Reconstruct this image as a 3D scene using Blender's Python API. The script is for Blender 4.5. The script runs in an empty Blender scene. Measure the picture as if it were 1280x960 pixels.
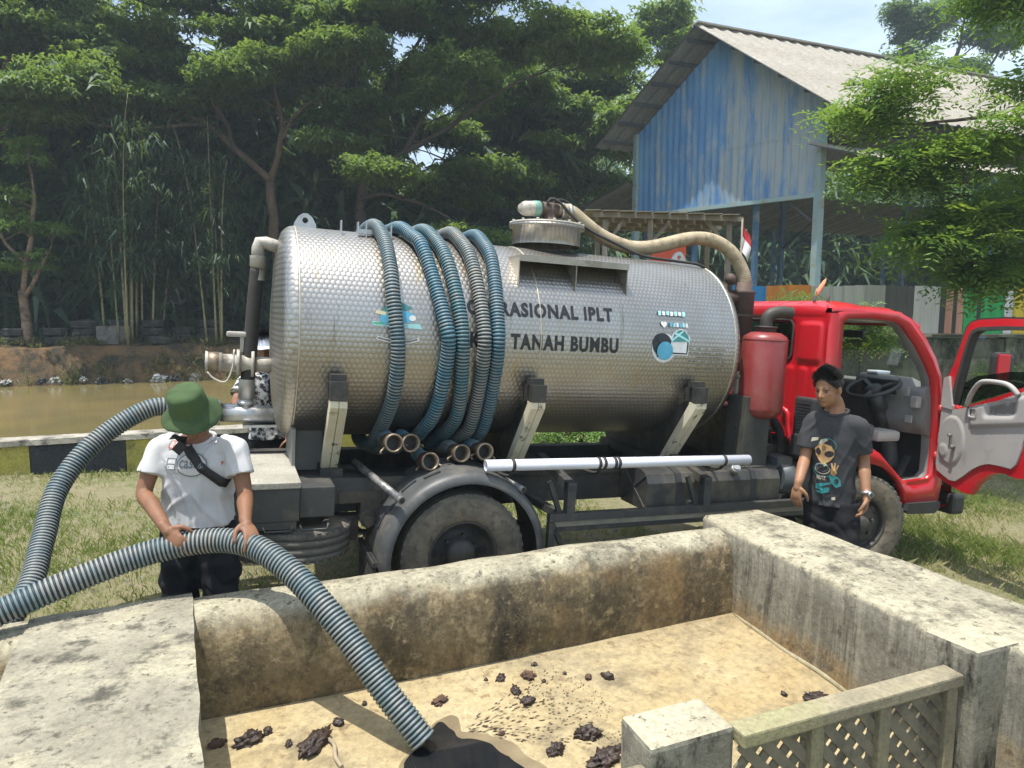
import bpy, bmesh, math, random
import numpy as np
from mathutils import Vector, Matrix, noise
from mathutils.bvhtree import BVHTree
R = math.radians
random.seed(7); rng = np.random.default_rng(11)
scene = bpy.context.scene
C = scene.collection
# ------------------------------------------------------------------ camera
CAM_H = 1.9721
cam_d = bpy.data.cameras.new('camera'); cam_o = bpy.data.objects.new('camera', cam_d); C.objects.link(cam_o)
cam_d.sensor_width = 36; cam_d.lens = 873.308 / 1280 * 36; cam_d.clip_end = 600; cam_d.clip_start = .02
cam_o.matrix_world = Matrix.Translation((0, 0, CAM_H)) @ Matrix.Rotation(R(90 - 6.297), 4, 'X') @ Matrix.Rotation(R(.1418), 4, 'Z')
scene.camera = cam_o
# ------------------------------------------------------------------ sky, sun, exposure
SUN = Vector((-.175, -.125, .975)).normalized()          # towards the sun
w = bpy.data.worlds.new('World'); scene.world = w; w.use_nodes = True
nt = w.node_tree; nt.nodes.clear()
sky = nt.nodes.new('ShaderNodeTexSky'); sky.sky_type = 'NISHITA'; sky.sun_disc = False
sky.sun_elevation = math.asin(SUN.z); sky.sun_rotation = math.atan2(SUN.x, SUN.y)
sky.air_density = 1.0; sky.dust_density = 2.6; sky.ozone_density = 1.2
bg = nt.nodes.new('ShaderNodeBackground'); bg.inputs[1].default_value = .15
# thin high cloud veil mixed into the sky colour
tc = nt.nodes.new('ShaderNodeTexCoord'); mp = nt.nodes.new('ShaderNodeMapping'); mp.inputs[3].default_value = (1.2, 1.2, 4.5)
nz = nt.nodes.new('ShaderNodeTexNoise'); nz.inputs['Scale'].default_value = 2.2; nz.inputs['Detail'].default_value = 6; nz.inputs['Roughness'].default_value = .55
cr = nt.nodes.new('ShaderNodeValToRGB'); cr.color_ramp.elements[0].position = .36; cr.color_ramp.elements[1].position = .68
cr.color_ramp.elements[0].color = (.12, .12, .12, 1); cr.color_ramp.elements[1].color = (.56, .56, .56, 1)
mx = nt.nodes.new('ShaderNodeMix'); mx.data_type = 'RGBA'; mx.inputs[7].default_value = (6.3, 7.4, 8.0, 1)
out = nt.nodes.new('ShaderNodeOutputWorld')
L = nt.links.new
L(tc.outputs['Generated'], mp.inputs[0]); L(mp.outputs[0], nz.inputs[0]); L(nz.outputs['Fac'], cr.inputs[0])
L(cr.outputs[0], mx.inputs[0]); L(sky.outputs[0], mx.inputs[6]); L(mx.outputs[2], bg.inputs[0]); L(bg.outputs[0], out.inputs[0])
sun_d = bpy.data.lights.new('sun', 'SUN'); sun_d.energy = 4.2; sun_d.angle = R(.53); sun_d.color = (1, .955, .88)
sun_o = bpy.data.objects.new('sun', sun_d); C.objects.link(sun_o)
sun_o.rotation_euler = SUN.to_track_quat('Z', 'Y').to_euler()
scene.view_settings.view_transform = 'Standard'; scene.view_settings.look = 'None'
scene.view_settings.exposure = .58; scene.view_settings.gamma = 1
scene.render.engine = 'CYCLES'; cy = scene.cycles
cy.use_denoising = True; cy.use_light_tree = False; cy.max_bounces = 5; cy.diffuse_bounces = 3; cy.glossy_bounces = 3; cy.transmission_bounces = 6
cy.transparent_max_bounces = 8; cy.sample_clamp_indirect = 6; cy.caustics_reflective = False; cy.caustics_refractive = False
# ------------------------------------------------------------------ frames
YAW, TILT = R(21.7845), R(3.1157); ORG = Vector((-.3163, 4.2342, 0))
U = Vector((math.cos(YAW) * math.cos(TILT), math.sin(YAW) * math.cos(TILT), -math.sin(TILT)))
V = Vector((-math.sin(YAW), math.cos(YAW), 0)); Wv = U.cross(V)
TM = Matrix(((U.x, V.x, Wv.x, ORG.x), (U.y, V.y, Wv.y, ORG.y), (U.z, V.z, Wv.z, ORG.z), (0, 0, 0, 1)))    # truck frame (along, across, up)
BU = Vector((math.cos(YAW), math.sin(YAW), 0))
BM = Matrix(((BU.x, V.x, 0, ORG.x), (BU.y, V.y, 0, ORG.y), (0, 0, 1, 0), (0, 0, 0, 1)))                    # yard frame, level
def yard(s, v, z=0): return BM @ Vector((s, v, z))
# ------------------------------------------------------------------ materials
MATS = {}
def new_mat(name):
    m = bpy.data.materials.new(name); m.use_nodes = True; n = m.node_tree; MATS[name] = m
    return m, n, n.nodes['Principled BSDF'], n.links.new
def _noise(n, l, vec, scale, detail=6, rough=.6):
    t = n.nodes.new('ShaderNodeTexNoise'); t.inputs['Scale'].default_value = scale; t.inputs['Detail'].default_value = detail
    t.inputs['Roughness'].default_value = rough
    if vec: l(vec, t.inputs[0])
    return t.outputs['Fac']
def _ramp(n, l, fac, p0, p1, c0=(0, 0, 0), c1=(1, 1, 1)):
    r = n.nodes.new('ShaderNodeValToRGB'); e = r.color_ramp.elements
    e[0].position = p0; e[1].position = p1; e[0].color = (*c0, 1); e[1].color = (*c1, 1); l(fac, r.inputs[0]); return r.outputs[0]
def _mix(n, l, f, a, b, mode='MIX'):
    m = n.nodes.new('ShaderNodeMix'); m.data_type = 'RGBA'; m.blend_type = mode
    for i, x in ((0, f), (6, a), (7, b)):
        if hasattr(x, 'is_linked'): l(x, m.inputs[i])
        elif i == 0: m.inputs[0].default_value = x
        else: m.inputs[i].default_value = (*x, 1)
    return m.outputs[2]
def _coord(n, kind='Object', scale=(1, 1, 1)):
    t = n.nodes.new('ShaderNodeTexCoord'); m = n.nodes.new('ShaderNodeMapping'); m.inputs[3].default_value = scale
    n.links.new(t.outputs[kind], m.inputs[0]); return m.outputs[0]
def _bump(n, l, h, strength, dist, bs):
    b = n.nodes.new('ShaderNodeBump'); b.inputs['Strength'].default_value = strength; b.inputs['Distance'].default_value = dist
    l(h, b.inputs['Height']); l(b.outputs[0], bs.inputs['Normal'])
def plain(name, c, c2=None, scale=8, rough=.6, metal=0, bump=0, bdist=.004, p=(.35, .65), stretch=(1, 1, 1), coat=0, rough2=None, spec=None, dirt=None, dscale=3, dp=(.5, .72)):
    m, n, b, l = new_mat(name)
    vec = _coord(n, 'Object', stretch)
    f = _noise(n, l, vec, scale)
    col = _mix(n, l, _ramp(n, l, f, *p), c, c2 or tuple(x * .72 for x in c))
    if dirt:
        col = _mix(n, l, _ramp(n, l, _noise(n, l, vec, dscale, 8, .68), *dp), col, dirt)
    l(col, b.inputs['Base Color'])
    b.inputs['Roughness'].default_value = rough; b.inputs['Metallic'].default_value = metal
    if spec is not None: b.inputs['Specular IOR Level'].default_value = spec
    if rough2: l(_ramp(n, l, _noise(n, l, vec, scale * 1.7), .3, .7, (rough,) * 3, (rough2,) * 3), b.inputs['Roughness'])
    if coat: b.inputs['Coat Weight'].default_value = coat; b.inputs['Coat Roughness'].default_value = .08
    if bump: _bump(n, l, _noise(n, l, vec, scale * 4, 8, .65), bump, bdist, b)
    return m
def concrete(name, light, mid, dark, scale=3, d=(.5, .62), mm=(.4, .6), stretch=(1, 1, 1), stain=None, sp=(.5, .7), specks=None, crack=None, rough=.9):
    m, n, b, l = new_mat(name); vec = _coord(n, 'Object', stretch); v1 = _coord(n)
    col = _mix(n, l, _ramp(n, l, _noise(n, l, v1, scale, 8, .62), *mm), light, mid)
    if stain: col = _mix(n, l, _ramp(n, l, _noise(n, l, v1, scale * .45, 7, .6), *sp), col, stain)
    if crack:
        vo = n.nodes.new('ShaderNodeTexVoronoi'); vo.feature = 'DISTANCE_TO_EDGE'; vo.inputs['Scale'].default_value = scale * 9
        wv = _mix(n, l, .12, v1, n.nodes.new('ShaderNodeTexNoise').outputs['Color'], 'MIX'); l(wv, vo.inputs[0])
        line = _ramp(n, l, vo.outputs['Distance'], .0, .09, (1, 1, 1), (0, 0, 0))
        msk = _mix(n, l, 1.0, line, _ramp(n, l, _noise(n, l, v1, scale * 1.3, 5), .45, .6), 'MULTIPLY')
    dk = _ramp(n, l, _noise(n, l, vec, scale * 1.4, 10, .72), *d)
    col = _mix(n, l, dk, col, dark)
    if crack: col = _mix(n, l, msk, col, crack)
    if specks: col = _mix(n, l, _ramp(n, l, _noise(n, l, v1, scale * 9, 6, .7), .56, .66), col, specks)
    col = _mix(n, l, .85, col, _ramp(n, l, _noise(n, l, v1, scale * 16, 8, .75), .30, .62, (.55, .55, .55), (1.15, 1.15, 1.15)), 'MULTIPLY')
    l(col, b.inputs['Base Color']); b.inputs['Roughness'].default_value = rough; b.inputs['Specular IOR Level'].default_value = .25
    _bump(n, l, _noise(n, l, v1, scale * 11, 10, .7), .75, .014, b)
    return m
def leaf_mat(name, dark, light, trans=.35, yellow=None):
    m, n, b, l = new_mat(name)
    a = n.nodes.new('ShaderNodeAttribute'); a.attribute_name = 'tint'
    col = _mix(n, l, a.outputs['Fac'], dark, light)
    if yellow: col = _mix(n, l, _ramp(n, l, a.outputs['Fac'], .9, .97), col, yellow)
    d = n.nodes.new('ShaderNodeBsdfDiffuse'); t = n.nodes.new('ShaderNodeBsdfTranslucent'); g = n.nodes.new('ShaderNodeBsdfGlossy')
    g.inputs['Roughness'].default_value = .5; g.inputs['Color'].default_value = (.9, .95, 1, 1)
    l(col, d.inputs[0]); l(_mix(n, l, .5, col, (.35, .5, .05)), t.inputs[0])
    m1 = n.nodes.new('ShaderNodeMixShader'); m1.inputs[0].default_value = trans; l(d.outputs[0], m1.inputs[1]); l(t.outputs[0], m1.inputs[2])
    m2 = n.nodes.new('ShaderNodeMixShader'); m2.inputs[0].default_value = .028; l(m1.outputs[0], m2.inputs[1]); l(g.outputs[0], m2.inputs[2])
    l(m2.outputs[0], n.nodes['Material Output'].inputs[0]); return m
# ------------------------------------------------------------------ mesh building
class MB:
    def __init__(self): self.v = []; self.f = []; self.mi = []; self.sm = []; self.m = 0; self.uv = None
    def add(self, vs, fs, smooth=False):
        o = len(self.v); self.v += [tuple(x) for x in vs]
        for f in fs: self.f.append(tuple(i + o for i in f)); self.mi.append(self.m); self.sm.append(smooth)
        return self
    def box(self, c, s, rot=None, bev=0):
        """centre, full size; rot = Matrix 3x3 or None; bevelled when bev > 0"""
        hx, hy, hz = (x / 2 for x in s); c = Vector(c); rot = rot or Matrix.Identity(3)
        if bev <= 0:
            vs = [c + rot @ Vector((x * hx, y * hy, z * hz)) for x in (-1, 1) for y in (-1, 1) for z in (-1, 1)]
            return self.add(vs, [(0, 1, 3, 2), (4, 6, 7, 5), (0, 4, 5, 1), (2, 3, 7, 6), (0, 2, 6, 4), (1, 5, 7, 3)])
        bm = bmesh.new(); bmesh.ops.create_cube(bm, size=1)
        for q in bm.verts: q.co = Vector((q.co.x * s[0], q.co.y * s[1], q.co.z * s[2]))
        bmesh.ops.bevel(bm, geom=bm.edges[:], offset=min(bev, min(s) * .45), segments=2, profile=.6, affect='EDGES')
        bm.verts.index_update()
        self.add([c + rot @ q.co for q in bm.verts], [[q.index for q in f.verts] for f in bm.faces], False); bm.free(); return self
    def bx(self, a, b, bev=0):
        """box from two opposite corners"""
        return self.box([(p + q) / 2 for p, q in zip(a, b)], [abs(q - p) for p, q in zip(a, b)], None, bev)
    def bar(self, p0, p1, w, h, up=(0, 0, 1), bev=0):
        p0 = Vector(p0); p1 = Vector(p1); x = (p1 - p0); ln = x.length; x.normalize(); up = Vector(up)
        y = up.cross(x)
        if y.length < 1e-4: y = Vector((0, 1, 0)).cross(x)
        y.normalize(); z = x.cross(y); rot = Matrix((x, y, z)).transposed()
        return self.box((p0 + p1) / 2, (ln, w, h), rot, bev)
    def rings(self, rings, close=True, caps=True, smooth=True):
        n = len(rings[0]); o = len(self.v)
        for r in rings: self.v += [tuple(x) for x in r]
        for i in range(len(rings) - 1):
            for j in range(n if close else n - 1):
                a = o + i * n + j; b = o + i * n + (j + 1) % n
                self.f.append((a, b, b + n, a + n)); self.mi.append(self.m); self.sm.append(smooth)
        if caps and close:
            self.f.append(tuple(o + j for j in range(n))[::-1]); self.mi.append(self.m); self.sm.append(False)
            k = o + (len(rings) - 1) * n
            self.f.append(tuple(k + j for j in range(n))); self.mi.append(self.m); self.sm.append(False)
        return self
    def cyl(self, p0, p1, r0, r1=None, n=16, caps=True):
        p0 = Vector(p0); p1 = Vector(p1); r1 = r0 if r1 is None else r1; ax = (p1 - p0).normalized()
        a = ax.orthogonal().normalized(); b = ax.cross(a)
        mk = lambda p, r: [p + (a * math.cos(t) + b * math.sin(t)) * r for t in (2 * math.pi * k / n for k in range(n))]
        return self.rings([mk(p0, r0), mk(p1, r1)], True, caps)
    def lathe(self, prof, p0, ax, n=24, caps=False, arc=None, a0=None):
        """prof: [(distance along axis, radius)]"""
        p0 = Vector(p0); ax = Vector(ax).normalized(); a = Vector(a0) if a0 else ax.orthogonal().normalized(); b = ax.cross(a)
        cl = arc is None; t0, t1 = arc or (0, 2 * math.pi)
        ts = [t0 + (t1 - t0) * k / (n if cl else n - 1) for k in range(n)]
        return self.rings([[p0 + ax * d + (a * math.cos(t) + b * math.sin(t)) * r for t in ts] for d, r in prof], cl, caps and cl)
    def tube(self, path, r, n=10, caps=True, rad=None, flat=None):
        P = [Vector(p) for p in path]; m = len(P)
        T = [(P[min(i + 1, m - 1)] - P[max(i - 1, 0)]).normalized() for i in range(m)]
        a = T[0].orthogonal().normalized(); rs = []
        for i in range(m):
            a = (a - T[i] * a.dot(T[i])); a = a.normalized() if a.length > 1e-6 else T[i].orthogonal().normalized()
            b = T[i].cross(a); q = rad[i] if rad is not None else r
            rs.append([P[i] + (a * math.cos(2 * math.pi * k / n) + b * math.sin(2 * math.pi * k / n)) * q for k in range(n)])
        return self.rings(rs, True, caps)
    def prism(self, poly, fn, d0, d1, smooth=False):
        """2-D outline extruded: fn(x, y, d) -> point"""
        n = len(poly); o = len(self.v)
        self.v += [tuple(fn(x, y, d0)) for x, y in poly] + [tuple(fn(x, y, d1)) for x, y in poly]
        fs = [tuple(range(n))[::-1], tuple(range(n, 2 * n))] + [(i, (i + 1) % n, n + (i + 1) % n, n + i) for i in range(n)]
        for f in fs: self.f.append(tuple(o + i for i in f)); self.mi.append(self.m); self.sm.append(smooth)
        return self
    def ball(self, c, r, n=12, m=8, sq=(1, 1, 1)):
        c = Vector(c); rs = []
        for i in range(m + 1):
            t = math.pi * i / m; rr = max(math.sin(t), .001)
            rs.append([c + Vector((math.cos(2 * math.pi * k / n) * rr * r * sq[0], math.sin(2 * math.pi * k / n) * rr * r * sq[1], math.cos(t) * r * sq[2])) for k in range(n)])
        return self.rings(rs[::-1], True, False)
    def grid(self, fn, us, vs, smooth=True):
        o = len(self.v); n = len(vs)
        for a in us: self.v += [tuple(fn(a, b)) for b in vs]
        for i in range(len(us) - 1):
            for j in range(n - 1):
                k = o + i * n + j; self.f.append((k, k + n, k + n + 1, k + 1)); self.mi.append(self.m); self.sm.append(smooth)
        return self
    def mesh(self, name, mats):
        me = bpy.data.meshes.new(name); me.from_pydata(self.v, [], self.f)
        for m in (mats if isinstance(mats, (list, tuple)) else [mats]): me.materials.append(m)
        me.polygons.foreach_set('material_index', self.mi); me.polygons.foreach_set('use_smooth', self.sm); me.update(); return me
    def build(self, name, mats, parent=None, mw=None):
        o = bpy.data.objects.new(name, self.mesh(name, mats)); C.objects.link(o)
        if mw is not None: o.matrix_world = mw
        if parent: o.parent = parent
        return o
def tag(o, label=None, cat=None, group=None, kind=None):
    if cat and not kind: kind = 'thing'
    for k, x in (('label', label), ('category', cat), ('group', group), ('kind', kind)):
        if x: o[k] = x
    return o
def empty(name, mw, label=None, cat=None, group=None, kind=None):
    o = bpy.data.objects.new(name, None); C.objects.link(o); o.matrix_world = mw; o.empty_display_size = .1
    return tag(o, label, cat, group, kind)
def link_copy(o, parent=None, mw=None):
    c = o.copy(); C.objects.link(c); c.parent = parent
    if mw is not None: c.matrix_world = mw
    return c
def np_mesh(name, co, faces, mats, parent=None, tint=None, k=4, smooth=False):
    """fast mesh of equal-sided faces from numpy arrays"""
    me = bpy.data.meshes.new(name); nv = len(co); nf = len(faces)
    me.vertices.add(nv); me.vertices.foreach_set('co', np.ascontiguousarray(co, np.float32).ravel())
    me.loops.add(nf * k); me.loops.foreach_set('vertex_index', np.ascontiguousarray(faces, np.int32).ravel())
    me.polygons.add(nf); me.polygons.foreach_set('loop_start', np.arange(0, nf * k, k, dtype=np.int32))
    if smooth: me.polygons.foreach_set('use_smooth', np.ones(nf, bool))
    for m in (mats if isinstance(mats, (list, tuple)) else [mats]): me.materials.append(m)
    if tint is not None:
        at = me.attributes.new('tint', 'FLOAT', 'POINT'); at.data.foreach_set('value', np.ascontiguousarray(tint, np.float32))
    me.update(calc_edges=True); o = bpy.data.objects.new(name, me); C.objects.link(o)
    if parent: o.parent = parent
    return o
def spline(pts, n=8):
    """Catmull-Rom through the points"""
    P = [Vector(p) for p in pts]; P = [P[0] * 2 - P[1]] + P + [P[-1] * 2 - P[-2]]; out = []
    for i in range(1, len(P) - 2):
        a, b, c, d = P[i - 1:i + 3]
        for k in range(n):
            t = k / n; out.append(.5 * ((2 * b) + (c - a) * t + (2 * a - 5 * b + 4 * c - d) * t * t + (3 * b - a - 3 * c + d) * t ** 3))
    out.append(P[-2]); return out
def resample(path, step):
    d = [0]
    for i in range(1, len(path)): d.append(d[-1] + (path[i] - path[i - 1]).length)
    n = max(2, int(d[-1] / step)); out = []; j = 0
    for k in range(n + 1):
        t = d[-1] * k / n
        while j < len(path) - 2 and d[j + 1] < t: j += 1
        q = (t - d[j]) / max(d[j + 1] - d[j], 1e-9); out.append(path[j].lerp(path[j + 1], q))
    return out
# ================================================================== the setting: ground, pond, basin
KV, PS1, BV = 4.72, 2.0, 18.2        # kerb line, right end of the pond, far bank (yard frame)
WATER_Z = -.2
def gz(s, v):
    z = -math.tan(TILT) * max(-4, min(s, 8))
    if v < -.3: z *= max(0, 1 - (-.3 - v) / 4) if v > -4.3 else 0
    return z
def terrain(s, v):
    base = gz(s, v) * max(0, min(1, (16 - v) / 8))
    n = noise.noise(Vector((s * .7, v * .7, 3))) * .035 + noise.noise(Vector((s * 3, v * 3, 9))) * .012
    if -2.6 < s < 2.05 and -4.2 < v < -.5: return -.25
    if s < PS1 and v > KV + .1:                       # pond bed and the far bank
        e = noise.noise(Vector((s * .5, 0, 5))) * .25
        if v < BV + e: return -.9
        t = min(1, (v - BV - e) / (.9 + .3 * noise.noise(Vector((s * .9, 2, 5)))))
        return -.9 + (1.72 + .1 * noise.noise(Vector((s * .8, 7, 1)))) * t ** .7 + n * 3 + max(0, v - BV - 2) * .01
    if v > KV + .1: base += min(.8, max(0, v - 9) * .09)
    return base + n
def axis(lo, hi, near0, near1, fine, grow=1.13):
    a = list(np.arange(near0, near1, fine)); x, d = near1, fine
    while x < hi: a.append(x); d *= grow; x += d
    x, d = near0 - fine, fine
    while x > lo: a.insert(0, x); d *= grow; x -= d
    return a
m, n, b, l = new_mat('ground_soil'); vec = _coord(n)
g = _mix(n, l, _ramp(n, l, _noise(n, l, vec, 1.1, 6), .42, .6), (.20, .18, .095), (.115, .14, .045))
g = _mix(n, l, _ramp(n, l, _noise(n, l, vec, 9, 8, .7), .4, .62), g, (.225, .195, .115))
g = _mix(n, l, _ramp(n, l, _noise(n, l, vec, 30, 6, .7), .55, .68), g, (.07, .055, .04))
l(g, b.inputs['Base Color']); b.inputs['Roughness'].default_value = .95; _bump(n, l, _noise(n, l, vec, 22, 8, .75), .7, .03, b)
gb = MB(); ss = axis(-70, 90, -6, 8, .16); vs = axis(-30, 110, -1, 7, .16)
k = [i for i, x in enumerate(vs) if x < BV][-1]; vs = vs[:k + 1] + list(np.arange(BV - .3, BV + 2.2, .12)) + [x for x in vs[k + 1:] if x > BV + 2.2]
vs = sorted(vs + [KV + .099, KV + .101]); ss = sorted(ss + [PS1 - .001, PS1 + .001])
gb.grid(lambda s, v: yard(s, v, terrain(s, v)), ss, vs)
gb.f = [f[::-1] for f in gb.f] if False else gb.f
# the bank above the pond is bare orange earth: second slot
earth = concrete('bank_earth', (.17, .10, .05), (.10, .075, .04), (.035, .034, .024), 1.3, (.46, .60), (.38, .62), stain=(.25, .125, .05), sp=(.55, .70), specks=(.07, .06, .035), rough=1)
bmi = []
for f in gb.f:
    c = sum((Vector(gb.v[i]) for i in f), Vector()) / 4 - ORG; s_, v_ = c.dot(BU), c.dot(V)
    bmi.append(1 if s_ < PS1 and v_ > KV + .1 else 0)
gb.mi = bmi
tag(gb.build('ground', [MATS['ground_soil'], earth]), kind='structure')
# ---- water
m, n, b, l = new_mat('pond_water'); vec = _coord(n, 'Object', (1, 1, 1))
l(_mix(n, l, _ramp(n, l, _noise(n, l, vec, .6), .4, .6), (.185, .15, .06), (.15, .125, .055)), b.inputs['Base Color'])
b.inputs['Roughness'].default_value = .07; b.inputs['IOR'].default_value = 1.33; b.inputs['Specular IOR Level'].default_value = .55
_bump(n, l, _noise(n, l, _coord(n, 'Object', (2.2, 6, 1)), 2.5, 3, .5), .07, .03, b)
wb = MB(); wb.add([(-70, KV + .05, WATER_Z), (PS1 + .02, KV + .05, WATER_Z), (PS1 + .02, BV + 1.5, WATER_Z), (-70, BV + 1.5, WATER_Z)], [(0, 1, 2, 3)])
tag(wb.build('pond_water', m, None, BM), kind='structure')
# ---- painted kerb wall along the pond
kr = empty('kerb_wall', BM @ Matrix.Translation((0, KV, 0)), 'low concrete pond kerb painted in yellow and black blocks with pale top', 'kerb wall')
pal = [concrete('kerb_yellow', (.50, .44, .10), (.38, .35, .10), (.14, .14, .06), 3, (.52, .68)), concrete('kerb_black', (.035, .04, .05), (.05, .052, .055), (.10, .10, .08), 3, (.56, .74))]
x = -15.025; i = 0
while x < .2:
    wd = .9
    zb = gz(x + .5, KV) - .25
    MB().bx((x + .003, -.11, zb), (x + wd - .003, .11, .50)).build('painted_block', pal[i % 2], kr); x += wd; i += 1
kc = MB(); xs = np.arange(-15.025, x, .25)
kc.rings([[(s, -.135 + .006 * noise.noise(Vector((s * 2, 1, 0))), .502), (s, .135, .502), (s, .13, .562), (s, -.128 + .012 * noise.noise(Vector((s * 3, 5, 0))), .56 + .01 * noise.noise(Vector((s * 2, 3, 0))))] for s in xs], True, True, False)
kc.build('coping', concrete('kerb_top', (.42, .39, .33), (.3, .28, .23), (.09, .085, .07), 4), kr)
# ---- concrete basin (sludge drying bed)
ZT, ZF = .585, .085
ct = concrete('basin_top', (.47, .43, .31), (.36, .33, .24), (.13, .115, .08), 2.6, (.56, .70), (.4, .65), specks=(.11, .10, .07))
def capped(name, kind):
    """wall render: pale lichen cap above, damp mouldy face below, one material split at a ragged height line"""
    m, n, b, l = new_mat(name); v1 = _coord(n); sep = n.nodes.new('ShaderNodeSeparateXYZ'); l(v1, sep.inputs[0])
    N_ = lambda sc, d=8, r=.62, vec=v1: _noise(n, l, vec, sc, d, r)
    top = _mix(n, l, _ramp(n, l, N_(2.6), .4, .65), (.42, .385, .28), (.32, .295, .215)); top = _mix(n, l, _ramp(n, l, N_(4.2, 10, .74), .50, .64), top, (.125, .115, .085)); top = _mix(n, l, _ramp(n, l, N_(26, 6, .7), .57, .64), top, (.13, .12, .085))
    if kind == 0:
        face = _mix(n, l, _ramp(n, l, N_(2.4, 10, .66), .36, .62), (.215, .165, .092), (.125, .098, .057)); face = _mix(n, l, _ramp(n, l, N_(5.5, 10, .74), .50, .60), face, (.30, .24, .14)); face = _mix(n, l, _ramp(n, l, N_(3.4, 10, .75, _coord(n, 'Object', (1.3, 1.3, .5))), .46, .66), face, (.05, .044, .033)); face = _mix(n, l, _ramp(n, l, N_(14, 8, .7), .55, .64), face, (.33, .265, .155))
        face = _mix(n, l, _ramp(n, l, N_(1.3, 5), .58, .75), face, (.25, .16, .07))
        cv_ = n.nodes.new('ShaderNodeTexVoronoi'); cv_.feature = 'DISTANCE_TO_EDGE'; cv_.inputs['Scale'].default_value = 36; dv_ = n.nodes.new('ShaderNodeVectorMath'); dv_.operation = 'MULTIPLY_ADD'; nv_ = n.nodes.new('ShaderNodeTexNoise'); nv_.inputs['Scale'].default_value = 9; l(v1, nv_.inputs[0]); l(nv_.outputs['Color'], dv_.inputs[0]); dv_.inputs[1].default_value = (.12, .12, .12); l(v1, dv_.inputs[2]); l(dv_.outputs[0], cv_.inputs[0])
        face = _mix(n, l, _mix(n, l, 1.0, _ramp(n, l, cv_.outputs['Distance'], .015, .06, (1, 1, 1), (0, 0, 0)), _ramp(n, l, N_(3.1, 5), .54, .68), 'MULTIPLY'), face, (.30, .245, .15))
    else:
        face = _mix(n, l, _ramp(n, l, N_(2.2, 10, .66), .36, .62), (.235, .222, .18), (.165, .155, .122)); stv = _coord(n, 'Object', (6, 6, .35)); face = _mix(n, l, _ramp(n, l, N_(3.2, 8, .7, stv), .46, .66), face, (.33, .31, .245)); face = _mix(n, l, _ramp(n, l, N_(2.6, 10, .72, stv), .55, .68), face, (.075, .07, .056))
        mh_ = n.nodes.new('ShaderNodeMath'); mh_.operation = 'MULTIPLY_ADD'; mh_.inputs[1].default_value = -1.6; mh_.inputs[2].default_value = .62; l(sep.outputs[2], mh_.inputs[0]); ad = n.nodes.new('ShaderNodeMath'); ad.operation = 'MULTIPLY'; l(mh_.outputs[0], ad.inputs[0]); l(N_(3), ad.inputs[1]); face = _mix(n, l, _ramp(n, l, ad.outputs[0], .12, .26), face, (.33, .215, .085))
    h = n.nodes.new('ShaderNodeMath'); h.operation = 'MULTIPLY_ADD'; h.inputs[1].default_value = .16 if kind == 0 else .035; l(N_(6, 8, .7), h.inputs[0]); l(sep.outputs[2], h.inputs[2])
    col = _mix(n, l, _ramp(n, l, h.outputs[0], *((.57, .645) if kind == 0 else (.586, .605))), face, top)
    col = _mix(n, l, .9, col, _ramp(n, l, N_(34, 9, .78), .30, .62, (.50, .50, .50), (1.18, 1.18, 1.18)), 'MULTIPLY')
    col = _mix(n, l, _ramp(n, l, N_(9, 10, .78), .54, .63), col, _mix(n, l, .62, col, (.045, .042, .033))); l(col, b.inputs['Base Color']); b.inputs['Roughness'].default_value = .92; b.inputs['Specular IOR Level'].default_value = .25
    _bump(n, l, N_(28, 10, .72), .6, .012, b); return m
cf = concrete('basin_floor', (.43, .355, .21), (.38, .29, .145), (.17, .14, .09), 1.7, (.52, .70), (.38, .64), stain=(.33, .275, .17), sp=(.50, .66), specks=(.24, .18, .10))
cs = concrete('slab_concrete', (.38, .35, .265), (.27, .25, .19), (.095, .09, .07), 2.9, (.52, .62), (.40, .58), stain=(.44, .40, .28), sp=(.48, .56), specks=(.12, .11, .085))
bas = empty('concrete_basin', BM @ Matrix.Translation((0, -1.3, 0)), 'weathered concrete drying basin with mould stained walls and sandy floor', 'basin')
OFF = Matrix.Translation((0, 1.3, 0))
def bpart(mb, name, mat):
    o = mb.build(name, mat, bas); o.matrix_local = OFF; return o
def jit(p, a=.006, k=3.0):
    return (p[0] + a * noise.noise(Vector((p[0] * k, p[1] * k, 1 + p[2] * k))), p[1] + a * noise.noise(Vector((p[0] * k, p[1] * k, 7 + p[2] * k))), p[2] + a * noise.noise(Vector((p[0] * k, p[1] * k, 15 + p[2] * k))))
# far wall: rounded top, lower towards the left corner, profile swept along the wall
prof = [(-.40, -.35), (-.412, .2), (-.42, .46), (-.44, .535), (-.47, .572), (-.53, .585), (-.60, .572), (-.655, .535), (-.685, .47), (-.70, .36), (-.705, .2), (-.708, ZF - .02)]
fw = MB(); xs = np.arange(-3.2, 1.64, .05)
def sag(s): return -.012 * math.exp(-((s - 1.45) / .18) ** 2) + .006 * noise.noise(Vector((s * 1.7, 0, 0)))
rs = []
for s in xs:
    pb = max(0, min(1, (s + .2) / 1.6)); rs.append([jit((s, y - (.0 if y > -.5 else .12 * (1 - pb) * (1 if z > .3 else z / .3 * .3 + .7) * (.55 if z > .1 else .3)), z + (sag(s) if z > .3 else 0)), .012) for y, z in prof])
fw.rings(rs, False, False)
fo = bpart(fw, 'far_wall', capped('far_wall_concrete', 0))
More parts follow.
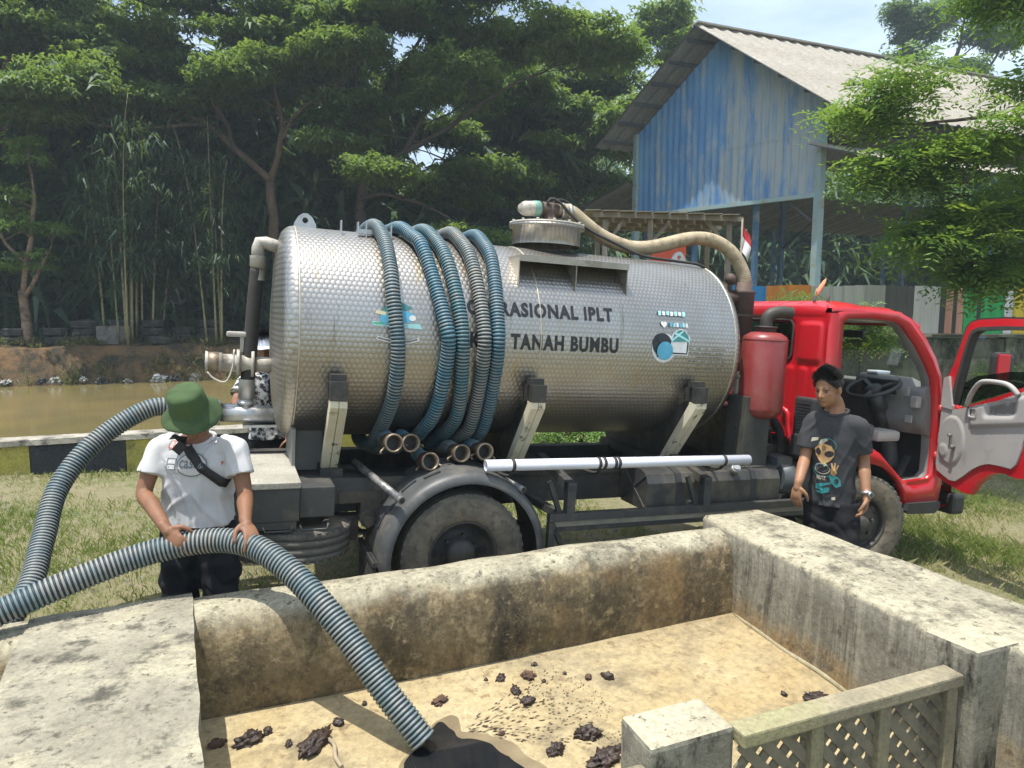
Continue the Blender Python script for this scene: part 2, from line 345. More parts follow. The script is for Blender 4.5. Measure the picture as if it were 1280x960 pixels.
# right wall: broad flat top
def rin(v): return 1.545 + (v + .6) * .066 + (.20 if v < -2.26 else 0)
rw = MB(); rs = []
for v in np.arange(-4.2, -.33, .05):
    i = rin(v); o = 2.06 - (v + .36) * .055 + .0
    pr = [(i - .02, ZF - .02), (i - .012, .2), (i, .45), (i, ZT - .004), (i + .022, ZT + .018), (i + .2, ZT + .02), (o - .05, ZT + .016), (o, ZT - .02), (o + .03, .2), (o + .04, -.6)]
    rs.append([jit((x, v, z), .012) for x, z in pr])
rw.rings(rs, False, True); rw.f.append(tuple(len(rw.v) - 10 + k for k in range(10))); rw.mi.append(0); rw.sm.append(False)
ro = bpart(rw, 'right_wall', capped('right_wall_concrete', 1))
# floor with low fillet along the walls
fl = MB(); fl.grid(lambda s, v: (s, v, ZF + .004 * noise.noise(Vector((s, v, 2))) + .02 * max(0, (s - 1.2) * 1.5) ** 2 + .012 * max(0, 1 - abs(v + .75) / .12)), np.arange(-3.2, 1.70, .06), np.arange(-2.17, -.60, .06))
bpart(fl, 'basin_floor', cf)
cu = MB(); cu.tube([jit((rin(v) - .008, v, ZF + .012), .012) for v in np.arange(-2.05, -.68, .06)], .019, 8); bpart(cu, 'floor_fillet', concrete('fillet', (.47, .42, .28), (.33, .28, .17), (.10, .085, .05), 4, (.55, .68)))
# covering slab across the left end
sb = MB(); Z0 = ZT + .012
def slabp(a, t, z):
    l0 = Vector((-2.16, -.52)); l1 = Vector((-2.0, -2.9)); r0 = Vector((-1.508, -.465)); r1 = Vector((-1.34, -2.9))
    q = l0.lerp(l1, t).lerp(r0.lerp(r1, t), a); e = .012 * noise.noise(Vector((a * 7, t * 11, 3))) if a in (0, 1) else 0
    return (q.x + e, q.y, z + (.008 * noise.noise(Vector((a * 3, t * 9, 0))) if z > .55 else 0))
aa = np.linspace(0, 1, 14); tt = np.linspace(0, 1, 50)
sb.grid(lambda a, t: slabp(a, t, Z0), aa, tt); sb.grid(lambda a, t: slabp(1 - a, t, Z0 - .075), aa, tt)
for a, d in ((0, 1), (1, -1)):
    sb.grid(lambda q, t: slabp(a, t, Z0 - .075 * (q if d > 0 else 1 - q)), [0, 1], tt, False)
sb.grid(lambda q, a: slabp(a, 0, Z0 - .075 * (1 - q)), [0, 1], aa, False)
so = sb.build('cover_slab', cs, None, BM); tag(so, 'flat weathered concrete slab covering the left end of the basin', 'slab')
so.data.polygons.foreach_set('use_smooth', [False] * len(so.data.polygons))
# ---- pillars and lattice gates at the near end
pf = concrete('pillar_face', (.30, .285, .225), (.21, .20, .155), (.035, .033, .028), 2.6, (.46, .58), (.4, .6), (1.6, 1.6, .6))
def pillar(s0, s1, v0, v1, zt, label):
    q = MB(); q.box(((s0 + s1) / 2, (v0 + v1) / 2, (zt - .4) / 2), (s1 - s0, v1 - v0, zt + .4), None, .018)
    q.v = [jit(p, .008, 6) for p in q.v]; o = q.build('gate_pillar', [pf, ct], None, BM)
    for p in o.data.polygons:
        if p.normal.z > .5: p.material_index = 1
    return tag(o, label, 'pillar')
pillar(-.04, .30, -2.205, -2.0, .515, 'short square concrete pillar at the near edge of the basin floor')
pillar(1.415, 1.68, -2.29, -2.06, .612, 'tall concrete pillar with black mould joined to the right basin wall')
wood = concrete('gate_concrete', (.33, .29, .195), (.24, .215, .15), (.10, .09, .065), 3, (.58, .72), (.4, .6), stain=(.33, .31, .17), sp=(.52, .66))
slat_m = plain('slat_weathered', (.23, .205, .145), (.155, .14, .10), 6, .9, bump=.4, dirt=(.06, .055, .045))
def gate(s0, s1, v, zt, label, posts):
    gt = empty('lattice_gate', BM @ Matrix.Translation((s0, v, -.2)), label, 'lattice gate')
    D = Matrix.Translation((-s0, -v, .2))
    def gp(mb, nm, mt=wood): o = mb.build(nm, mt, gt); o.matrix_local = D; return o
    q = MB(); q.box(((s0 + s1) / 2, v, zt - .026), (s1 - s0 - .01, .09, .052), None, .008); q.v = [jit(p, .004, 9) for p in q.v]; gp(q, 'top_rail')
    for x in posts: gp(MB().box((x, v, (zt - .052 - .4) / 2), (.06, .06, zt - .054 + .4), None, .005), 'gate_post')
    zb, ztop = -.35, zt - .054; W_ = .041; pit = .094
    for sg, vv in ((1, .005), (-1, -.005)):
        t = s0 - 1.2
        while t < s1 + 1.2:
            pts = []                                         # clip the diagonal to the panel
            z0, z1 = zb, ztop; xa, xb = t + sg * (z0 - zb) * .95, t + sg * (z1 - zb) * .95
            lo, hi = 0., 1.
            dx = xb - xa
            for lim, side in ((s0 + .02, 1), (s1 - .02, -1)):
                u = (lim - xa) / dx
                if (dx > 0) == (side > 0): lo = max(lo, u)
                else: hi = min(hi, u)
            if hi - lo > .06:
                p0 = Vector((xa + dx * lo, v + vv, z0 + (z1 - z0) * lo)); p1 = Vector((xa + dx * hi, v + vv, z0 + (z1 - z0) * hi))
                gp(MB().bar(p0, p1, .014, W_, (0, 0, 1)) if False else MB().bar(p0, p1, W_, .0085, (0, 1, 0)), 'slat', slat_m)
            t += pit
    return gt
gate(.303, 1.413, -2.205, .505, 'lattice gate between the short pillar and the right basin wall', (.66, 1.0, 1.37))
gate(-.95, -.043, -2.205, .44, 'lattice gate left of the short pillar, at the bottom edge', (-.5, -.1))
# ================================================================== the tank truck
red = plain('red_paint', (.52, .008, .016), (.47, .006, .013), 2.5, .30, coat=.6, dirt=(.36, .055, .045), dscale=4, dp=(.50, .80), rough2=.5)
black = plain('chassis_black', (.028, .03, .032), (.05, .047, .042), 6, .55, .2, bump=.2, dirt=(.115, .10, .08), dscale=4, dp=(.48, .72))
frame_m = plain('frame_grey', (.075, .078, .078), (.05, .05, .05), 5, .5, .3, bump=.2, dirt=(.15, .135, .105), dscale=5, dp=(.5, .7))
rubber = plain('rubber', (.028, .027, .025), (.045, .042, .037), 9, .8, bump=.3)
plastic = plain('black_plastic', (.03, .031, .033), (.045, .045, .045), 5, .5)
galv = plain('galvanised', (.55, .56, .56), (.42, .43, .43), 10, .42, .85, bump=.1)
cream = plain('cream_paint', (.66, .62, .47), (.54, .49, .35), 4, .6, bump=.3, dirt=(.07, .06, .05), dscale=9, dp=(.6, .68))
grey_trim = plain('grey_trim', (.40, .385, .365), (.34, .33, .315), 3, .55, dirt=(.26, .245, .22), dscale=6, dp=(.55, .8))
dark_trim = plain('dark_interior', (.06, .06, .062), (.085, .083, .08), 4, .65)
bronze = plain('coupling_metal', (.33, .265, .19), (.20, .16, .115), 12, .5, .7, bump=.3, dirt=(.09, .07, .05))
pipe_white = plain('pvc_white', (.74, .77, .84), (.66, .69, .76), 3, .35, dirt=(.5, .5, .5), dscale=7, dp=(.6, .8))
dirty_white = plain('dirty_white', (.50, .47, .41), (.38, .35, .29), 10, .5, dirt=(.17, .14, .10), dscale=12, dp=(.54, .7))
beige_hose = plain('beige_hose', (.44, .365, .235), (.35, .28, .175), 9, .55, bump=.2, dirt=(.19, .15, .09), dscale=14, dp=(.5, .7))
rust = plain('rust_dark', (.085, .065, .055), (.12, .08, .06), 14, .7, .3, bump=.4)
maroon = plain('maroon_paint', (.24, .03, .028), (.20, .025, .024), 3, .38, coat=.25, dirt=(.27, .075, .06), dscale=4, dp=(.45, .75))
# --- engine-turned stainless steel
def pearled(name, flat):
    m, n, b, l = new_mat(name)
    def math_(op, a, c=None):
        q = n.nodes.new('ShaderNodeMath'); q.operation = op
        for i, x in enumerate((a, c)):
            if x is None: continue
            if hasattr(x, 'is_linked'): l(x, q.inputs[i])
            else: q.inputs[i].default_value = x
        return q.outputs[0]
    sep = n.nodes.new('ShaderNodeSeparateXYZ'); l(_coord(n), sep.inputs[0])
    if flat: a, c = math_('DIVIDE', sep.outputs[1], .034), math_('DIVIDE', sep.outputs[2], .034)
    else:
        ang = math_('ARCTAN2', math_('SUBTRACT', sep.outputs[2], 1.7496), math_('SUBTRACT', sep.outputs[1], .93))
        a, c = math_('DIVIDE', sep.outputs[0], .0325), math_('DIVIDE', math_('MULTIPLY', ang, .7026), .0325)
    a = math_('ADD', a, math_('MULTIPLY', math_('MODULO', math_('FLOOR', math_('ADD', c, 400)), 2), .5))
    fa = math_('SUBTRACT', math_('FRACT', math_('ADD', a, 400)), .5); fc = math_('SUBTRACT', math_('FRACT', math_('ADD', c, 400)), .5)
    d2 = math_('ADD', math_('MULTIPLY', fa, fa), math_('MULTIPLY', fc, fc))
    h = math_('MAXIMUM', math_('SUBTRACT', 1, math_('MULTIPLY', d2, 3.6)), 0)
    vec = _coord(n)
    col = _mix(n, l, _ramp(n, l, _noise(n, l, vec, 2.5), .35, .65), (.47, .455, .425), (.40, .38, .345)); col = _mix(n, l, _ramp(n, l, h, .05, .75), _mix(n, l, .38, col, (.20, .19, .175)), col)
    col = _mix(n, l, _ramp(n, l, _noise(n, l, _coord(n, 'Object', (5, 1, .5)), 3.5, 7, .7), .56, .74), col, (.40, .32, .18)); col = _mix(n, l, _ramp(n, l, _noise(n, l, _coord(n, 'Object', (9, 1.5, .6)), 2.2, 8, .72), .60, .70), col, (.24, .22, .18))
    l(col, b.inputs['Base Color']); b.inputs['Metallic'].default_value = .93
    l(_ramp(n, l, h, 0, 1, (.36,) * 3, (.44,) * 3), b.inputs['Roughness'])
    _bump(n, l, h, .26, .006, b); return m
steel = pearled('pearled_steel', False); steel_end = pearled('pearled_steel_end', True)
truck = empty('tank_truck', TM, 'red cab septage truck with dotted stainless steel vacuum tank', 'tank truck')
RT, ZC, VC = .7026, 1.7496, .93
S0, S1 = -1.008, 2.162
def tp(mb, name, mat, parent=None): return mb.build(name, mat, parent or truck)
def cp(s, ang, r=RT): a = R(ang); return (s, VC - math.cos(a) * r, ZC + math.sin(a) * r)      # point on the tank, angle up from the near side
tk = MB(); N = 96
def ring(s, r): return [(s, VC - math.cos(2 * math.pi * k / N) * r, ZC - math.sin(2 * math.pi * k / N) * r) for k in range(N)]
tk.rings([ring(s, RT) for s in np.linspace(S0, S1, 24)], True, False)
tank = tp(tk, 'tank', steel)
def dome(sg, s):
    q = MB(); rr = [(0, RT), (.012, RT + .0015), (.03, RT - .004), (.055, RT - .02), (.075, RT - .045), (.09, RT - .09), (.105, RT - .2), (.12, RT - .4), (.126, .02)]
    R_ = [ring(s + sg * d, r) for d, r in rr]; q.rings(R_ if sg > 0 else R_[::-1], True, True); return tp(q, 'end_dome', steel_end, tank)
dome(-1, S0); dome(1, S1)
for s in (S0, .545, S1):
    q = MB(); q.lathe([(-.006, RT + .0005), (-.003, RT + .004), (.003, RT + .004), (.006, RT + .0005)], (s, VC, ZC), (1, 0, 0), 96)
    tp(q, 'weld_seam', MATS.get('weld') or plain('weld', (.55, .50, .40), (.4, .36, .28), 20, .5, .7), tank)
# lettering on the shell
def text_polys(txt, bold=.0):
    cu = bpy.data.curves.new('txt', 'FONT'); cu.body = txt; cu.size = 1; cu.offset = bold; cu.resolution_u = 4; cu.space_character = 1.0 + 3.6 * bold
    o = bpy.data.objects.new('txt', cu); C.objects.link(o); dg = bpy.context.evaluated_depsgraph_get(); dg.update()
    me = o.evaluated_get(dg).to_mesh(); vs = [tuple(v.co[:2]) for v in me.vertices]; fs = [tuple(p.vertices) for p in me.polygons]
    o.evaluated_get(dg).to_mesh_clear(); bpy.data.objects.remove(o); bpy.data.curves.remove(cu); return vs, fs
def place_text(mb, txt, fn, x0, x1, y0, y1, bold=.02):
    """fit the text to a box; fn(x, y) -> point"""
    vs, fs = text_polys(txt, bold); xs = [v[0] for v in vs]; ys = [v[1] for v in vs]; a, b_, c, d = min(xs), max(xs), min(ys), max(ys)
    mb.add([fn(x0 + (x - a) / (b_ - a) * (x1 - x0), y0 + (y - c) / (d - c) * (y1 - y0)) for x, y in vs], fs)
ink = plain('lettering_ink', (.012, .012, .014), (.02, .02, .022), 12, .45)
for t, y0, y1, x0, x1 in (('OPERASIONAL IPLT', 14.9, 23.2, .025, 1.10), ('KAB. TANAH BUMBU', -2.9, 5.7, .045, 1.14)):
    q = MB(); place_text(q, t, lambda x, y: cp(x, y, RT + .0032), x0, x1, y0, y1, .042); tp(q, 'lettering', ink, tank)
def blob(pts, r=RT + .003): return MB().add([cp(s, a, r) for s, a in pts], [tuple(range(len(pts)))])
def ell(cs, ca, rs, ra, n=20, rot=0):
    o = []
    for k in range(n):
        t = 2 * math.pi * k / n; x, y = math.cos(t) * rs, math.sin(t) * ra * RT * math.pi / 180
        o.append((cs + x * math.cos(rot) - y * math.sin(rot), ca + (x * math.sin(rot) + y * math.cos(rot)) / RT * 180 / math.pi))
    return o
def flat(name, c): return plain(name, c, tuple(x * .85 for x in c), 20, .4)
st_white, st_blue, st_cyan, st_teal, st_navy = flat('sticker_white', (.72, .74, .74)), flat('sticker_blue', (.10, .42, .62)), flat('sticker_cyan', (.35, .68, .70)), flat('sticker_teal', (.05, .22, .22)), flat('sticker_navy', (.015, .02, .028))
def layer(parts, name):
    """stack of flat decal shapes on the shell, each a hair above the one below"""
    mats = []; q = MB()
    for i, (pts, mt) in enumerate(parts):
        if mt not in mats: mats.append(mt)
        q.m = mats.index(mt); q.add([cp(s, a, RT + .0025 + i * .0007) for s, a in pts], [tuple(range(len(pts)))])
    return tp(q, name, mats, tank)
egg = [(1.505, 2, .078, 7, 24, .35)]
heart = [(1.515 + .026 * 16 * math.sin(t) ** 3 / 16, 15.2 + 2.2 * (13 * math.cos(t) - 5 * math.cos(2 * t) - 2 * math.cos(3 * t) - math.cos(4 * t)) / 16) for t in np.linspace(0, 2 * math.pi, 25)[:-1]]
strips = []
for k in range(7): strips.append(([(1.475 + k * .034, 20.3 + (k % 3) * .3), (1.50 + k * .034, 20.6), (1.503 + k * .034, 23.4 - (k % 2) * .5), (1.478 + k * .034, 23.2)], (st_cyan, st_white)[k % 2]))
for k in range(6): strips.append(([(1.565 + k * .026, 13.9), (1.583 + k * .026, 13.7), (1.585 + k * .026, 16.2), (1.567 + k * .026, 16.4 - (k % 2) * .5)], (st_blue, st_cyan, st_white)[k % 3]))
layer([(ell(1.52, 1.2, .105, 8.6, 24, .3), st_white), ([(1.55, -2.6), (1.73, -2.8), (1.742, 8), (1.70, 12.6), (1.65, 13), (1.60, 11), (1.56, 6)], st_white),
       ([(1.57, -1.9), (1.722, -2.1), (1.728, 6), (1.575, 5.6)], st_navy), (ell(1.50, 3.4, .082, 6.6, 24, .45), st_navy), (ell(1.495, 6.4, .035, 2.6), st_navy),
       ([(1.575, -1.1), (1.71, -1.3), (1.716, 6), (1.575, 5.6)], st_white), ([(1.575, 5.0), (1.735, 5.6), (1.722, 9), (1.69, 11.9), (1.652, 12.2), (1.605, 10)], st_teal),
       ([(1.60, 9.8), (1.612, 10.8), (1.73, 6.4), (1.728, 5.2)], st_cyan), ([(1.58, 5.0), (1.577, 6.4), (1.675, 11.9), (1.69, 11.5)], st_cyan),
       (ell(1.525, -.3, .068, 5.3, 24, .3), st_blue), (heart, st_white)] + strips, 'cartoon_sticker')
layer([([(-.58, 6.6), (-.27, 5.6), (-.29, 8.4), (-.36, 8.0), (-.5, 8.6), (-.59, 8.6)], st_cyan), ([(-.53, 14.8), (-.43, 20), (-.33, 16.4), (-.40, 13.8), (-.48, 13.4)], st_teal), (ell(-.425, 11.4, .11, 3.4), st_blue),
       ([(-.57, 12.6), (-.50, 11.8), (-.50, 13.6), (-.56, 14.4)], flat('sticker_cream', (.62, .58, .38))), (ell(-.335, 11, .022, 1.5), st_white), (ell(-.51, 10, .03, 2), st_blue), (ell(-.55, 7.7, .035, .5), flat('sticker_green', (.08, .40, .2))),
       ([(-.565, -.2), (-.49, -1.6), (-.42, -2.2), (-.35, -1.8), (-.29, -.4), (-.295, 1.4), (-.35, .2), (-.42, -.4), (-.49, .4), (-.55, 1.5)], st_white),
       ([(-.555, .2), (-.49, -1), (-.42, -1.6), (-.35, -1.2), (-.30, .0), (-.305, .8), (-.35, -.2), (-.42, -.9), (-.49, -.1), (-.545, .9)], flat('sticker_grey', (.2, .2, .2)))], 'crest_sticker')
rgp = random.Random(4); q = MB()                        # small data print near the front end, too fine to read
for k in range(6):
    s = 1.735
    while s < 2.06:
        w_ = rgp.uniform(.006, .028); a0 = 1.2 - k * 2.5
        if rgp.random() < .72: q.add([cp(s, a0, RT + .003), cp(s + w_, a0, RT + .003), cp(s + w_, a0 + .75, RT + .003), cp(s, a0 + .75, RT + .003)], [(0, 1, 2, 3)])
        s += w_ + rgp.uniform(.004, .014)
o = tp(q, 'data_print', plain('faded_print', (.14, .135, .125), (.22, .21, .195), 30, .5), tank); o['kind'] = 'stuff'
# lifting lugs
for s in (-.93, 2.075):
    q = MB(); pts = [(-.075, 0), (-.07, .035), (-.045, .08), (-.015, .102), (.015, .102), (.045, .08), (.07, .035), (.075, 0)]
    hole = [(math.cos(t) * .02, .055 + math.sin(t) * .02) for t in np.linspace(math.pi * 1.25, -math.pi * .75, 9)[:-1]]
    f = lambda x, y, d: (s + x, d, ZC + RT - .006 + y)
    for d, fl_ in ((VC - .008, 1), (VC + .008, -1)):
        o = len(q.v); q.add([f(x, y, d) for x, y in pts + hole], [(i, i + 1, 8 + (i + 1) % 8, 8 + i) for i in range(7)] + [(7, 0, 8, 15)])
    q.add([f(x, y, d) for d in (VC - .008, VC + .008) for x, y in pts], [(i, i + 1, i + 9, i + 8) for i in range(7)])
    q.add([f(x, y, d) for d in (VC - .008, VC + .008) for x, y in hole], [(i, (i + 1) % 8, (i + 1) % 8 + 8, i + 8) for i in range(8)])
    tp(q, 'lifting_lug', galv, tank)
# manhole
mh = MB(); mh.lathe([(-.13, .262), (0, .262), (.0, .29), (.018, .29), (.018, .0)], (.855, VC, 2.615), (0, 0, 1), 40); mo = tp(mh, 'manhole', [steel])
q = MB(); q.lathe([(.019, .0), (.019, .288), (.036, .288), (.036, .0)][::-1], (.855, VC, 2.615), (0, 0, 1), 40)
for k in range(14): t = 2 * math.pi * k / 14; q.cyl((.855 + math.cos(t) * .275, VC + math.sin(t) * .275, 2.65), (.855 + math.cos(t) * .275, VC + math.sin(t) * .275, 2.664), .011, None, 6)
tp(q, 'manhole_lid', dirty_white, mo)
q = MB(); q.lathe([(0, .11), (.02, .10), (.035, .06), (.09, .055), (.15, .06), (.16, .0)], (.87, VC, 2.652), (0, 0, 1), 20); q.tube([(.80, VC, 2.765), (.98, VC, 2.765)], .055, 14); tp(q, 'valve_body', rust, mo)
q = MB(); q.lathe([(0, .0), (0, .03), (.03, .05), (.05, .056), (.13, .056), (.17, .05), (.17, 0)], (.61, VC - .02, 2.745), (1, 0, .1), 16); q.m = 1; q.lathe([(.115, .0565), (.118, .060), (.165, .058), (.17, .051)], (.61, VC - .02, 2.745), (1, 0, .1), 16); tp(q, 'valve_cap', [dirty_white, plain('green_cap', (.12, .30, .24), (.2, .33, .28), 12, .5)], mo)
q = MB(); q.tube(spline([(.86, VC, 2.72), (.83, VC - .05, 2.80), (.86, VC - .05, 2.84), (.93, VC - .06, 2.815), (1.02, VC - .08, 2.73), (1.15, VC - .1, 2.64), (1.35, VC - .16, 2.55), (1.60, VC - .20, 2.465), (1.9, VC - .22, 2.445), (2.12, VC - .25, 2.425), (2.25, VC - .2, 2.34), (2.32, VC - .1, 2.2)], 6), .011, 8)
q.tube(spline([(.88, VC + .02, 2.80), (.95, VC, 2.85), (1.05, VC, 2.82), (1.12, VC, 2.72)], 6), .009, 8); tp(q, 'signal_cable', rubber, mo)
# walkway shelf beside the manhole
q = MB(); zt = 2.345
q.bx((.40, .335, zt - .012), (1.245, .62, zt)); q.bx((.40, .325, zt - .04), (1.245, .3345, zt + .003))
for s in (.40, .83, 1.238):
    q.prism([(.336, zt - .013), (.336, 2.12), (.335, 2.09), (.345, 2.10), (.375, 2.17), (.42, 2.235), (.47, 2.28), (.53, 2.325), (.56, zt - .013)], lambda x, y, d: (d, x, y), s, s + .007)
tp(q, 'walkway_shelf', plain('shelf_steel', (.40, .38, .33), (.30, .28, .235), 6, .5, .6, dirt=(.16, .14, .10), dscale=5), tank)
# hose rack pegs on top
for s in (-.727, -.619, -.565, -.40, -.25, -.08):
    MBq = MB(); MBq.bar((s, VC - .25, ZC + .62), (s, VC - .25, ZC + .745), .045, .008, (1, 0, 0)); tp(MBq, 'hose_peg', galv, tank)
tp(MB().bx((-.615, VC - .27, ZC + .67), (-.40, VC - .23, ZC + .70)), 'peg_bar', galv, tank)
# suction pipework at the rear end
q = MB(); q.tube([(-1.06, VC, 2.30), (-1.18, VC, 2.33), (-1.215, VC, 2.33), (-1.225, VC, 2.29), (-1.225, VC, 2.2)], .042, 14); q.lathe([(0, .05), (.07, .05), (.07, .045), (.16, .045)], (-1.225, VC, 2.24), (0, 0, -1), 16); tp(q, 'pipe_elbow', dirty_white)
q = MB(); path = spline([(-1.226, VC, 2.16), (-1.245, VC, 1.9), (-1.262, VC, 1.6), (-1.278, VC, 1.36)], 8); q.tube(path, .046, 14); tp(q, 'breather_hose', rubber)
q = MB(); q.lathe([(0, .052), (.13, .052), (.13, .044), (.15, .044), (.15, .056), (.17, .056), (.17, .044), (.21, .044), (.21, .055), (.23, .055), (.23, .043), (.28, .043)], (-1.278, VC, 1.42), (-.03, 0, -1), 18); tp(q, 'hose_ferrule', galv)
q = MB(); q.cyl((-1.08, VC, 1.175), (-1.44, VC, 1.195), .062, None, 18); q.lathe([(0, .085), (.022, .085), (.022, .062), (.035, .062), (.035, .085), (.055, .085), (.055, 0)], (-1.44, VC, 1.195), (-1, 0, 0), 20)
q.bx((-1.30, VC - .12, 1.11), (-1.05, VC + .02, 1.118)); tp(q, 'outlet_pipe', galv)
q = MB(); q.cyl((-1.09, VC, 1.52), (-1.24, VC, 1.525), .05, None, 16); q.lathe([(0, .05), (0, .095), (.02, .095), (.02, .06), (.09, .06), (.09, .095), (.11, .095), (.11, .058), (.20, .058), (.20, .066), (.28, .066), (.30, .075), (.30, .0)], (-1.235, VC, 1.525), (-1, 0, .01), 20)
q.bx((-1.325, VC - .015, 1.60), (-1.295, VC + .015, 1.70)); q.bx((-1.41, VC - .03, 1.70), (-1.22, VC + .03, 1.735), .012); q.m = 1; q.lathe([(.305, .0), (.285, .068), (.22, .07), (.21, .05)], (-1.235, VC, 1.525), (-1, 0, .01), 20)
q.m = 0; q.tube(spline([(-1.36, VC - .08, 1.62), (-1.37, VC - .11, 1.5), (-1.41, VC - .11, 1.41), (-1.48, VC - .1, 1.43), (-1.52, VC - .09, 1.47)], 5), .006, 6); tp(q, 'outlet_valve', [dirty_white, bronze])
# tank saddles
for i, s in enumerate((-.785, .505, 1.80)):
    q = MB(); y0, y1 = .12, .46; zb = .90
    for k in (-1, 1):
        a = s + k * .026; q.prism([(y0, 1.375), (y0, 1.335), (y1, zb), (y1 + .07, zb), (y0 + .075, 1.36), (y0 + .075, 1.375)], lambda x, y, d: (d, x, y), a - .024, a + .024)
    q.v = [jit(p, .004, 11) for p in q.v]; sa = tp(q, 'tank_saddle', cream)
    q = MB(); q.bx((s - .052, y0 - .004, 1.377), (s + .052, y0 + .05, 1.49)); q.bx((s - .045, y0 + .03, 1.485), (s + .045, y0 + .11, 1.53)); q.bx((s - .056, y0 + .08, 1.38), (s + .056, y0 + .14, 1.48))
    q.prism([(y0 + .08, 1.42), (y1 + .06, .9), (1.40, .9), (1.74, 1.42), (1.60, 1.36), (1.25, 1.13), (.93, 1.06), (.62, 1.13), (.30, 1.36)], lambda x, y, d: (d, x, y), s - .03, s - .014); q.bx((s - .06, .42, .83), (s + .08, 1.45, .905)); tp(q, 'saddle_plate', black, sa)
# chassis
q = MB()
for v in (.50, 1.30): q.bx((-1.70, v, .60), (4.25, v + .07, .80)); q.bx((-1.68, v - .02, .802), (2.75, v + .09, .86))
for s in (-1.6, -.6, .55, 1.4, 2.2, 3.0, 4.0): q.bx((s, .57, .64), (s + .08, 1.30, .76))
q.cyl((0, .15, .405), (0, 1.75, .405), .065, None, 16); q.ball((0, .93, .405), .17, 14, 10); q.cyl((3.411, .2, .40), (3.411, 1.7, .40), .05, None, 12); q.cyl((.1, .93, .5), (2.9, .93, .62), .045, None, 12)
tp(q, 'chassis_frame', black)
q = MB()
for v in (.44, 1.42):
    for k in range(4): q.bx((-.62 + k * .06, v - .035, .47 - k * .016), (.62 - k * .06, v + .035, .484 - k * .016))
    q.bx((-.74, v - .05, .44), (-.60, v + .05, .60)); q.bx((-.09, v - .05, .36), (.09, v + .05, .50))
q.bx((-.60, .33, .60), (-.47, .46, .70)); q.cyl((-.56, .28, .60), (-.56, .45, .60), .05, None, 12); q.cyl((-.56, .24, .60), (-.56, .30, .60), .035, None, 8); q.bx((-.74, .33, .70), (-.46, .50, .775))
tp(q, 'leaf_spring', plain('spring_grime', (.12, .105, .08), (.07, .06, .05), 10, .8, .2, bump=.5))
q = MB(); q.bx((-1.66, -.02, .895), (-1.0, .86, .93), .004); tp(q, 'rear_deck', concrete('deck_plate', (.42, .40, .34), (.33, .31, .255), (.13, .12, .095), 3.5, (.57, .75), (.4, .6)))
q = MB(); q.bx((-1.66, -.005, .70), (-1.005, .05, .893), .006); q.bx((-1.66, -.006, .66), (-1.02, .03, .70)); q.bx((-1.0, .06, .70), (-.80, .30, .88), .006); q.bx((-1.0, .34, .70), (-.30, .50, .86)); q.bx((-.99, .86, .80), (-.96, 1.3, 1.15))
for s in (-1.20, -1.0):
    q.tube([(s, .0, .68), (s + .01, .0, .645), (s + .15, .0, .645), (s + .16, .0, .68)], .008, 6)
q.bx((-1.08, -.008, .80), (-1.05, -.004, .82)); tp(q, 'deck_skirt', frame_m)
q = MB(); q.bx((-.98, .62, .86), (-.72, .66, 1.15)); q.bx((-1.02, .42, .86), (-1.0, .9, 1.16)); tp(q, 'rear_guard_plate', plain('grey_plate', (.22, .22, .20), (.16, .16, .15), 5, .6))
# wheels
m, n, b, l = new_mat('tyre_side'); sep = n.nodes.new('ShaderNodeSeparateXYZ'); l(_coord(n), sep.inputs[0])
at = n.nodes.new('ShaderNodeMath'); at.operation = 'ARCTAN2'; l(sep.outputs[2], at.inputs[0]); l(sep.outputs[0], at.inputs[1])
cmb = n.nodes.new('ShaderNodeCombineXYZ'); l(at.outputs[0], cmb.inputs[0]); wv = n.nodes.new('ShaderNodeTexWave'); wv.inputs['Scale'].default_value = 9; wv.inputs['Distortion'].default_value = 1.5; l(cmb.outputs[0], wv.inputs[0])
col = _mix(n, l, _ramp(n, l, _noise(n, l, _coord(n), 6, 8, .65), .38, .62), (.21, .175, .125), (.115, .10, .075)); l(_mix(n, l, _ramp(n, l, _noise(n, l, _coord(n), 20, 6), .5, .7), col, (.07, .062, .052)), b.inputs['Base Color'])
b.inputs['Roughness'].default_value = .9; _bump(n, l, wv.outputs['Fac'], .25, .004, b)
tread_m = plain('tyre_tread', (.13, .12, .10), (.09, .083, .07), 9, .85, bump=.4, dirt=(.2, .175, .13), dscale=5)
hubm = plain('hub_grime', (.055, .053, .05), (.085, .077, .066), 9, .65, .2, bump=.3)
def tyre_mesh(name, width=.205, r=.405):
    q = MB(); h = width / 2; nn = 64
    side = [(-h * .72, .222), (-h * .94, .245), (-h * 1.03, .29), (-h * 1.0, .335), (-h * .92, .375), (-h * .84, .392)]
    tread = [(-h * .80, r - .002), (-h * .5, r), (-h * .47, r - .011), (-h * .43, r - .011), (-h * .40, r), (-h * .08, r), (-h * .05, r - .011), (h * .05, r - .011)]
    prof = side + tread; prof = prof + [(-a, b_) for a, b_ in prof[::-1] if a < -h * .06]
    q.lathe(prof, (0, 0, 0), (0, 1, 0), nn)
    for i in range(len(q.f)):
        k = i // nn; q.mi[i] = 0 if (k < 4 or k >= len(prof) - 5) else 1
    o = 0                                                     # shoulder lugs
    for k in range(44):
        t = 2 * math.pi * k / 44; c, s_ = math.cos(t), math.sin(t); rot = Matrix(((c, 0, -s_), (0, 1, 0), (s_, 0, c)))
        for sg in (-1, 1): q.m = 1; q.box((c * (r - .0135), sg * h * .72, s_ * (r - .0135)), (.030, h * .30, .026), rot)
    return q.mesh(name, [MATS['tyre_side'], tread_m])
tyre_me = tyre_mesh('tyre')
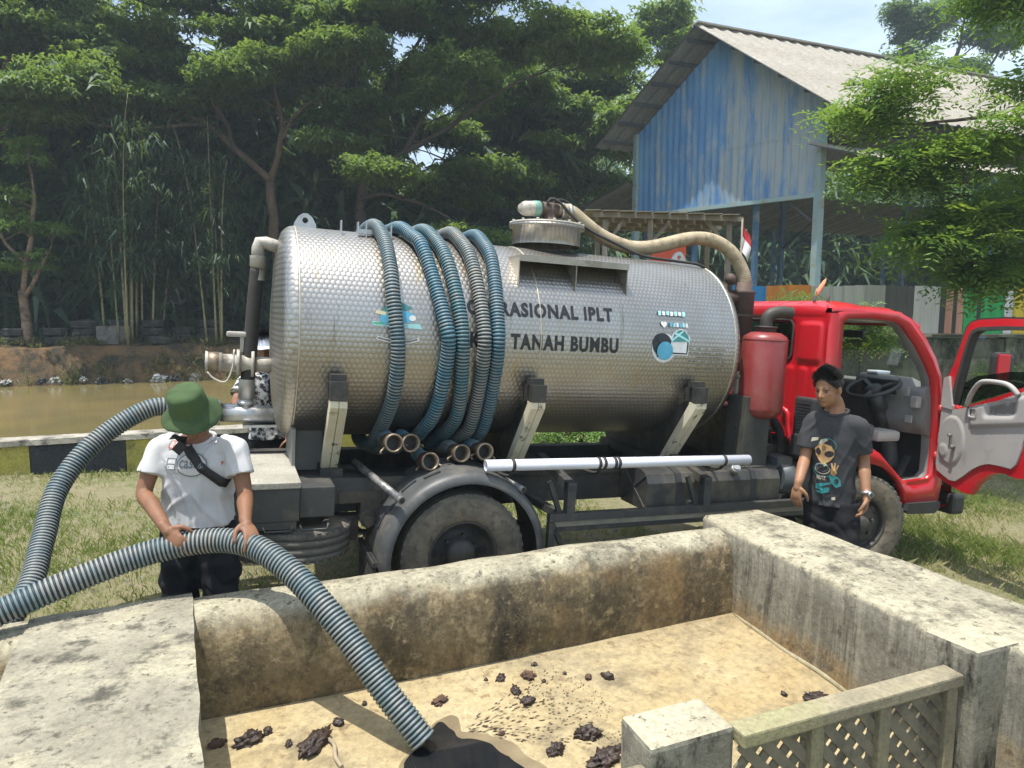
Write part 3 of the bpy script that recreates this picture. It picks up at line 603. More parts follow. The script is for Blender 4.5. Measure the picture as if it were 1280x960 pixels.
def wheel(s, v, dish, steer=0, outer=-1):
    """v = outer face; dish < 0: recessed disc (rear), > 0: proud hub (front); outer = -1 faces the near side"""
    wh = empty('wheel', Matrix.Identity(4)); wh.parent = truck; wh.matrix_local = Matrix.Translation((s, v - outer * .1025, .405)) @ Matrix.Rotation(R(steer), 4, 'Z') @ Matrix.Diagonal((1, -outer, 1, 1))
    t = bpy.data.objects.new('tyre', tyre_me); C.objects.link(t); t.parent = wh
    q = MB()
    q.lathe([(-.082, .226), (-.088, .221), (-.08, .212), (-.05, .205), (.06, .200), (.085, .222)], (0, 0, 0), (0, 1, 0), 40)
    if dish < 0: q.lathe([(-.04, .204), (.02, .196), (.035, .17), (.035, .12), (.01, .10), (-.03, .095), (-.055, .075), (-.06, 0)], (0, 0, 0), (0, 1, 0), 32)
    else: q.lathe([(-.04, .204), (-.02, .195), (-.035, .175), (-.066, .14), (-.07, .10), (-.07, .075), (-.105, .065), (-.115, .04), (-.115, 0)], (0, 0, 0), (0, 1, 0), 32)
    tp(q, 'rim', hubm, wh)
    for k in range(8):
        q = MB(); a = 2 * math.pi * k / 8; q.cyl((math.cos(a) * .165, -.045 if dish > 0 else .03, math.sin(a) * .165), (math.cos(a) * .165, -.052 if dish > 0 else .02, math.sin(a) * .165), .024, None, 10)
        tp(q, 'rim_hole', plastic, wh)
    for k in range(6):
        a = 2 * math.pi * k / 6 + .3; y0, y1 = (-.07, -.095) if dish > 0 else (.03, -.0)
        tp(MB().cyl((math.cos(a) * .11, y0, math.sin(a) * .11), (math.cos(a) * .11, y1, math.sin(a) * .11), .014, None, 6), 'wheel_nut', hubm, wh)
    return wh
wheel(0, 0, -1); wheel(0, .235, 1, 0); wheel(0, 1.86, -1, 0, 1); wheel(0, 1.625, 1, 0, 1); wheel(3.411, .01, 1, -9); wheel(3.411, 1.80, 1, -9, 1)
sp = empty('spare_wheel', Matrix.Identity(4)); sp.parent = truck; sp.matrix_local = Matrix.Translation((-1.06, .40, .52)) @ Matrix.Rotation(R(-92), 4, 'X') @ Matrix.Rotation(R(4), 4, 'Z')
t = bpy.data.objects.new('tyre', tyre_me); C.objects.link(t); t.parent = sp; t.scale = (1, 1.0, 1)
tp(MB().lathe([(-.08, .222), (-.05, .205), (.06, .2), (.08, .22)], (0, 0, 0), (0, 1, 0), 32), 'rim', hubm, sp)
# rear mudguards
for near in (1, 0):
    q = MB(); o = 1 if near else -1; v0 = -.03 if near else 1.89
    pf_ = [(.50, .548), (.30, .552), (.10, .55), (.04, .545), (.008, .525), (-.004, .495), (-.002, .478)]
    q.lathe([(d, r) for d, r in pf_], (0.005, v0, .405), (0, o, 0), 44, arc=(R(-12), R(186)), a0=(1, 0, 0) if near else (1, 0, 0)) if near else q.lathe(pf_, (0.005, v0, .405), (0, o, 0), 44, arc=(R(12), R(-186)), a0=(1, 0, 0))
    if near: q.v = [(x, y, .405 - (z - .405)) for x, y, z in q.v]      # axis handedness: arc above the axle
    if near: q.v = [(x, y, z) if True else 0 for x, y, z in q.v]
    g_ = tp(q, 'mudguard', plain('mudguard_plastic', (.085, .088, .09), (.06, .062, .063), 5, .48, dirt=(.17, .155, .125), dscale=6, dp=(.5, .75), bump=.15) if near else MATS['mudguard_plastic'])
    zs = [p[2] for p in q.v]
    if near:
        q = MB(); q.bx((-.575, -.03, .16), (-.562, .47, .43)); q.bx((-.583, -.035, .40), (-.555, .475, .43)); tp(q, 'mud_flap', concrete('flap_scuffed', (.05, .05, .05), (.08, .08, .075), (.4, .4, .38), 5, (.62, .7)), g_)
        for (a, b_, r_) in (((-.62, .50, .93), (-.435, -.09, .815), .024), ((.20, .42, .90), (.37, -.02, .83), .022)):
            q = MB(); q.cyl(a, b_, r_, None, 14); d = (Vector(b_) - Vector(a)).normalized(); q.m = 1; q.cyl(Vector(b_) + d * .001, Vector(b_) + d * .003, r_ * .72, None, 12)
            tp(q, 'mudguard_stay', [plain('stay_worn', (.13, .13, .13), (.28, .27, .25), 16, .5, .5, p=(.45, .55)) if 'stay_worn' not in MATS else MATS['stay_worn'], plastic], g_)
        for ang in (112, 128, 142, 155):
            a = R(ang); c, s_ = math.cos(a), math.sin(a); t = Vector((-s_, 0, c)); p = Vector((c * .556 + .005, .06 + (ang % 3) * .05, s_ * .556 + .405)); tp(MB().bar(p - t * .055, p + t * .055, .03, .008, (c, 0, s_)), 'stay_strap', frame_m, g_)
# side rails, fuel tank, boxes
q = MB(); q.bx((.57, -.02, .605), (2.86, .03, .655)); q.bx((.60, -.015, .535), (2.84, .025, .565)); q.bx((.57, -.02, .36), (.605, .03, .60)); q.bx((2.81, -.02, .30), (2.845, .03, .60)); q.bar((.59, .0, .60), (.70, .0, .38), .03, .03)
tp(q, 'side_guard', frame_m)
q = MB(); q.bx((.605, -.012, .567), (2.80, .02, .603)); tp(q, 'side_guard_slat', plain('slat_tan', (.30, .27, .20), (.2, .185, .14), 6, .8, bump=.3))
for s in (.78, 1.87):
    q = MB(); q.bar((s - .06, .52, .93), (s - .06, .0, .83), .06, .06); q.bx((s - .09, -.02, .655), (s - .03, .04, .86)); q.bar((s - .15, .50, .64), (s - .12, .02, .64), .05, .05); q.bar((s - .2, .04, .86), (s - .12, .04, .66), .03, .03); q.m = 1; q.bx((s - .082, -.0215, .80), (s - .038, -.0205, .845)); tp(q, 'guard_bracket', [frame_m, plastic])
q = MB(); f = lambda x, y, d: (d, x, y)
tank_o = [(.10, .64), (.10, .80), (.13, .86), (.20, .885), (.46, .885), (.48, .64), (.44, .60), (.14, .60)]
q.prism(tank_o, f, 1.38, 2.58); fuel = tp(q, 'fuel_tank', plain('fuel_tank_metal', (.10, .10, .098), (.07, .07, .068), 3, .42, .5, dirt=(.20, .18, .14), dscale=4, dp=(.45, .7), bump=.1))
q = MB(); q.bar((1.377, .13, .62), (1.377, .45, .86), .02, .006, (1, 0, 0)); q.bar((1.377, .13, .86), (1.377, .45, .62), .02, .006, (1, 0, 0)); tp(q, 'tank_emboss', frame_m, fuel)
for s in (1.62, 2.30):
    tp(MB().prism([(a + (-.006 if a < .3 else .006), c + (.006 if c > .7 else -.006)) for a, c in tank_o], f, s, s + .05), 'tank_band', plastic, fuel)
q = MB(); q.cyl((2.15, .13, .86), (2.14, .09, .90), .035, None, 14); q.cyl((2.14, .09, .90), (2.138, .082, .908), .026, None, 10); tp(q, 'filler_cap', galv, fuel); tp(MB().lathe([(0, .05), (.01, .05), (.012, .02), (.03, .02), (.03, 0)], (1.98, .28, .886), (0, 0, 1), 14), 'sender_cover', galv, fuel)
q = MB(); q.cyl((2.62, .22, .78), (2.92, .22, .76), .13, None, 20); q.bx((2.60, .16, .86), (2.75, .40, .95), .01); tp(q, 'air_reservoir', plain('reservoir_paint', (.10, .115, .12), (.07, .08, .085), 4, .4, .2))
q = MB(); q.bx((2.28, .20, .88), (2.52, .42, 1.42), .005); q.bx((2.24, .16, .868), (2.62, .50, .884)); tp(q, 'pump_box', plain('box_grime', (.06, .066, .06), (.045, .045, .042), 4, .55, dirt=(.10, .09, .07)))
q = MB()
q.bx((2.60, .50, .84), (2.82, .95, 1.12), .02); q.cyl((2.58, .42, 1.0), (2.58, .60, 1.0), .12, None, 20); q.cyl((2.62, .40, 1.14), (2.80, .40, 1.14), .03, None, 10); q.cyl((2.70, .35, .93), (2.70, .5, .93), .09, None, 18); q.cyl((2.52, .55, 1.2), (2.76, .55, 1.22), .045, None, 12); q.bx((2.45, .6, .86), (2.6, 1.2, 1.3), .02)
for k in range(5): q.tube(spline([(2.45 + .05 * k, .5, 1.28 - .05 * k), (2.58 + .03 * k, .38, 1.22), (2.72, .4 + .03 * k, 1.08), (2.80, .45, .92)], 5), .012, 6)
pump = tp(q, 'vacuum_pump', plain('pump_grime', (.075, .07, .062), (.13, .125, .115), 14, .5, .5, bump=.3))
q = MB(); q.tube(spline([(2.66, .45, 1.3), (2.76, .36, 1.15), (2.78, .34, .98), (2.74, .34, .88)], 6), .035, 10); q.tube(spline([(2.3, .5, 1.4), (2.36, .34, 1.3), (2.3, .3, 1.15)], 5), .03, 8); tp(q, 'rubber_duct', rubber, pump)
q = MB(); q.cyl((2.33, .36, 1.58), (2.39, .34, 1.50), .035, None, 10); q.bx((2.31, .36, 1.42), (2.38, .42, 1.60), .01); q.cyl((2.34, .33, 1.44), (2.34, .33, 1.55), .022, None, 8); tp(q, 'pump_fitting', dirty_white, pump)
# maroon separator vessel with black elbow
SX, SV = 2.47, .27
q = MB(); q.lathe([(1.245, .0), (1.25, .09), (1.27, .14), (1.31, .168), (1.33, .17), (1.86, .17), (1.885, .16), (1.915, .115), (1.93, .0)], (SX, SV, 0), (0, 0, 1), 32); q.lathe([(1.852, .1705), (1.856, .1725), (1.862, .1725), (1.866, .1705)], (SX, SV, 0), (0, 0, 1), 32); vs_ = tp(q, 'separator_vessel', maroon)
q = MB(); q.lathe([(1.925, .075), (1.95, .075), (1.95, .085), (1.965, .085), (1.965, .05)], (SX, SV, 0), (0, 0, 1), 24); q.tube(spline([(SX, SV, 1.95), (SX, SV, 2.02), (SX + .03, SV - .01, 2.06), (SX + .10, SV - .03, 2.08), (SX + .19, SV - .05, 2.075)], 5), .048, 14, False); q.bx((SX - .3, SV + .10, 2.035), (SX + .06, SV + .14, 2.05)); tp(q, 'exhaust_elbow', plain('elbow_black', (.045, .043, .04), (.07, .062, .05), 9, .6, .3), vs_)
# moisture trap and beige transfer hose
q = MB(); q.lathe([(1.82, 0), (1.82, .05), (1.86, .092), (2.23, .095), (2.24, .10), (2.26, .10), (2.27, .07), (2.33, .068), (2.33, 0)], (2.665, .80, 0), (0, 0, 1), 24); q.tube([(2.30, .80, 2.19), (2.62, .80, 2.19)], .05, 12); q.ball((2.52, .80, 2.35), .05, 12, 8); q.cyl((2.52, .80, 2.22), (2.52, .80, 2.34), .02, None, 8); q.cyl((2.665, .80, 1.5), (2.665, .80, 1.84), .055, None, 14); tp(q, 'moisture_trap', rust)
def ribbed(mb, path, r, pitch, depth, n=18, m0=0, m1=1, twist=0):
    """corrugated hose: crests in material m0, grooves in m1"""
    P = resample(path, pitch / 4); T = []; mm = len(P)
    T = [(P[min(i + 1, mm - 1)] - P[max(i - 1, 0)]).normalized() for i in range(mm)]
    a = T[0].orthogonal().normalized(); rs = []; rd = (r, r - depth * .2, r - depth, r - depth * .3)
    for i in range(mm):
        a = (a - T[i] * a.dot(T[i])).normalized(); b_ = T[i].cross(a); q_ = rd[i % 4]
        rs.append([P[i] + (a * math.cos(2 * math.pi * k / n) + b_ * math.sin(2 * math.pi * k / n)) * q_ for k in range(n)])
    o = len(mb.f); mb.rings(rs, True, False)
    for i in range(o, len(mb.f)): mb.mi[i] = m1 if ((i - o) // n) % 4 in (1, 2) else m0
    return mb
q = MB(); path = spline([(.93, .93, 2.768), (1.05, .93, 2.765), (1.157, .92, 2.70), (1.30, .91, 2.615), (1.453, .90, 2.562), (1.60, .90, 2.54), (1.753, .9, 2.553), (1.90, .9, 2.59), (2.056, .9, 2.638), (2.20, .9, 2.668), (2.335, .89, 2.672), (2.46, .87, 2.635), (2.56, .84, 2.56), (2.63, .82, 2.46), (2.663, .80, 2.37), (2.665, .80, 2.28)], 6)
ribbed(q, path, .057, .014, .003, 16); th_ = tp(q, 'transfer_hose', [beige_hose, beige_hose])
q = MB()
for c, a in (((.97, .93, 2.767), (1, 0, 0)), ((1.03, .93, 2.766), (1, 0, -.05)), ((2.665, .80, 2.30), (0, 0, 1))): q.lathe([(-.012, .059), (-.012, .063), (.012, .063), (.012, .059)], c, a, 18)
tp(q, 'hose_clamp', galv, th_)
# ================================================================== cab
def glassy(name, tint, rough=.02, alpha=.25):
    m, n, b, l = new_mat(name)
    t = n.nodes.new('ShaderNodeBsdfTransparent'); t.inputs[0].default_value = (*tint, 1); g = n.nodes.new('ShaderNodeBsdfGlossy'); g.inputs['Roughness'].default_value = rough
    lw_ = n.nodes.new('ShaderNodeLayerWeight'); lw_.inputs[0].default_value = .5; pw_ = n.nodes.new('ShaderNodeMath'); pw_.operation = 'POWER'; l(lw_.outputs['Facing'], pw_.inputs[0]); pw_.inputs[1].default_value = 4; fr_ = n.nodes.new('ShaderNodeMath'); fr_.operation = 'MULTIPLY_ADD'; l(pw_.outputs[0], fr_.inputs[0]); fr_.inputs[1].default_value = .85; fr_.inputs[2].default_value = .05; mx_ = n.nodes.new('ShaderNodeMixShader')
    l(fr_.outputs[0], mx_.inputs[0]); l(t.outputs[0], mx_.inputs[1]); l(g.outputs[0], mx_.inputs[2]); l(mx_.outputs[0], n.nodes['Material Output'].inputs[0]); return m
glass = glassy('window_glass', (.80, .88, .84)); tint_glass = glassy('tinted_glass', (.10, .13, .11))
CV0, CV1 = .03, 1.80                                    # near and far side of the cab
I_ = [(3.035, 1.98), (3.045, 2.035), (3.10, 2.062), (3.35, 2.072), (3.60, 2.062), (3.70, 2.03), (3.86, 1.885), (4.0, 1.72), (4.075, 1.60), (4.115, 1.45), (4.15, 1.2), (4.17, .95), (4.17, .79), (4.12, .74), (3.95, .722), (3.86, .73), (3.78, .79), (3.66, .885), (3.54, .985), (3.40, 1.05), (3.2, 1.066), (3.07, 1.08), (3.035, 1.12), (3.033, 1.5)]
O_ = [(2.90, 1.99), (2.915, 2.07), (3.03, 2.125), (3.34, 2.15), (3.62, 2.142), (3.785, 2.085), (3.94, 1.945), (4.065, 1.79), (4.15, 1.64), (4.205, 1.45), (4.26, 1.2), (4.285, .95), (4.29, .70), (4.27, .55), (4.0, .535), (3.875, .555), (3.845, .65), (3.755, .768), (3.60, .868), (3.41, .912), (3.20, .865), (3.02, .90), (2.905, 1.03), (2.90, 1.5)]
def side(vv, sg, closed):
    q = MB(); crown = lambda z: sg * .035 * max(0, (z - 1.55) / .6) ** 1.6
    mid = [((a + c) / 2, (b_ + d) / 2) for (a, b_), (c, d) in zip(I_, O_)]
    y = lambda p, dv: (p[0], vv + crown(p[1]) + sg * dv, p[1])
    rs = [[y(p, .055) for p in I_], [y(p, .006) for p in I_], [y(p, -.004) for p in mid], [y(p, .0) for p in O_], [y((p[0] + .0, p[1]), .05) for p in O_]]
    if sg < 0: rs = [r[::-1] for r in rs]
    q.rings(rs[::-1], True, False); return q
cab = tp(side(CV0, 1, False), 'cab_shell', red)
tp(side(CV1, -1, False), 'cab_side', red, cab)
# black seal and grey trim round the door opening
q = MB(); cen = Vector((3.6, 1.4))
def inset(pts, d): return [(p[0] + (cen.x - p[0]) / math.hypot(cen.x - p[0], cen.y - p[1]) * d, p[1] + (cen.y - p[1]) / math.hypot(cen.x - p[0], cen.y - p[1]) * d) for p in pts]
for d0, d1, v_ in ((-.002, .012, .052),): q.rings([[(x, CV0 + v_ + .035 * max(0, (z - 1.55) / .6) ** 1.6, z) for x, z in inset(I_, d0)], [(x, CV0 + v_ + .012 + .035 * max(0, (z - 1.55) / .6) ** 1.6, z) for x, z in inset(I_, d1)], [(x, CV0 + v_ + .07 + .035 * max(0, (z - 1.55) / .6) ** 1.6, z) for x, z in inset(I_, d1 + .004)]][::-1], True, False)
tp(q, 'door_seal', plain('seal_grey', (.20, .195, .185), (.15, .15, .145), 6, .6), cab)
# back wall with pressed panels and rear window
def rr(x, y, x0, x1, y0, y1, r):
    dx = abs(x - (x0 + x1) / 2) - (x1 - x0) / 2 + r; dy = abs(y - (y0 + y1) / 2) - (y1 - y0) / 2 + r
    return min(max(dx, dy), 0) + math.hypot(max(dx, 0), max(dy, 0)) - r
WIN = (.44, 1.39, 1.71, 2.02, .06)
def press(v, z):
    h = 0
    for (a, b_, c, d) in ((.12, .37, 1.70, 2.02), (1.46, 1.71, 1.70, 2.02), (.10, .20, 1.22, 1.66), (.24, .34, 1.22, 1.66), (.38, .48, 1.22, 1.66), (.54, .72, 1.22, 1.66), (.78, .96, 1.22, 1.66), (1.0, 1.2, 1.22, 1.66), (1.26, 1.5, 1.22, 1.66), (1.55, 1.7, 1.22, 1.66)):
        e = rr(v, z, a, b_, c, d, .035); h += .016 * max(0, min(1, -e / .014))
    e = rr(v, z, *WIN); h -= .012 * max(0, min(1, 1 - abs(e - .02) / .02)); return h
q = MB(); us = np.arange(CV0 + .045, CV1 - .04, .016); zs = np.arange(1.07, 2.10, .016)
q.grid(lambda v, z: (2.90 - press(v, z), v, z), us, zs)
keep = [i for i, f_ in enumerate(q.f) if rr(sum(q.v[k][1] for k in f_) / 4, sum(q.v[k][2] for k in f_) / 4, *WIN) > 0]
q.f = [q.f[i] for i in keep]; q.mi = [0] * len(keep); q.sm = [True] * len(keep)
for sg, vv in ((1, CV0), (-1, CV1)):                    # rounded corners
    q.rings([[(2.90 + .05 * (1 - math.cos(t)) if False else 2.95 - .05 * math.cos(t), vv + sg * (.05 - .05 * math.sin(t)), z) for z in zs] for t in np.linspace(0, math.pi / 2, 6)], False, False)
tp(q, 'back_wall', red, cab)
def rloop(x0, x1, y0, y1, r, n=6):
    o = []
    for cx_, cy_, a0 in ((x1 - r, y1 - r, 0), (x0 + r, y1 - r, 90), (x0 + r, y0 + r, 180), (x1 - r, y0 + r, 270)):
        o += [(cx_ + r * math.cos(R(a0 + 90 * k / n)), cy_ + r * math.sin(R(a0 + 90 * k / n))) for k in range(n + 1)]
    return o
q = MB(); lo = rloop(*WIN[:4], .06); q.rings([[(2.893, v, z) for v, z in rloop(WIN[0] - .022, WIN[1] + .022, WIN[2] - .022, WIN[3] + .022, .075)], [(2.885, v, z) for v, z in rloop(WIN[0] - .008, WIN[1] + .008, WIN[2] - .008, WIN[3] + .008, .065)], [(2.905, v, z) for v, z in lo]], True, False); tp(q, 'window_gasket', rubber, cab)
q = MB(); q.add([(2.904, v, z) for v, z in lo], [tuple(range(len(lo)))]); tp(q, 'rear_window', tint_glass, cab)
# roof
q = MB(); rv = np.linspace(0, 1, 25)
def roof(s, t):
    v = CV0 + .075 + (CV1 - CV0 - .15) * t; e = 1 - abs(2 * t - 1); edge = min(1, e / .22)
    zb = 2.13 + .02 * math.sin(math.pi * min(1, (s - 2.88) / .5)) if s < 3.62 else 2.15 - (s - 3.62) * .36
    up = (.05 * (1 - (1 - edge) ** 2)) * min(1, max(0, (s - 2.895) / .10) ** .5)
    if s > 3.55: up *= max(.2, 1 - (s - 3.55) / .35)
    groove = .022 * max(0, 1 - abs(((v - .12) % .21) - .105) / .016) * max(0, min(1, (3.16 - s) / .05)) * min(1, max(0, (s - 2.90) / .03)) * (1 if .15 < t < .9 else 0)
    return (s, v, zb + up - groove)
sr = list(np.linspace(2.905, 3.1, 16)) + list(np.linspace(3.13, 3.88, 20)); tv_ = sorted(set(list(np.linspace(0, .1, 5)) + list(np.linspace(.1, .9, 110)) + list(np.linspace(.9, 1, 5))))
q.grid(roof, sr, tv_)
for t, sg, vv in ((0, 1, CV0), (1, -1, CV1)):           # drip rail joining side and roof
    q.rings([[roof(s, t) for s in sr], [(s, vv + sg * .030, roof(s, t)[2] - .004 if s < 3.65 else roof(s, t)[2] - .012) for s in sr], [(s, vv + sg * .03, min(roof(s, t)[2] - .03, 2.11 if s < 3.65 else roof(s, t)[2] - .04)) for s in sr]], False, False)
q.rings([[roof(2.905, t) for t in tv_], [(2.888, roof(2.905, t)[1], 2.105) for t in tv_], [(2.90, roof(2.905, t)[1], 2.06) for t in tv_]], False, False)
tp(q, 'roof', red, cab)
# windscreen, pillars, nose
q = MB(); pa = lambda t, k: (3.88 + (4.30 - 3.88) * t, [CV0 + .10 - .03 * t, CV1 - .10 + .03 * t][k], 2.05 + (1.52 - 2.05) * t)
q.grid(lambda t, k: (3.88 + .42 * t + .05 * math.sin(math.pi * k), CV0 + .10 - .03 * t + (CV1 - CV0 - .2 + .06 * t) * k, 2.05 - .53 * t), np.linspace(0, 1, 5), np.linspace(0, 1, 13)); tp(q, 'windscreen', glass, cab)
q = MB(); nose = [(4.30, 1.53), (4.36, 1.46), (4.46, 1.2), (4.52, .95), (4.54, .62), (4.50, .50), (4.2, .48)]
q.rings([[(s + .05 * math.sin(math.pi * k) - (.10 if k in (0, 1) else 0), CV0 + .01 + (CV1 - CV0 - .02) * k, z) for s, z in nose] for k in (0, .04, .2, .5, .8, .96, 1)], False, False)
q.bx((3.86, CV0 + .10, 2.03), (3.92, CV1 - .10, 2.06)); tp(q, 'nose_panel', red, cab)
q = MB(); q.bx((4.46, CV0, .42), (4.62, CV1, .60), .03); tp(q, 'bumper', plastic, cab)
for vv in (.20, 1.50): tp(MB().bx((4.50, vv, .68), (4.585, vv + .24, .86), .03), 'headlight', galv, cab)
# step, floor, inner arch
q = MB(); q.prism([(3.86, .50), (3.90, .47), (4.20, .46), (4.26, .50), (4.26, .56), (3.88, .56)], lambda x, y, d: (x, d, y), CV0 - .03, CV0 + .16); tp(q, 'cab_step', plastic, cab)
q = MB(); q.prism([(3.885, .50), (4.24, .50), (4.27, .60), (4.24, .74), (4.16, .76), (3.88, .74), (3.85, .66)], lambda x, y, d: (x, d, y), CV0 + .004, CV0 + .05); tp(q, 'sill_panel', red, cab)
q = MB(); q.lathe([(0, .47), (.5, .47)], (3.41, CV0 + .05, .42), (0, 1, 0), 30, arc=(0, math.pi), a0=(1, 0, 0))
if sum(p[2] for p in q.v) / len(q.v) < .42: q.v = [(x, y, .84 - z) for x, y, z in q.v]
q.lathe([(0, .47), (0, .2)], (3.41, CV0 + .55, .42), (0, 1, 0), 30, arc=(0, math.pi), a0=(1, 0, 0)); tp(q, 'wheel_housing', plastic, cab)
q = MB(); q.bx((3.80, CV0 + .06, .68), (4.40, CV1 - .06, .72)); q.bx((2.95, CV0 + .06, 1.0), (3.46, CV1 - .06, 1.05)); q.bx((3.44, CV0 + .30, .70), (3.48, CV1 - .06, 1.05)); q.bx((4.38, CV0 + .05, .70), (4.42, CV1 - .05, 1.5)); q.bx((2.935, CV0 + .06, 1.05), (2.95, CV1 - .06, 1.69)); tp(q, 'cab_floor', dark_trim, cab)
q = MB(); q.rings([[(x, CV0 + .07, z) for x, z in [(3.10, 1.09), (3.40, 1.075), (3.56, 1.0), (3.70, .89), (3.80, .80), (3.88, .735)]], [(x, CV0 + .30, z) for x, z in [(3.10, 1.10), (3.42, 1.10), (3.57, 1.01), (3.70, .90), (3.80, .81), (3.88, .735)]]], False, False); q.bx((3.86, CV0 + .05, .722), (4.17, CV0 + .16, .735)); q.f = q.f; tp(q, 'arch_trim', grey_trim, cab)
q = MB(); q.bx((2.97, CV0 + .09, 2.05), (3.85, CV1 - .09, 2.075)); tp(q, 'headliner', grey_trim, cab)
for v0, v1 in ((.16, .66), (.74, 1.66)):
    q = MB(); q.box(((3.36), (v0 + v1) / 2, 1.14), (.52, v1 - v0, .14), None, .05); st = tp(q, 'seat', plain('seat_cloth', (.09, .088, .09), (.13, .125, .12), 14, .85) if 'seat_cloth' not in MATS else MATS['seat_cloth'], cab)
    q = MB(); q.bar((3.11, (v0 + v1) / 2, 1.18), (3.0, (v0 + v1) / 2, 1.68), v1 - v0 - .02, .11, (1, 0, 0), .04); tp(q, 'seat_back', MATS['seat_cloth'], cab)
q = MB(); q.box((3.72, .22, 1.11), (.26, .22, .09), None, .03); tp(q, 'side_console', grey_trim, cab)
# dashboard, wheel, column
q = MB(); dsh = [(4.36, 1.53), (4.18, 1.56), (4.05, 1.60), (3.99, 1.57), (3.97, 1.48), (4.02, 1.40), (4.00, 1.25), (4.06, 1.12), (4.36, 1.08)]
def dprof(v): k = 1 if .2 < v < .75 else 0; return [(s - (0 if 0 < i < 7 and k else .0) + (0 if k else .06 if 1 < i < 8 else 0), z - (0 if k else .05 if 1 <= i <= 3 else 0)) for i, (s, z) in enumerate(dsh)]
q.rings([[(s, v, z) for s, z in dprof(v)] for v in (CV0 + .05, .19, .22, .74, .78, CV1 - .05)], True, True); dsb = tp(q, 'dashboard', plain('dash_grey', (.22, .215, .21), (.18, .175, .17), 3, .6), cab)
q = MB(); q.bx((3.968, .30, 1.44), (3.99, .66, 1.565), .01); q.m = 1
for v in (.22, .70): q.bx((3.99, v - .03, 1.44), (4.005, v + .02, 1.52), .005)
q.bx((3.985, .14, 1.22), (4.0, .20, 1.28)); q.box((4.0, .125, 1.40), (.06, .07, .10), None, .015); tp(q, 'dash_switchgear', [plastic, grey_trim], cab)
sc_, sa_ = Vector((3.87, .45, 1.50)), Vector((-.42, 0, .91)).normalized()
q = MB(); a = sa_.orthogonal().normalized(); b_ = sa_.cross(a); q.tube([sc_ + (a * math.cos(t) + b_ * math.sin(t)) * .215 for t in np.linspace(0, 2 * math.pi, 41)], .016, 10, False)
for t in (.3, 2.84, 4.71): q.bar(sc_ + (a * math.cos(t) + b_ * math.sin(t)) * .21, sc_ - sa_ * .03, .035, .02, sa_, .006)
q.lathe([(-.06, .05), (-.02, .075), (.0, .06), (.005, 0)], sc_, sa_, 16); q.cyl(sc_ - sa_ * .05, sc_ - sa_ * .45, .045, .06, 14); q.cyl(sc_ - sa_ * .08, sc_ - sa_ * .22, .07, .08, 14); q.tube([sc_ - sa_ * .1, sc_ - sa_ * .09 + Vector((.02, -.17, .02))], .009, 6); q.tube(spline([sc_ - sa_ * .45, (4.1, .43, 1.0), (4.12, .4, .75)], 4), .07, 10); tp(q, 'steering_wheel', plain('wheel_vinyl', (.055, .055, .056), (.08, .08, .08), 8, .5), cab)
q = MB(); q.bar((4.18, .30, .90), (4.05, .27, .74), .03, .02); q.bx((4.0, .24, .735), (4.08, .32, .76)); tp(q, 'pedal', plastic, cab); tp(MB().bar((3.95, .17, .745), (4.16, .25, .90), .025, .025), 'brake_lever', plastic, cab); q = MB(); q.cyl((3.75, .8, .75), (3.78, .78, 1.35), .012, None, 8); q.ball((3.78, .78, 1.36), .03, 8, 6); tp(q, 'gear_lever', plastic, cab)
q = MB(); q.box((3.92, .75, 1.95), (.04, .22, .07), None, .02); tp(q, 'rear_view_mirror', plastic, cab); tp(MB().box((4.12, .62, 1.615), (.16, .12, .03), None, .01), 'dash_papers', pipe_white, cab)
q = MB(); q.add([(x, CV1 - .03 + .035 * -max(0, (z - 1.55) / .6) ** 1.6, z) for x, z in I_ if z > 1.3], [tuple(range(len([1 for x, z in I_ if z > 1.3])))]); tp(q, 'far_window', glass, cab)
q = MB(); lowp = [(x, z) for x, z in I_ if z < 1.46] + [(3.033, 1.46)]; q.prism(lowp, lambda x, y, d: (x, d, y), CV1 - .06, CV1 - .012); tp(q, 'far_door', red, cab)
# air intake duct and bracket behind the cab
q = MB(); q.box((2.80, .10, 1.28), (.10, .20, .30), None, .02)
for k in range(9): q.bx((2.745, .03, 1.18 + k * .025), (2.752, .17, 1.19 + k * .025))
tp(q, 'air_intake', plastic, cab); tp(MB().box((2.80, .11, 1.05), (.14, .16, .18), None, .02), 'battery_box', plastic, cab)
q = MB(); q.tube(spline([(2.885, .46, 1.30), (2.885, .40, 1.26), (2.88, .37, 1.14), (2.88, .33, 1.04), (2.88, .25, .995), (2.88, .14, .98)], 6), .022, 8); tp(q, 'cab_underside_edge', red, cab)
for v in (.16, .30): tp(MB().lathe([(0, .012), (.05, .012), (.055, 0)], (2.96, v, 2.18), (0, 0, 1), 8), 'marker_stub', rust, cab)
# open door, hinged at the A-pillar
PH = R(73); dd = Vector((-math.cos(PH), -math.sin(PH), 0)); dn = Vector((math.sin(PH), -math.cos(PH), 0))       # dn: outer side of the door
HG = Vector((4.13, .0, 0)); DP = lambda x, z, o=0: HG + dd * x + dn * o + Vector((0, 0, z))
def dprism(poly, o0, o1): return MB().prism(poly, lambda x, y, d: DP(x, y, d), o0, o1)
low = [(-.02, 1.63), (-.02, .80), (.10, .765), (.30, .73), (.385, .728), (.43, .80), (.47, .85), (.53, .905), (.60, .945), (.70, .968), (.82, .955), (.90, .97), (.945, 1.08), (.965, 1.35), (.96, 1.69), (.82, 1.63), (.60, 1.54), (.36, 1.455), (.16, 1.385), (.125, 1.41), (.06, 1.64)]
door = tp(dprism(low, .03, .085), 'door', red)
fo_ = [(.0, 1.60), (.06, 1.72), (.12, 1.90), (.17, 2.04), (.21, 2.085), (.30, 2.105), (.55, 2.115), (.78, 2.11), (.90, 2.09), (.945, 2.04), (.965, 1.9), (.96, 1.68)]
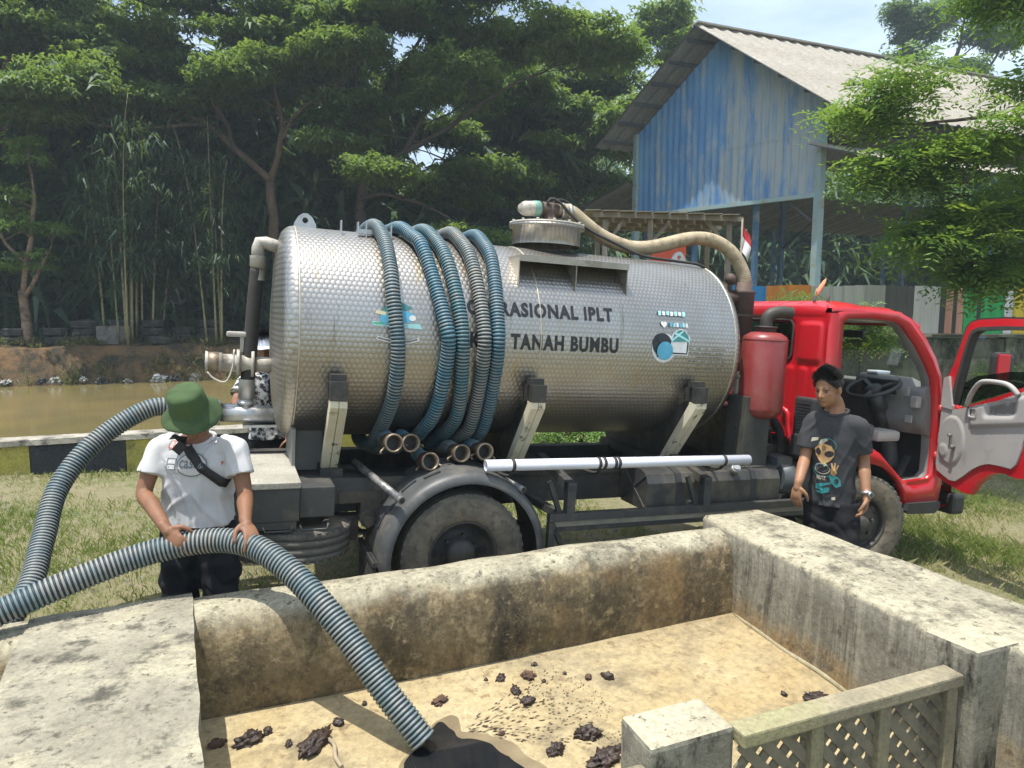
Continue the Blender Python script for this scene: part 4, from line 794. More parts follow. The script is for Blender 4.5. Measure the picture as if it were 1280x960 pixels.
fi_ = [(.125, 1.405), (.155, 1.62), (.195, 1.82), (.225, 1.94), (.25, 1.99), (.31, 2.02), (.55, 2.03), (.76, 2.03), (.85, 2.015), (.89, 1.97), (.905, 1.87), (.90, 1.655)]
fm = [((a + 2 * c) / 3, (b_ + 2 * d) / 3) for (a, b_), (c, d) in zip(fo_, fi_)]
q = MB(); q.rings([[DP(x, z, .085) for x, z in fi_], [DP(x, z, .085) for x, z in fo_], [DP(x, z, .03) for x, z in fo_], [DP(x, z, .022) for x, z in fm]], False, False, False); tp(q, 'window_frame', red, door)
q = MB(); q.rings([[DP(x, z, .022) for x, z in fm], [DP(x, z, .02) for x, z in fi_], [DP(x, z, .085) for x, z in fi_]], False, False, False)
fo2 = [(x + (.012 if x > .5 else -.012 if x < .2 else 0), z + .012) for x, z in fo_]; q.rings([[DP(x, z, .03) for x, z in fo_], [DP(x, z, .03) for x, z in fo2], [DP(x, z, .06) for x, z in fo2]], False, False, False); tp(q, 'window_seal', rubber, door)
trim = [(.0, 1.40), (.0, .90), (.02, .845), (.17, .795), (.24, .80), (.32, .86), (.40, .93), (.48, .98), (.56, 1.01), (.70, 1.02), (.78, 1.02), (.82, 1.06), (.85, 1.16), (.885, 1.40), (.89, 1.62), (.60, 1.50), (.36, 1.43), (.13, 1.365)]
pm = grey_trim
def dheight(x, z):
    h = .012
    h += .022 * max(0, min(1, -rr(x, z, .33, .92, 1.24 + (x - .33) * .18, 1.43 + (x - .33) * .28, .05) / .03))       # upper pad
    h -= .020 * max(0, min(1, -rr(x, z, .47, .80, 1.33 + (x - .4) * .15, 1.47 + (x - .4) * .2, .05) / .03))          # pull recess
    h -= .018 * max(0, min(1, -rr(x, z, .48, .82, 1.10, 1.20, .04) / .025))                                          # lower pocket
    d = math.hypot(x - .15, (z - 1.12) * .75); h += .014 * max(0, min(1, (.155 - d) / .012))                         # round crank pad
    d = math.hypot(x - .085, z - 1.025); h += .008 * max(0, min(1, (.055 - d) / .008)); return h
bmt = bmesh.new(); vsb = [bmt.verts.new((x, z, 0)) for x, z in trim]; bmt.faces.new(vsb); bmesh.ops.triangulate(bmt, faces=bmt.faces[:])
me_t = bpy.data.meshes.new('t'); bmt.to_mesh(me_t); bmt.free(); bv = BVHTree.FromPolygons([tuple(v.co) for v in me_t.vertices], [tuple(p.vertices) for p in me_t.polygons])
q = MB(); xs_ = np.arange(-.004, .90, .0125); zs_ = np.arange(.79, 1.63, .0125)
def din(x, z): return bv.ray_cast(Vector((x, z, 1)), Vector((0, 0, -1)))[0] is not None
q.grid(lambda x, z: DP(x, z, .03 - dheight(x, z)), xs_, zs_); kp = []
for i, f_ in enumerate(q.f):
    a_, b2 = divmod(i, len(zs_) - 1); x, z = xs_[a_] + .00625, zs_[b2] + .00625
    if din(x, z): kp.append(q.f[i])
q.f = kp; q.mi = [0] * len(kp); q.sm = [True] * len(kp); tp(q, 'door_trim', pm, door)
q = dprism(trim, .016, .031); tp(q, 'trim_base', pm, door); bpy.data.meshes.remove(me_t)
tp(dprism([(.0, 1.38), (.0, 1.62), (.055, 1.64), (.13, 1.40), (.128, 1.37)], .006, .03), 'mirror_corner_cover', pm, door)
q = MB(); q.tube(spline([DP(.30, 1.42, -.0), DP(.36, 1.52, -.02), DP(.44, 1.61, -.03), DP(.52, 1.635, -.03), DP(.68, 1.635, -.03), DP(.75, 1.61, -.02), DP(.79, 1.56, 0)], 5), .019, 10); tp(q, 'grab_handle', pm, door)
q = MB(); q.rings([[DP(x, z, -.008) for x, z in rloop(.33, .42, 1.335, 1.415, .018)], [DP(x, z, -.012) for x, z in rloop(.342, .408, 1.347, 1.403, .014)], [DP(x, z, .0) for x, z in rloop(.345, .405, 1.35, 1.40, .012)]], True, False); q.m = 1; q.add([DP(x, z, -.002) for x, z in ((.348, 1.352), (.402, 1.352), (.402, 1.398), (.348, 1.398))], [(0, 1, 2, 3)]); q.bx(DP(0, 0), DP(0, 0)) if False else None; tp(q, 'door_latch', [pm, plastic], door)
q = MB(); q.bar(DP(.205, 1.06, -.03), DP(.205, 1.18, -.035), .02, .014, dn, .004); q.cyl(DP(.205, 1.075, .01), DP(.205, 1.075, -.035), .018, None, 10); q.cyl(DP(.205, 1.17, -.03), DP(.205, 1.17, -.06), .012, None, 8); tp(q, 'window_crank', plain('crank_grey', (.2, .2, .195), None, 5, .5), door)
q = MB(); q.add([DP(x, z, .055) for x, z in ((.14, 1.40), (.90, 1.66), (.90, 1.74), (.62, 1.72), (.30, 1.66), (.185, 1.60))], [tuple(range(6))]); tp(q, 'door_glass', tint_glass, door)
q = MB(); q.box(DP(.28, 1.74, .27), (.10, .16, .24), Matrix((dd, dn, Vector((0, 0, 1)))).transposed(), .04); q.tube([DP(.05, 1.55, .08), DP(.14, 1.55, .2), DP(.26, 1.62, .26)], .012, 6); q.m = 1; q.box(DP(.338, 1.735, .24), (.02, .10, .22), Matrix((dd, dn, Vector((0, 0, 1)))).transposed(), .01); tp(q, 'wing_mirror', [plastic, red], door)
for z in (.95, 1.35): tp(MB().cyl(DP(-.03, z - .04, .03), DP(-.03, z + .04, .03), .016, None, 10), 'door_hinge', red, door)
# ================================================================== hoses and pipe carried on the truck
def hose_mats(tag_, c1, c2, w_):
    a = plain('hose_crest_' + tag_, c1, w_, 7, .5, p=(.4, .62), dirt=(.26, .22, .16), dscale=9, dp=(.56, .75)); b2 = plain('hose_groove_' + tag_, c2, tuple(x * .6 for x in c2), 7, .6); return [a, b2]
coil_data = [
    ('blue', (.10, .17, .195), (.022, .048, .06), (.22, .24, .235), [(-.53, 120), (-.50, 83), (-.475, 60), (-.47, 38), (-.465, 20), (-.428, -6), (-.434, -31), (-.468, -62), (-.49, -85)], (-.432, 1.10), 'leftmost ribbed grey blue hose looped over the tank, set apart from the rest'),
    ('teal', (.065, .185, .245), (.013, .05, .075), (.17, .24, .27), [(-.40, 120), (-.334, 83), (-.275, 65), (-.228, 49), (-.14, 10), (-.113, -5), (-.135, -36), (-.182, -57), (-.20, -85)], (-.324, 1.098), 'second ribbed hose from the left on the tank, bluest of the coils'),
    ('sea', (.07, .175, .21), (.014, .05, .065), (.17, .23, .24), [(-.21, 120), (-.162, 83), (-.12, 62), (-.084, 41), (-.035, 11), (-.014, -9), (.019, -42), (-.031, -72), (-.06, -88)], (-.193, .972), 'middle ribbed teal hose on the tank, its red clamped end hanging lowest'),
    ('grey', (.14, .19, .20), (.028, .048, .052), (.27, .27, .25), [(.0, 120), (.042, 83), (.065, 62), (.084, 43), (.115, 11), (.126, -8), (.145, -49), (.09, -68), (.06, -88)], (.014, 1.025), 'greyish worn ribbed hose, fourth from the left on the tank'),
    ('navy', (.07, .165, .215), (.014, .048, .068), (.16, .22, .25), [(.20, 120), (.223, 83), (.228, 62), (.228, 44), (.214, 12), (.22, -8), (.244, -49), (.23, -72), (.21, -88)], (.175, 1.032), 'rightmost ribbed blue hose on the tank, beside the lettering')]
for nm, c1, c2, wh_, pts, (cs_, cz_), lab in coil_data:
    h = empty('suction_hose', TM @ Matrix.Translation((pts[4][0], VC, 1.0)), lab, 'hose', 'ribbed hoses looped over the tank'); D = Matrix.Translation((-pts[4][0], -VC, -1.0))
    far = [(pts[0][0] - .0, 150), (pts[0][0], 180), (pts[0][0] + .02, 215), (pts[0][0] + .03, 250)]
    pp = [cp(s, a, RT + .051) for s, a in far[::-1] + pts]
    end = cp(pts[-1][0], -90, RT + .05); pp = pp[:-1] + [(pts[-1][0], .80, end[2] + .0), (pts[-1][0] - .02, 1.0, 1.0)]
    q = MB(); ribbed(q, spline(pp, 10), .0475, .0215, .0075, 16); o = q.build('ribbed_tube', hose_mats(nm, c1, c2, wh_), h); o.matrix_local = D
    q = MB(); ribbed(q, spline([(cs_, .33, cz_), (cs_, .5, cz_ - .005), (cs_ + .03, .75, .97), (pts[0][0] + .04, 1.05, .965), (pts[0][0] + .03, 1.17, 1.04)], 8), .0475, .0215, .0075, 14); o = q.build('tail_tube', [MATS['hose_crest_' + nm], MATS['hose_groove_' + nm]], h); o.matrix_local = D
    q = MB(); ax = (0.06, -1, .12 if nm != 'sea' else .25); q.lathe([(-.10, .046), (-.10, .053), (.0, .053), (.01, .060), (.045, .060), (.05, .056), (.05, .048), (-.04, .044)], (cs_, .245, cz_), ax, 24); q.m = 1; q.lathe([(-.035, .045), (-.035, .0)], (cs_, .245, cz_), ax, 20); q.m = 0
    for t in (20, 160): t = R(t + 25 * pts[0][0]); q.tube([(cs_ + math.cos(t) * .058, .24, cz_ - math.sin(t) * .058), (cs_ + math.cos(t) * .085, .235, cz_ - math.sin(t) * .095), (cs_ + math.cos(t) * .09, .225, cz_ - math.sin(t) * .12)], .008, 6)
    o = q.build('cam_coupling', [bronze, plastic], h); o.matrix_local = D
    if nm == 'sea': o = MB().lathe([(0, .055), (.03, .055)], (cs_, .30, cz_ - .005), ax, 18).build('red_clamp', red, h); o.matrix_local = D
pv = empty('pvc_pipe', TM @ Matrix.Translation((.11, .0, .99)), 'long white plastic pipe tied along the side of the truck', 'pipe')
q = MB(); q.lathe([(0, .033), (0, .037), (2.06, .037), (2.06, .033), (2.0, .033)], (0, 0, 0), (1, 0, -.007), 20); q.lathe([(.002, .033), (.3, .033)], (0, 0, 0), (1, 0, 0), 20); q.build('pipe_tube', pipe_white, pv)
for s in (.18, .80, .84, .92, .95, 1.83): MB().lathe([(-.011, .038), (-.011, .042), (.011, .041), (.011, .038)], (s, 0, -.007 * s), (1, .05 * math.sin(s * 9), 0), 16).build('tie_band', rubber, pv)
for s in (.18, .82, 1.84): MB().tube(spline([(s, .0, -.04), (s + .01, .08, -.09), (s - .02, .3, -.1)], 4), .012, 6).build('tie_rope', rubber, pv)
# hose held by the worker: outlet pipe -> loop on the left -> hands -> basin
fh = empty('discharge_hose', Matrix.Translation((-1.9, 3.2, 0)), 'long ribbed blue hose held by the man in the green hat, ending in the basin', 'hose')
pts = [TM @ Vector((-1.47, VC, 1.195)), TM @ Vector((-1.62, VC - .02, 1.20)), (-2.28, 4.38, 1.33), (-2.52, 4.18, 1.16), (-2.62, 3.95, .93), (-2.55, 3.68, .70), (-2.46, 3.4, .52), (-2.5, 3.1, .36), (-2.75, 2.85, .27), (-3.05, 2.65, .30), (-3.05, 2.45, .40), (-2.75, 2.5, .50), (-2.35, 2.72, .615), (-2.02, 2.97, .73), (-1.72, 3.17, .815), (-1.46, 3.24, .855), (-1.25, 3.22, .845), (-1.05, 3.13, .77), (-.86, 3.02, .645), (-.70, 2.94, .49), (-.56, 2.87, .33), (-.45, 2.82, .215), (-.375, 2.79, .135)]
HOSE = spline(pts, 12)
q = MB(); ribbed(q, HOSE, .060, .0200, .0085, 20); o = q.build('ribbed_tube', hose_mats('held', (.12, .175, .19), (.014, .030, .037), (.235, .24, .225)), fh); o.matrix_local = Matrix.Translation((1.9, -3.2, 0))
q = MB(); q.cyl(HOSE[-3], HOSE[-3] + (HOSE[-1] - HOSE[-4]).normalized() * .002, .05, None, 20); o = q.build('hose_mouth', plastic, fh); o.matrix_local = Matrix.Translation((1.9, -3.2, 0))
# ================================================================== people
skin = plain('skin_brown', (.235, .112, .058), (.175, .08, .042), 9, .6, bump=.25, bdist=.002); skin2 = plain('skin_tan', (.33, .17, .095), (.26, .13, .068), 9, .58, bump=.25, bdist=.002)
for m_ in (skin, skin2):
    b_ = m_.node_tree.nodes['Principled BSDF']; b_.inputs['Subsurface Weight'].default_value = .08; b_.inputs['Subsurface Radius'].default_value = (.012, .005, .003); b_.inputs['Subsurface Scale'].default_value = .6
hair_m = plain('black_hair', (.014, .012, .011), (.034, .03, .027), 40, .45, bump=.5)
def cloth(name, c, c2, bump=.35, scale=9): return plain(name, c, c2, scale, .9, bump=bump, bdist=.006, p=(.3, .7), spec=.2)
white_cloth = cloth('white_cotton', (.54, .54, .545), (.47, .47, .475)); char_cloth = cloth('charcoal_cotton', (.042, .043, .047), (.06, .06, .064)); black_cloth = cloth('black_trouser', (.010, .010, .012), (.018, .018, .02))
def remeshed(mb, voxel, name, mats, smooth=6, disp=None):
    """unite closed pieces into one continuous skin"""
    me = mb.mesh(name + '_raw', []); o = bpy.data.objects.new(name, me); C.objects.link(o)
    r = o.modifiers.new('r', 'REMESH'); r.mode = 'VOXEL'; r.voxel_size = voxel; r.use_smooth_shade = True
    s = o.modifiers.new('s', 'SMOOTH'); s.factor = .5; s.iterations = smooth
    dg = bpy.context.evaluated_depsgraph_get(); dg.update(); nm = bpy.data.meshes.new_from_object(o.evaluated_get(dg)); o.modifiers.clear(); o.data = nm; nm.name = name; bpy.data.meshes.remove(me)
    nm.materials.clear()
    for m_ in (mats if isinstance(mats, list) else [mats]): nm.materials.append(m_)
    if disp:
        co_ = np.empty(len(nm.vertices) * 3, np.float32); nr_ = co_.copy(); nm.vertices.foreach_get('co', co_); nm.vertices.foreach_get('normal', nr_); co_ = co_.reshape(-1, 3); nr_ = nr_.reshape(-1, 3)
        dd_ = np.array([disp(c_) for c_ in co_], np.float32); nm.vertices.foreach_set('co', (co_ + nr_ * dd_[:, None]).astype(np.float32).ravel())
        nm.update()
    return o
def limb(mb, pts, rad, n=14):
    P = [Vector(p) for p in pts]; k = len(P)
    path = spline(P, 6); rr_ = []
    for i in range(len(path)): t = i / 6; a = min(int(t), k - 2); f = t - a; rr_.append(rad[a] * (1 - f) + rad[a + 1] * f)
    d0 = (path[1] - path[0]).normalized(); d1 = (path[-1] - path[-2]).normalized()
    path = [path[0] - d0 * rr_[0] * .8, path[0] - d0 * rr_[0] * .5] + path + [path[-1] + d1 * rr_[-1] * .5, path[-1] + d1 * rr_[-1] * .8]; rr_ = [rr_[0] * .35, rr_[0] * .8] + rr_ + [rr_[-1] * .8, rr_[-1] * .35]
    mb.tube(path, 0, n, True, rr_)
def ball2(mb, c, ax, ay, az, n=18, m=12):
    c = Vector(c); rs = []
    for i in range(m + 1):
        t = math.pi * i / m; s_ = max(math.sin(t), .002); rs.append([c + ax * math.cos(2 * math.pi * k / n) * s_ + ay * math.sin(2 * math.pi * k / n) * s_ + az * math.cos(t) for k in range(n)])
    mb.rings(rs[::-1], True, True)
def loft(mb, secs, n=24):
    """sections: centre, lateral half-vector, front half-vector"""
    mb.rings([[c + a * math.copysign(abs(math.cos(t)) ** .85, math.cos(t)) + b_ * math.copysign(abs(math.sin(t)) ** .9, math.sin(t)) for t in (2 * math.pi * k / n for k in range(n))] for c, a, b_ in secs], True, True)
def hand(mb, wr, fwd, palm_n, thumb_d, curl, L=.175, spread=1.0, fist=0.):
    """wrist, direction of the fingers, palm normal (towards the palm side), thumb side"""
    wr = Vector(wr); f = Vector(fwd).normalized(); pn = Vector(palm_n); pn = (pn - f * pn.dot(f)).normalized(); th = Vector(thumb_d); th = (th - f * th.dot(f) - pn * th.dot(pn)).normalized()
    pl = L * .5; ball2(mb, wr + f * pl * .55, th * .041, pn * .017, f * pl * .62, 12, 8); limb(mb, [wr - f * .03, wr + f * .02], [.026, .027], 10)
    lens = (.46, .52, .48, .38)
    for i in range(4):
        k = (1.5 - i) / 1.5; p = wr + f * pl * .93 + th * .029 * k - f * .008 * abs(k); d = (f + th * .10 * k * spread).normalized(); pts_ = [p - d * .015, p]
        for j, sl in enumerate((.45, .32, .23)):
            a = R(curl[j]); d = (d * math.cos(a) + pn * math.sin(a)).normalized(); p = p + d * L * lens[i] * sl; pts_.append(p)
        limb(mb, pts_, [.0105, .0105, .0095, .0088, .0075], 8)
    p = wr + f * pl * .25 + th * .030; d = (th * .75 + f * .6 + pn * .35).normalized(); pts_ = [p, p + d * .034]; d = (f * .9 + th * .35 + pn * .5).normalized(); pts_ += [pts_[-1] + d * .032]; pts_ += [pts_[-1] + (f * .8 + pn * .55).normalized() * .027]
    limb(mb, pts_, [.016, .0135, .0115, .009], 8)
def head(mb, c, f, up):
    """c: centre of the head; f: face direction"""
    f = Vector(f).normalized(); up = Vector(up); up = (up - f * up.dot(f)).normalized(); r = f.cross(up)
    ball2(mb, c + up * .030 - f * .012, r * .075, f * .095, up * .088); ball2(mb, c + f * .020 - up * .030, r * .062, f * .070, up * .085); ball2(mb, c + f * .052 - up * .088, r * .032, f * .030, up * .026, 12, 8); ball2(mb, c + f * .020 - up * .075, r * .052, f * .050, up * .04, 12, 8)
    ball2(mb, c + f * .072 + up * .022, r * .052, f * .016, up * .014, 12, 8)                                   # brow
    limb(mb, [c + f * .083 + up * .012, c + f * .095 - up * .012, c + f * .104 - up * .030], [.008, .010, .0125], 8); ball2(mb, c + f * .092 - up * .034, r * .018, f * .012, up * .009, 10, 6)   # nose
    ball2(mb, c + f * .082 - up * .058, r * .024, f * .010, up * .006, 10, 6); ball2(mb, c + f * .080 - up * .068, r * .021, f * .011, up * .007, 10, 6)      # lips
    for s in (-1, 1): ball2(mb, c + r * s * .040 + f * .060 - up * .016, r * .020, f * .014, up * .020, 10, 6); ball2(mb, c + r * s * .080 - f * .014 - up * .006, r * .010, f * .020, up * .034, 10, 8)
    return f, up, r
def face_marks(parent, c, f, up, r, me):
    bv_ = BVHTree.FromObject(me, bpy.context.evaluated_depsgraph_get()); mi_ = me.matrix_world.inverted()
    def pr_(x, z, off=.0012): h = bv_.ray_cast(mi_ @ (c + r * x + up * z + f * .3), mi_.to_3x3() @ -f)[0]; return (me.matrix_world @ h + f * off) if h else c + r * x + up * z + f * .08
    q = MB()
    for s in (-1, 1):
        q.m = 0; q.add([pr_(s * (.014 + .034 * t), .020 + .006 * math.sin(math.pi * t) + w_, .0015) for w_ in (0, .0075) for t in np.linspace(0, 1, 6)], [(i, i + 1, i + 7, i + 6) for i in range(5)])
        q.m = 2; o = [pr_(s * .031 + .0125 * math.cos(t), .000 + .0036 * math.sin(t) - .001, .0012) for t in np.linspace(0, 2 * math.pi, 13)[:-1]]; q.add(o, [tuple(range(12))])
        q.m = 0; o = [pr_(s * .031 + .0065 * math.cos(t), -.0005 + .0058 * math.sin(t), .0022) for t in np.linspace(0, 2 * math.pi, 11)[:-1]]; q.add(o, [tuple(range(10))])
        q.add([pr_(s * .031 - .017 + .034 * t, .0045 + .003 * math.sin(math.pi * t) + w_, .0024) for w_ in (0, .003) for t in np.linspace(0, 1, 6)], [(i, i + 1, i + 7, i + 6) for i in range(5)])
    q.m = 1; o = [pr_(.024 * math.cos(t), -.064 + .0085 * math.sin(t), .001) for t in np.linspace(0, 2 * math.pi, 17)[:-1]]; q.add(o, [tuple(range(16))])
    q.m = 0; q.add([pr_(.022 * (2 * t - 1), -.0635 + w_, .002) for w_ in (0, .002) for t in np.linspace(0, 1, 7)], [(i, i + 1, i + 8, i + 7) for i in range(6)])
    o_ = q.build('face_features', [hair_m, plain('lips', (.20, .075, .06), None, 20, .5) if 'lips' not in MATS else MATS['lips'], plain('eye_white', (.13, .10, .085), None, 20, .3) if 'eye_white' not in MATS else MATS['eye_white']], parent); o_.matrix_parent_inverse = parent.matrix_world.inverted(); return o_
def keep(o, parent): o.parent = parent; o.matrix_parent_inverse = parent.matrix_world.inverted(); return o
def person(name_label, cat, J, hf, hup, feet, sleeve=.62, shirt_m=None, skin_m=skin, hands=None, hem=.0, girth=1.0, wr=.006, hair=True, front=None, vox=.0056):
    """J: joints in metres (neck, shR, shL, elR, elL, wrR, wrL, chest, waist, hem, hipR, hipL, kneeR, kneeL, ankR, ankL, headc)"""
    J = {k: Vector(v) for k, v in J.items()}
    root = empty('person', Matrix.Translation((J['hipR'] + J['hipL']) / 2 * Vector((1, 1, 0)).length * 0 + Vector((((J['ankR'] + J['ankL']) / 2).x, ((J['ankR'] + J['ankL']) / 2).y, min(J['ankR'].z, J['ankL'].z) - .08))), name_label, cat)
    lat = (J['shL'] - J['shR']).normalized(); upv = (J['neck'] - J['hem']).normalized(); fr_ = Vector(front).normalized() if front else upv.cross(lat) * -1
    fr_ = (fr_ - lat * fr_.dot(lat)).normalized(); hipl = (J['hipL'] - J['hipR']).normalized(); hfr = (fr_ - hipl * fr_.dot(hipl)).normalized()
    b_ = MB(); c = J['headc']; f, up, r = head(b_, c, hf, hup)
    limb(b_, [J['neck'] - upv * .06, J['neck'] + upv * .02, c - up * .05 - f * .025], [.075, .058, .056], 14)
    loft(b_, [(J['neck'] - upv * .03, lat * .082, fr_ * .058), (J['neck'] - upv * .09, lat * .125 * girth, fr_ * .08 * girth), (J['chest'], lat * .135 * girth, fr_ * .09 * girth), (J['waist'], lat * .12 * girth, fr_ * .09), (J['hem'] - upv * .02, hipl * .13, hfr * .09)])
    for s in ('R', 'L'):
        limb(b_, [J['sh' + s] - lat * (.035 if s == 'L' else -.035) - Vector((0, 0, .035)), J['sh' + s] * .55 + J['el' + s] * .45, J['el' + s], J['el' + s] * .65 + J['wr' + s] * .35, J['wr' + s]], [.044, .045, .039, .041, .027])
        hand(b_, *(hands[s]))
        limb(b_, [J['hip' + s], J['hip' + s] * .5 + J['knee' + s] * .5, J['knee' + s], J['knee' + s] * .6 + J['ank' + s] * .4, J['ank' + s]], [.075, .066, .05, .05, .036])
        limb(b_, [J['ank' + s] - Vector((0, 0, .03)), J['ank' + s] + hfr * .1 - Vector((0, 0, .055))], [.04, .033], 10)
    body = remeshed(b_, vox, 'body', skin_m, 3); keep(body, root)
    # shirt
    q = MB(); g_ = girth
    loft(q, [(J['neck'] - upv * .024 - fr_ * .010, lat * .088, fr_ * .062), (J['neck'] - upv * .038, lat * .112 * g_, fr_ * .076), (J['neck'] - upv * .062, lat * .165 * g_, fr_ * .092 * g_), (J['neck'] - upv * .12, lat * .19 * g_, fr_ * .112 * g_), (J['chest'], lat * .183 * g_, fr_ * .125 * g_), (J['chest'] * .5 + J['waist'] * .5, lat * .176 * g_, fr_ * .125 * g_), (J['waist'], lat * .172 * g_, fr_ * .125 * g_), (J['hem'] + upv * .03, hipl * .185 * g_, hfr * .132 * g_), (J['hem'], hipl * .192 * g_, hfr * .138 * g_)], 32)
    for s in ('R', 'L'):
        a, e = J['sh' + s], J['el' + s]; d = (e - a); p1 = a + d * sleeve; sx = lat * (.045 if s == 'L' else -.045)
        ps = [a - sx * 1.4 + Vector((0, 0, -.025)), a + d * .12 - sx * .25, a + d * .4, p1]; q.tube(spline(ps, 5), 0, 18, True, list(np.interp(np.linspace(0, 3, 16), [0, 1, 2, 3], [.072, .071, .070, .076])))
    neckc = J['neck'] + upv * .02
    def wrinkle(co):
        v_ = Vector(co); a_ = (v_ - J['chest']).dot(lat); z_ = (v_ - J['chest']).dot(upv); k = .9 * noise.noise(Vector((v_.x * 5, v_.y * 5, v_.z * 7))); nn_ = noise.noise(Vector((a_ * 4 + 9, v_.y * 4, z_ * 4))); mk_ = max(0, min(1, .5 + 1.6 * noise.noise(Vector((a_ * 5 + 31, v_.y * 3, z_ * 4))))); f1 = max(0, math.sin(z_ * 34 + abs(a_) * 46 + nn_ * 5)) ** 3; f2 = max(0, math.sin(z_ * 26 - abs(a_) * 60 + nn_ * 6 + 2)) ** 3; f3 = max(0, math.sin(a_ * 70 + nn_ * 6 + z_ * 8)) ** 3; low = max(0, min(1, -z_ * 4 + .1)); k2 = abs(noise.noise(Vector((abs(a_) * 9 + z_ * 7, v_.y * 5, z_ * 6 - abs(a_) * 9 + 3)))); k3 = abs(noise.noise(Vector((a_ * 16 + 3, v_.y * 4, z_ * 4 + 8))))
        return wr * (.8 * k + .75 * f1 * mk_ + .6 * f2 * (1 - mk_) + .5 * f3 * low - .5)
    shirt = remeshed(q, .009, 't_shirt', shirt_m, 5, wrinkle); keep(shirt, root)
    q = MB()                                             # neckband
    ring_ = []; bvs = None
    q.tube([neckc - upv * .040 + lat * .088 * math.cos(t) + fr_ * (.074 * math.sin(t) - .004) - upv * .034 * max(0, math.sin(t)) for t in np.linspace(0, 2 * math.pi, 29)], .0105, 8, False); keep(q.build('collar', shirt_m), root)
    # trousers
    q = MB(); mid = (J['hipR'] + J['hipL']) / 2
    loft(q, [(J['hem'] + upv * .05, hipl * .150 * g_, hfr * .098 * g_), (mid + Vector((0, 0, .06)), hipl * .168 * g_, hfr * .108 * g_), (mid, hipl * .182 * g_, hfr * .125 * g_), (mid - Vector((0, 0, .08)), hipl * .165 * g_, hfr * .115 * g_), (mid - Vector((0, 0, .13)), hipl * .10, hfr * .08)], 28)
    for s in ('R', 'L'):
        h, k, a = J['hip' + s], J['knee' + s], J['ank' + s]; q.tube(spline([h + Vector((0, 0, .02)), h * .5 + k * .5, k, k * .5 + a * .5, a - Vector((0, 0, .01))], 6), 0, 20, True, list(np.interp(np.linspace(0, 4, 25), [0, 1, 2, 3, 4], [.105, .106, .098, .092, .085])))
    keep(remeshed(q, .011, 'trousers', black_cloth, 5, lambda co: 1.5 * wr * (noise.noise(Vector((co[0] * 9, co[1] * 9, co[2] * 13))) - .8 * (1 - abs(noise.noise(Vector((co[0] * 8 + co[2] * 5, co[1] * 8, co[2] * 6))))) ** 6)), root)
    for s in ('R', 'L'):
        q = MB(); a = J['ank' + s]; limb(q, [a - hfr * .03 - Vector((0, 0, .035)), a + hfr * .07 - Vector((0, 0, .045)), a + hfr * .16 - Vector((0, 0, .05))], [.045, .045, .036], 12); q.v = [(x, y, max(z, a.z - .078)) for x, y, z in q.v]; keep(q.build('shoe', rubber), root)
    return root, body, shirt, dict(c=c, f=f, up=up, r=r, lat=lat, upv=upv, fr=fr_, J=J)
def add_hair(root, K, skinm, sides=.0):
    c, f, up, r = K['c'], K['f'], K['up'], K['r']; q = MB(); n, m_ = 40, 18; rs = []
    for i in range(m_ + 1):
        t = (math.pi * .60) * i / m_; ringp = []
        for k in range(n):
            a = 2 * math.pi * k / n; fx, rx = math.cos(a), math.sin(a); tt = t * (1.0 - .50 * max(0, fx) ** 2.2 - .10 * max(0, fx) * abs(rx) + .06 * abs(rx) + .05 * noise.noise(Vector((fx * 5, rx * 5, 2))) + .12 * max(0, -fx))
            d = r * rx * math.sin(tt) * .079 + f * fx * math.sin(tt) * .099 + up * math.cos(tt) * .094; nz_ = noise.noise(Vector((fx * 3.5, rx * 3.5, tt * 5))) + .6 * noise.noise(Vector((fx * 9, rx * 9, tt * 9)))
            ringp.append(c + up * .033 - f * .012 + d * (.985 + .045 * nz_ * (1 - (i / m_) ** 3) + .045 * (1 - (i / m_) ** 2) - .055 * (i / m_) ** 4 + .10 * max(0, fx + .4) * max(0, math.cos(tt))))
        rs.append(ringp)
    q.rings(rs[::-1], True, True); o = q.build('hair', hair_m); keep(o, root)
    rg = random.Random(3); q = MB()                        # short strands break the outline
    for _ in range(5200):
        i = rg.randrange(1, m_); k = rg.randrange(n); p = rs[i][k].lerp(rs[i - 1][(k + 1) % n], rg.random()); d0 = (p - (c + up * .02 - f * .012)).normalized()
        lie = (f * (.35 if d0.dot(f) > .2 else -.3) + r * rg.uniform(-.5, .5) - up * (.9 if d0.dot(up) < .5 else -.15)); d = (d0 * rg.uniform(.5, 1.0) + lie * rg.uniform(.35, .8)).normalized(); ln = rg.uniform(.014, .034) * (1.25 if d0.dot(up) > .5 else .75)
        sd = d.cross(d0).normalized() * .0022; q.add([p - d0 * .004 - sd, p - d0 * .004 + sd, p + d * ln * .6 + sd * .7, p + d * ln, p + d * ln * .6 - sd * .7], [(0, 1, 2, 3, 4)])
    st_ = q.build('hair_strands', hair_m); st_['kind'] = 'stuff'; st_.parent = o
    return o
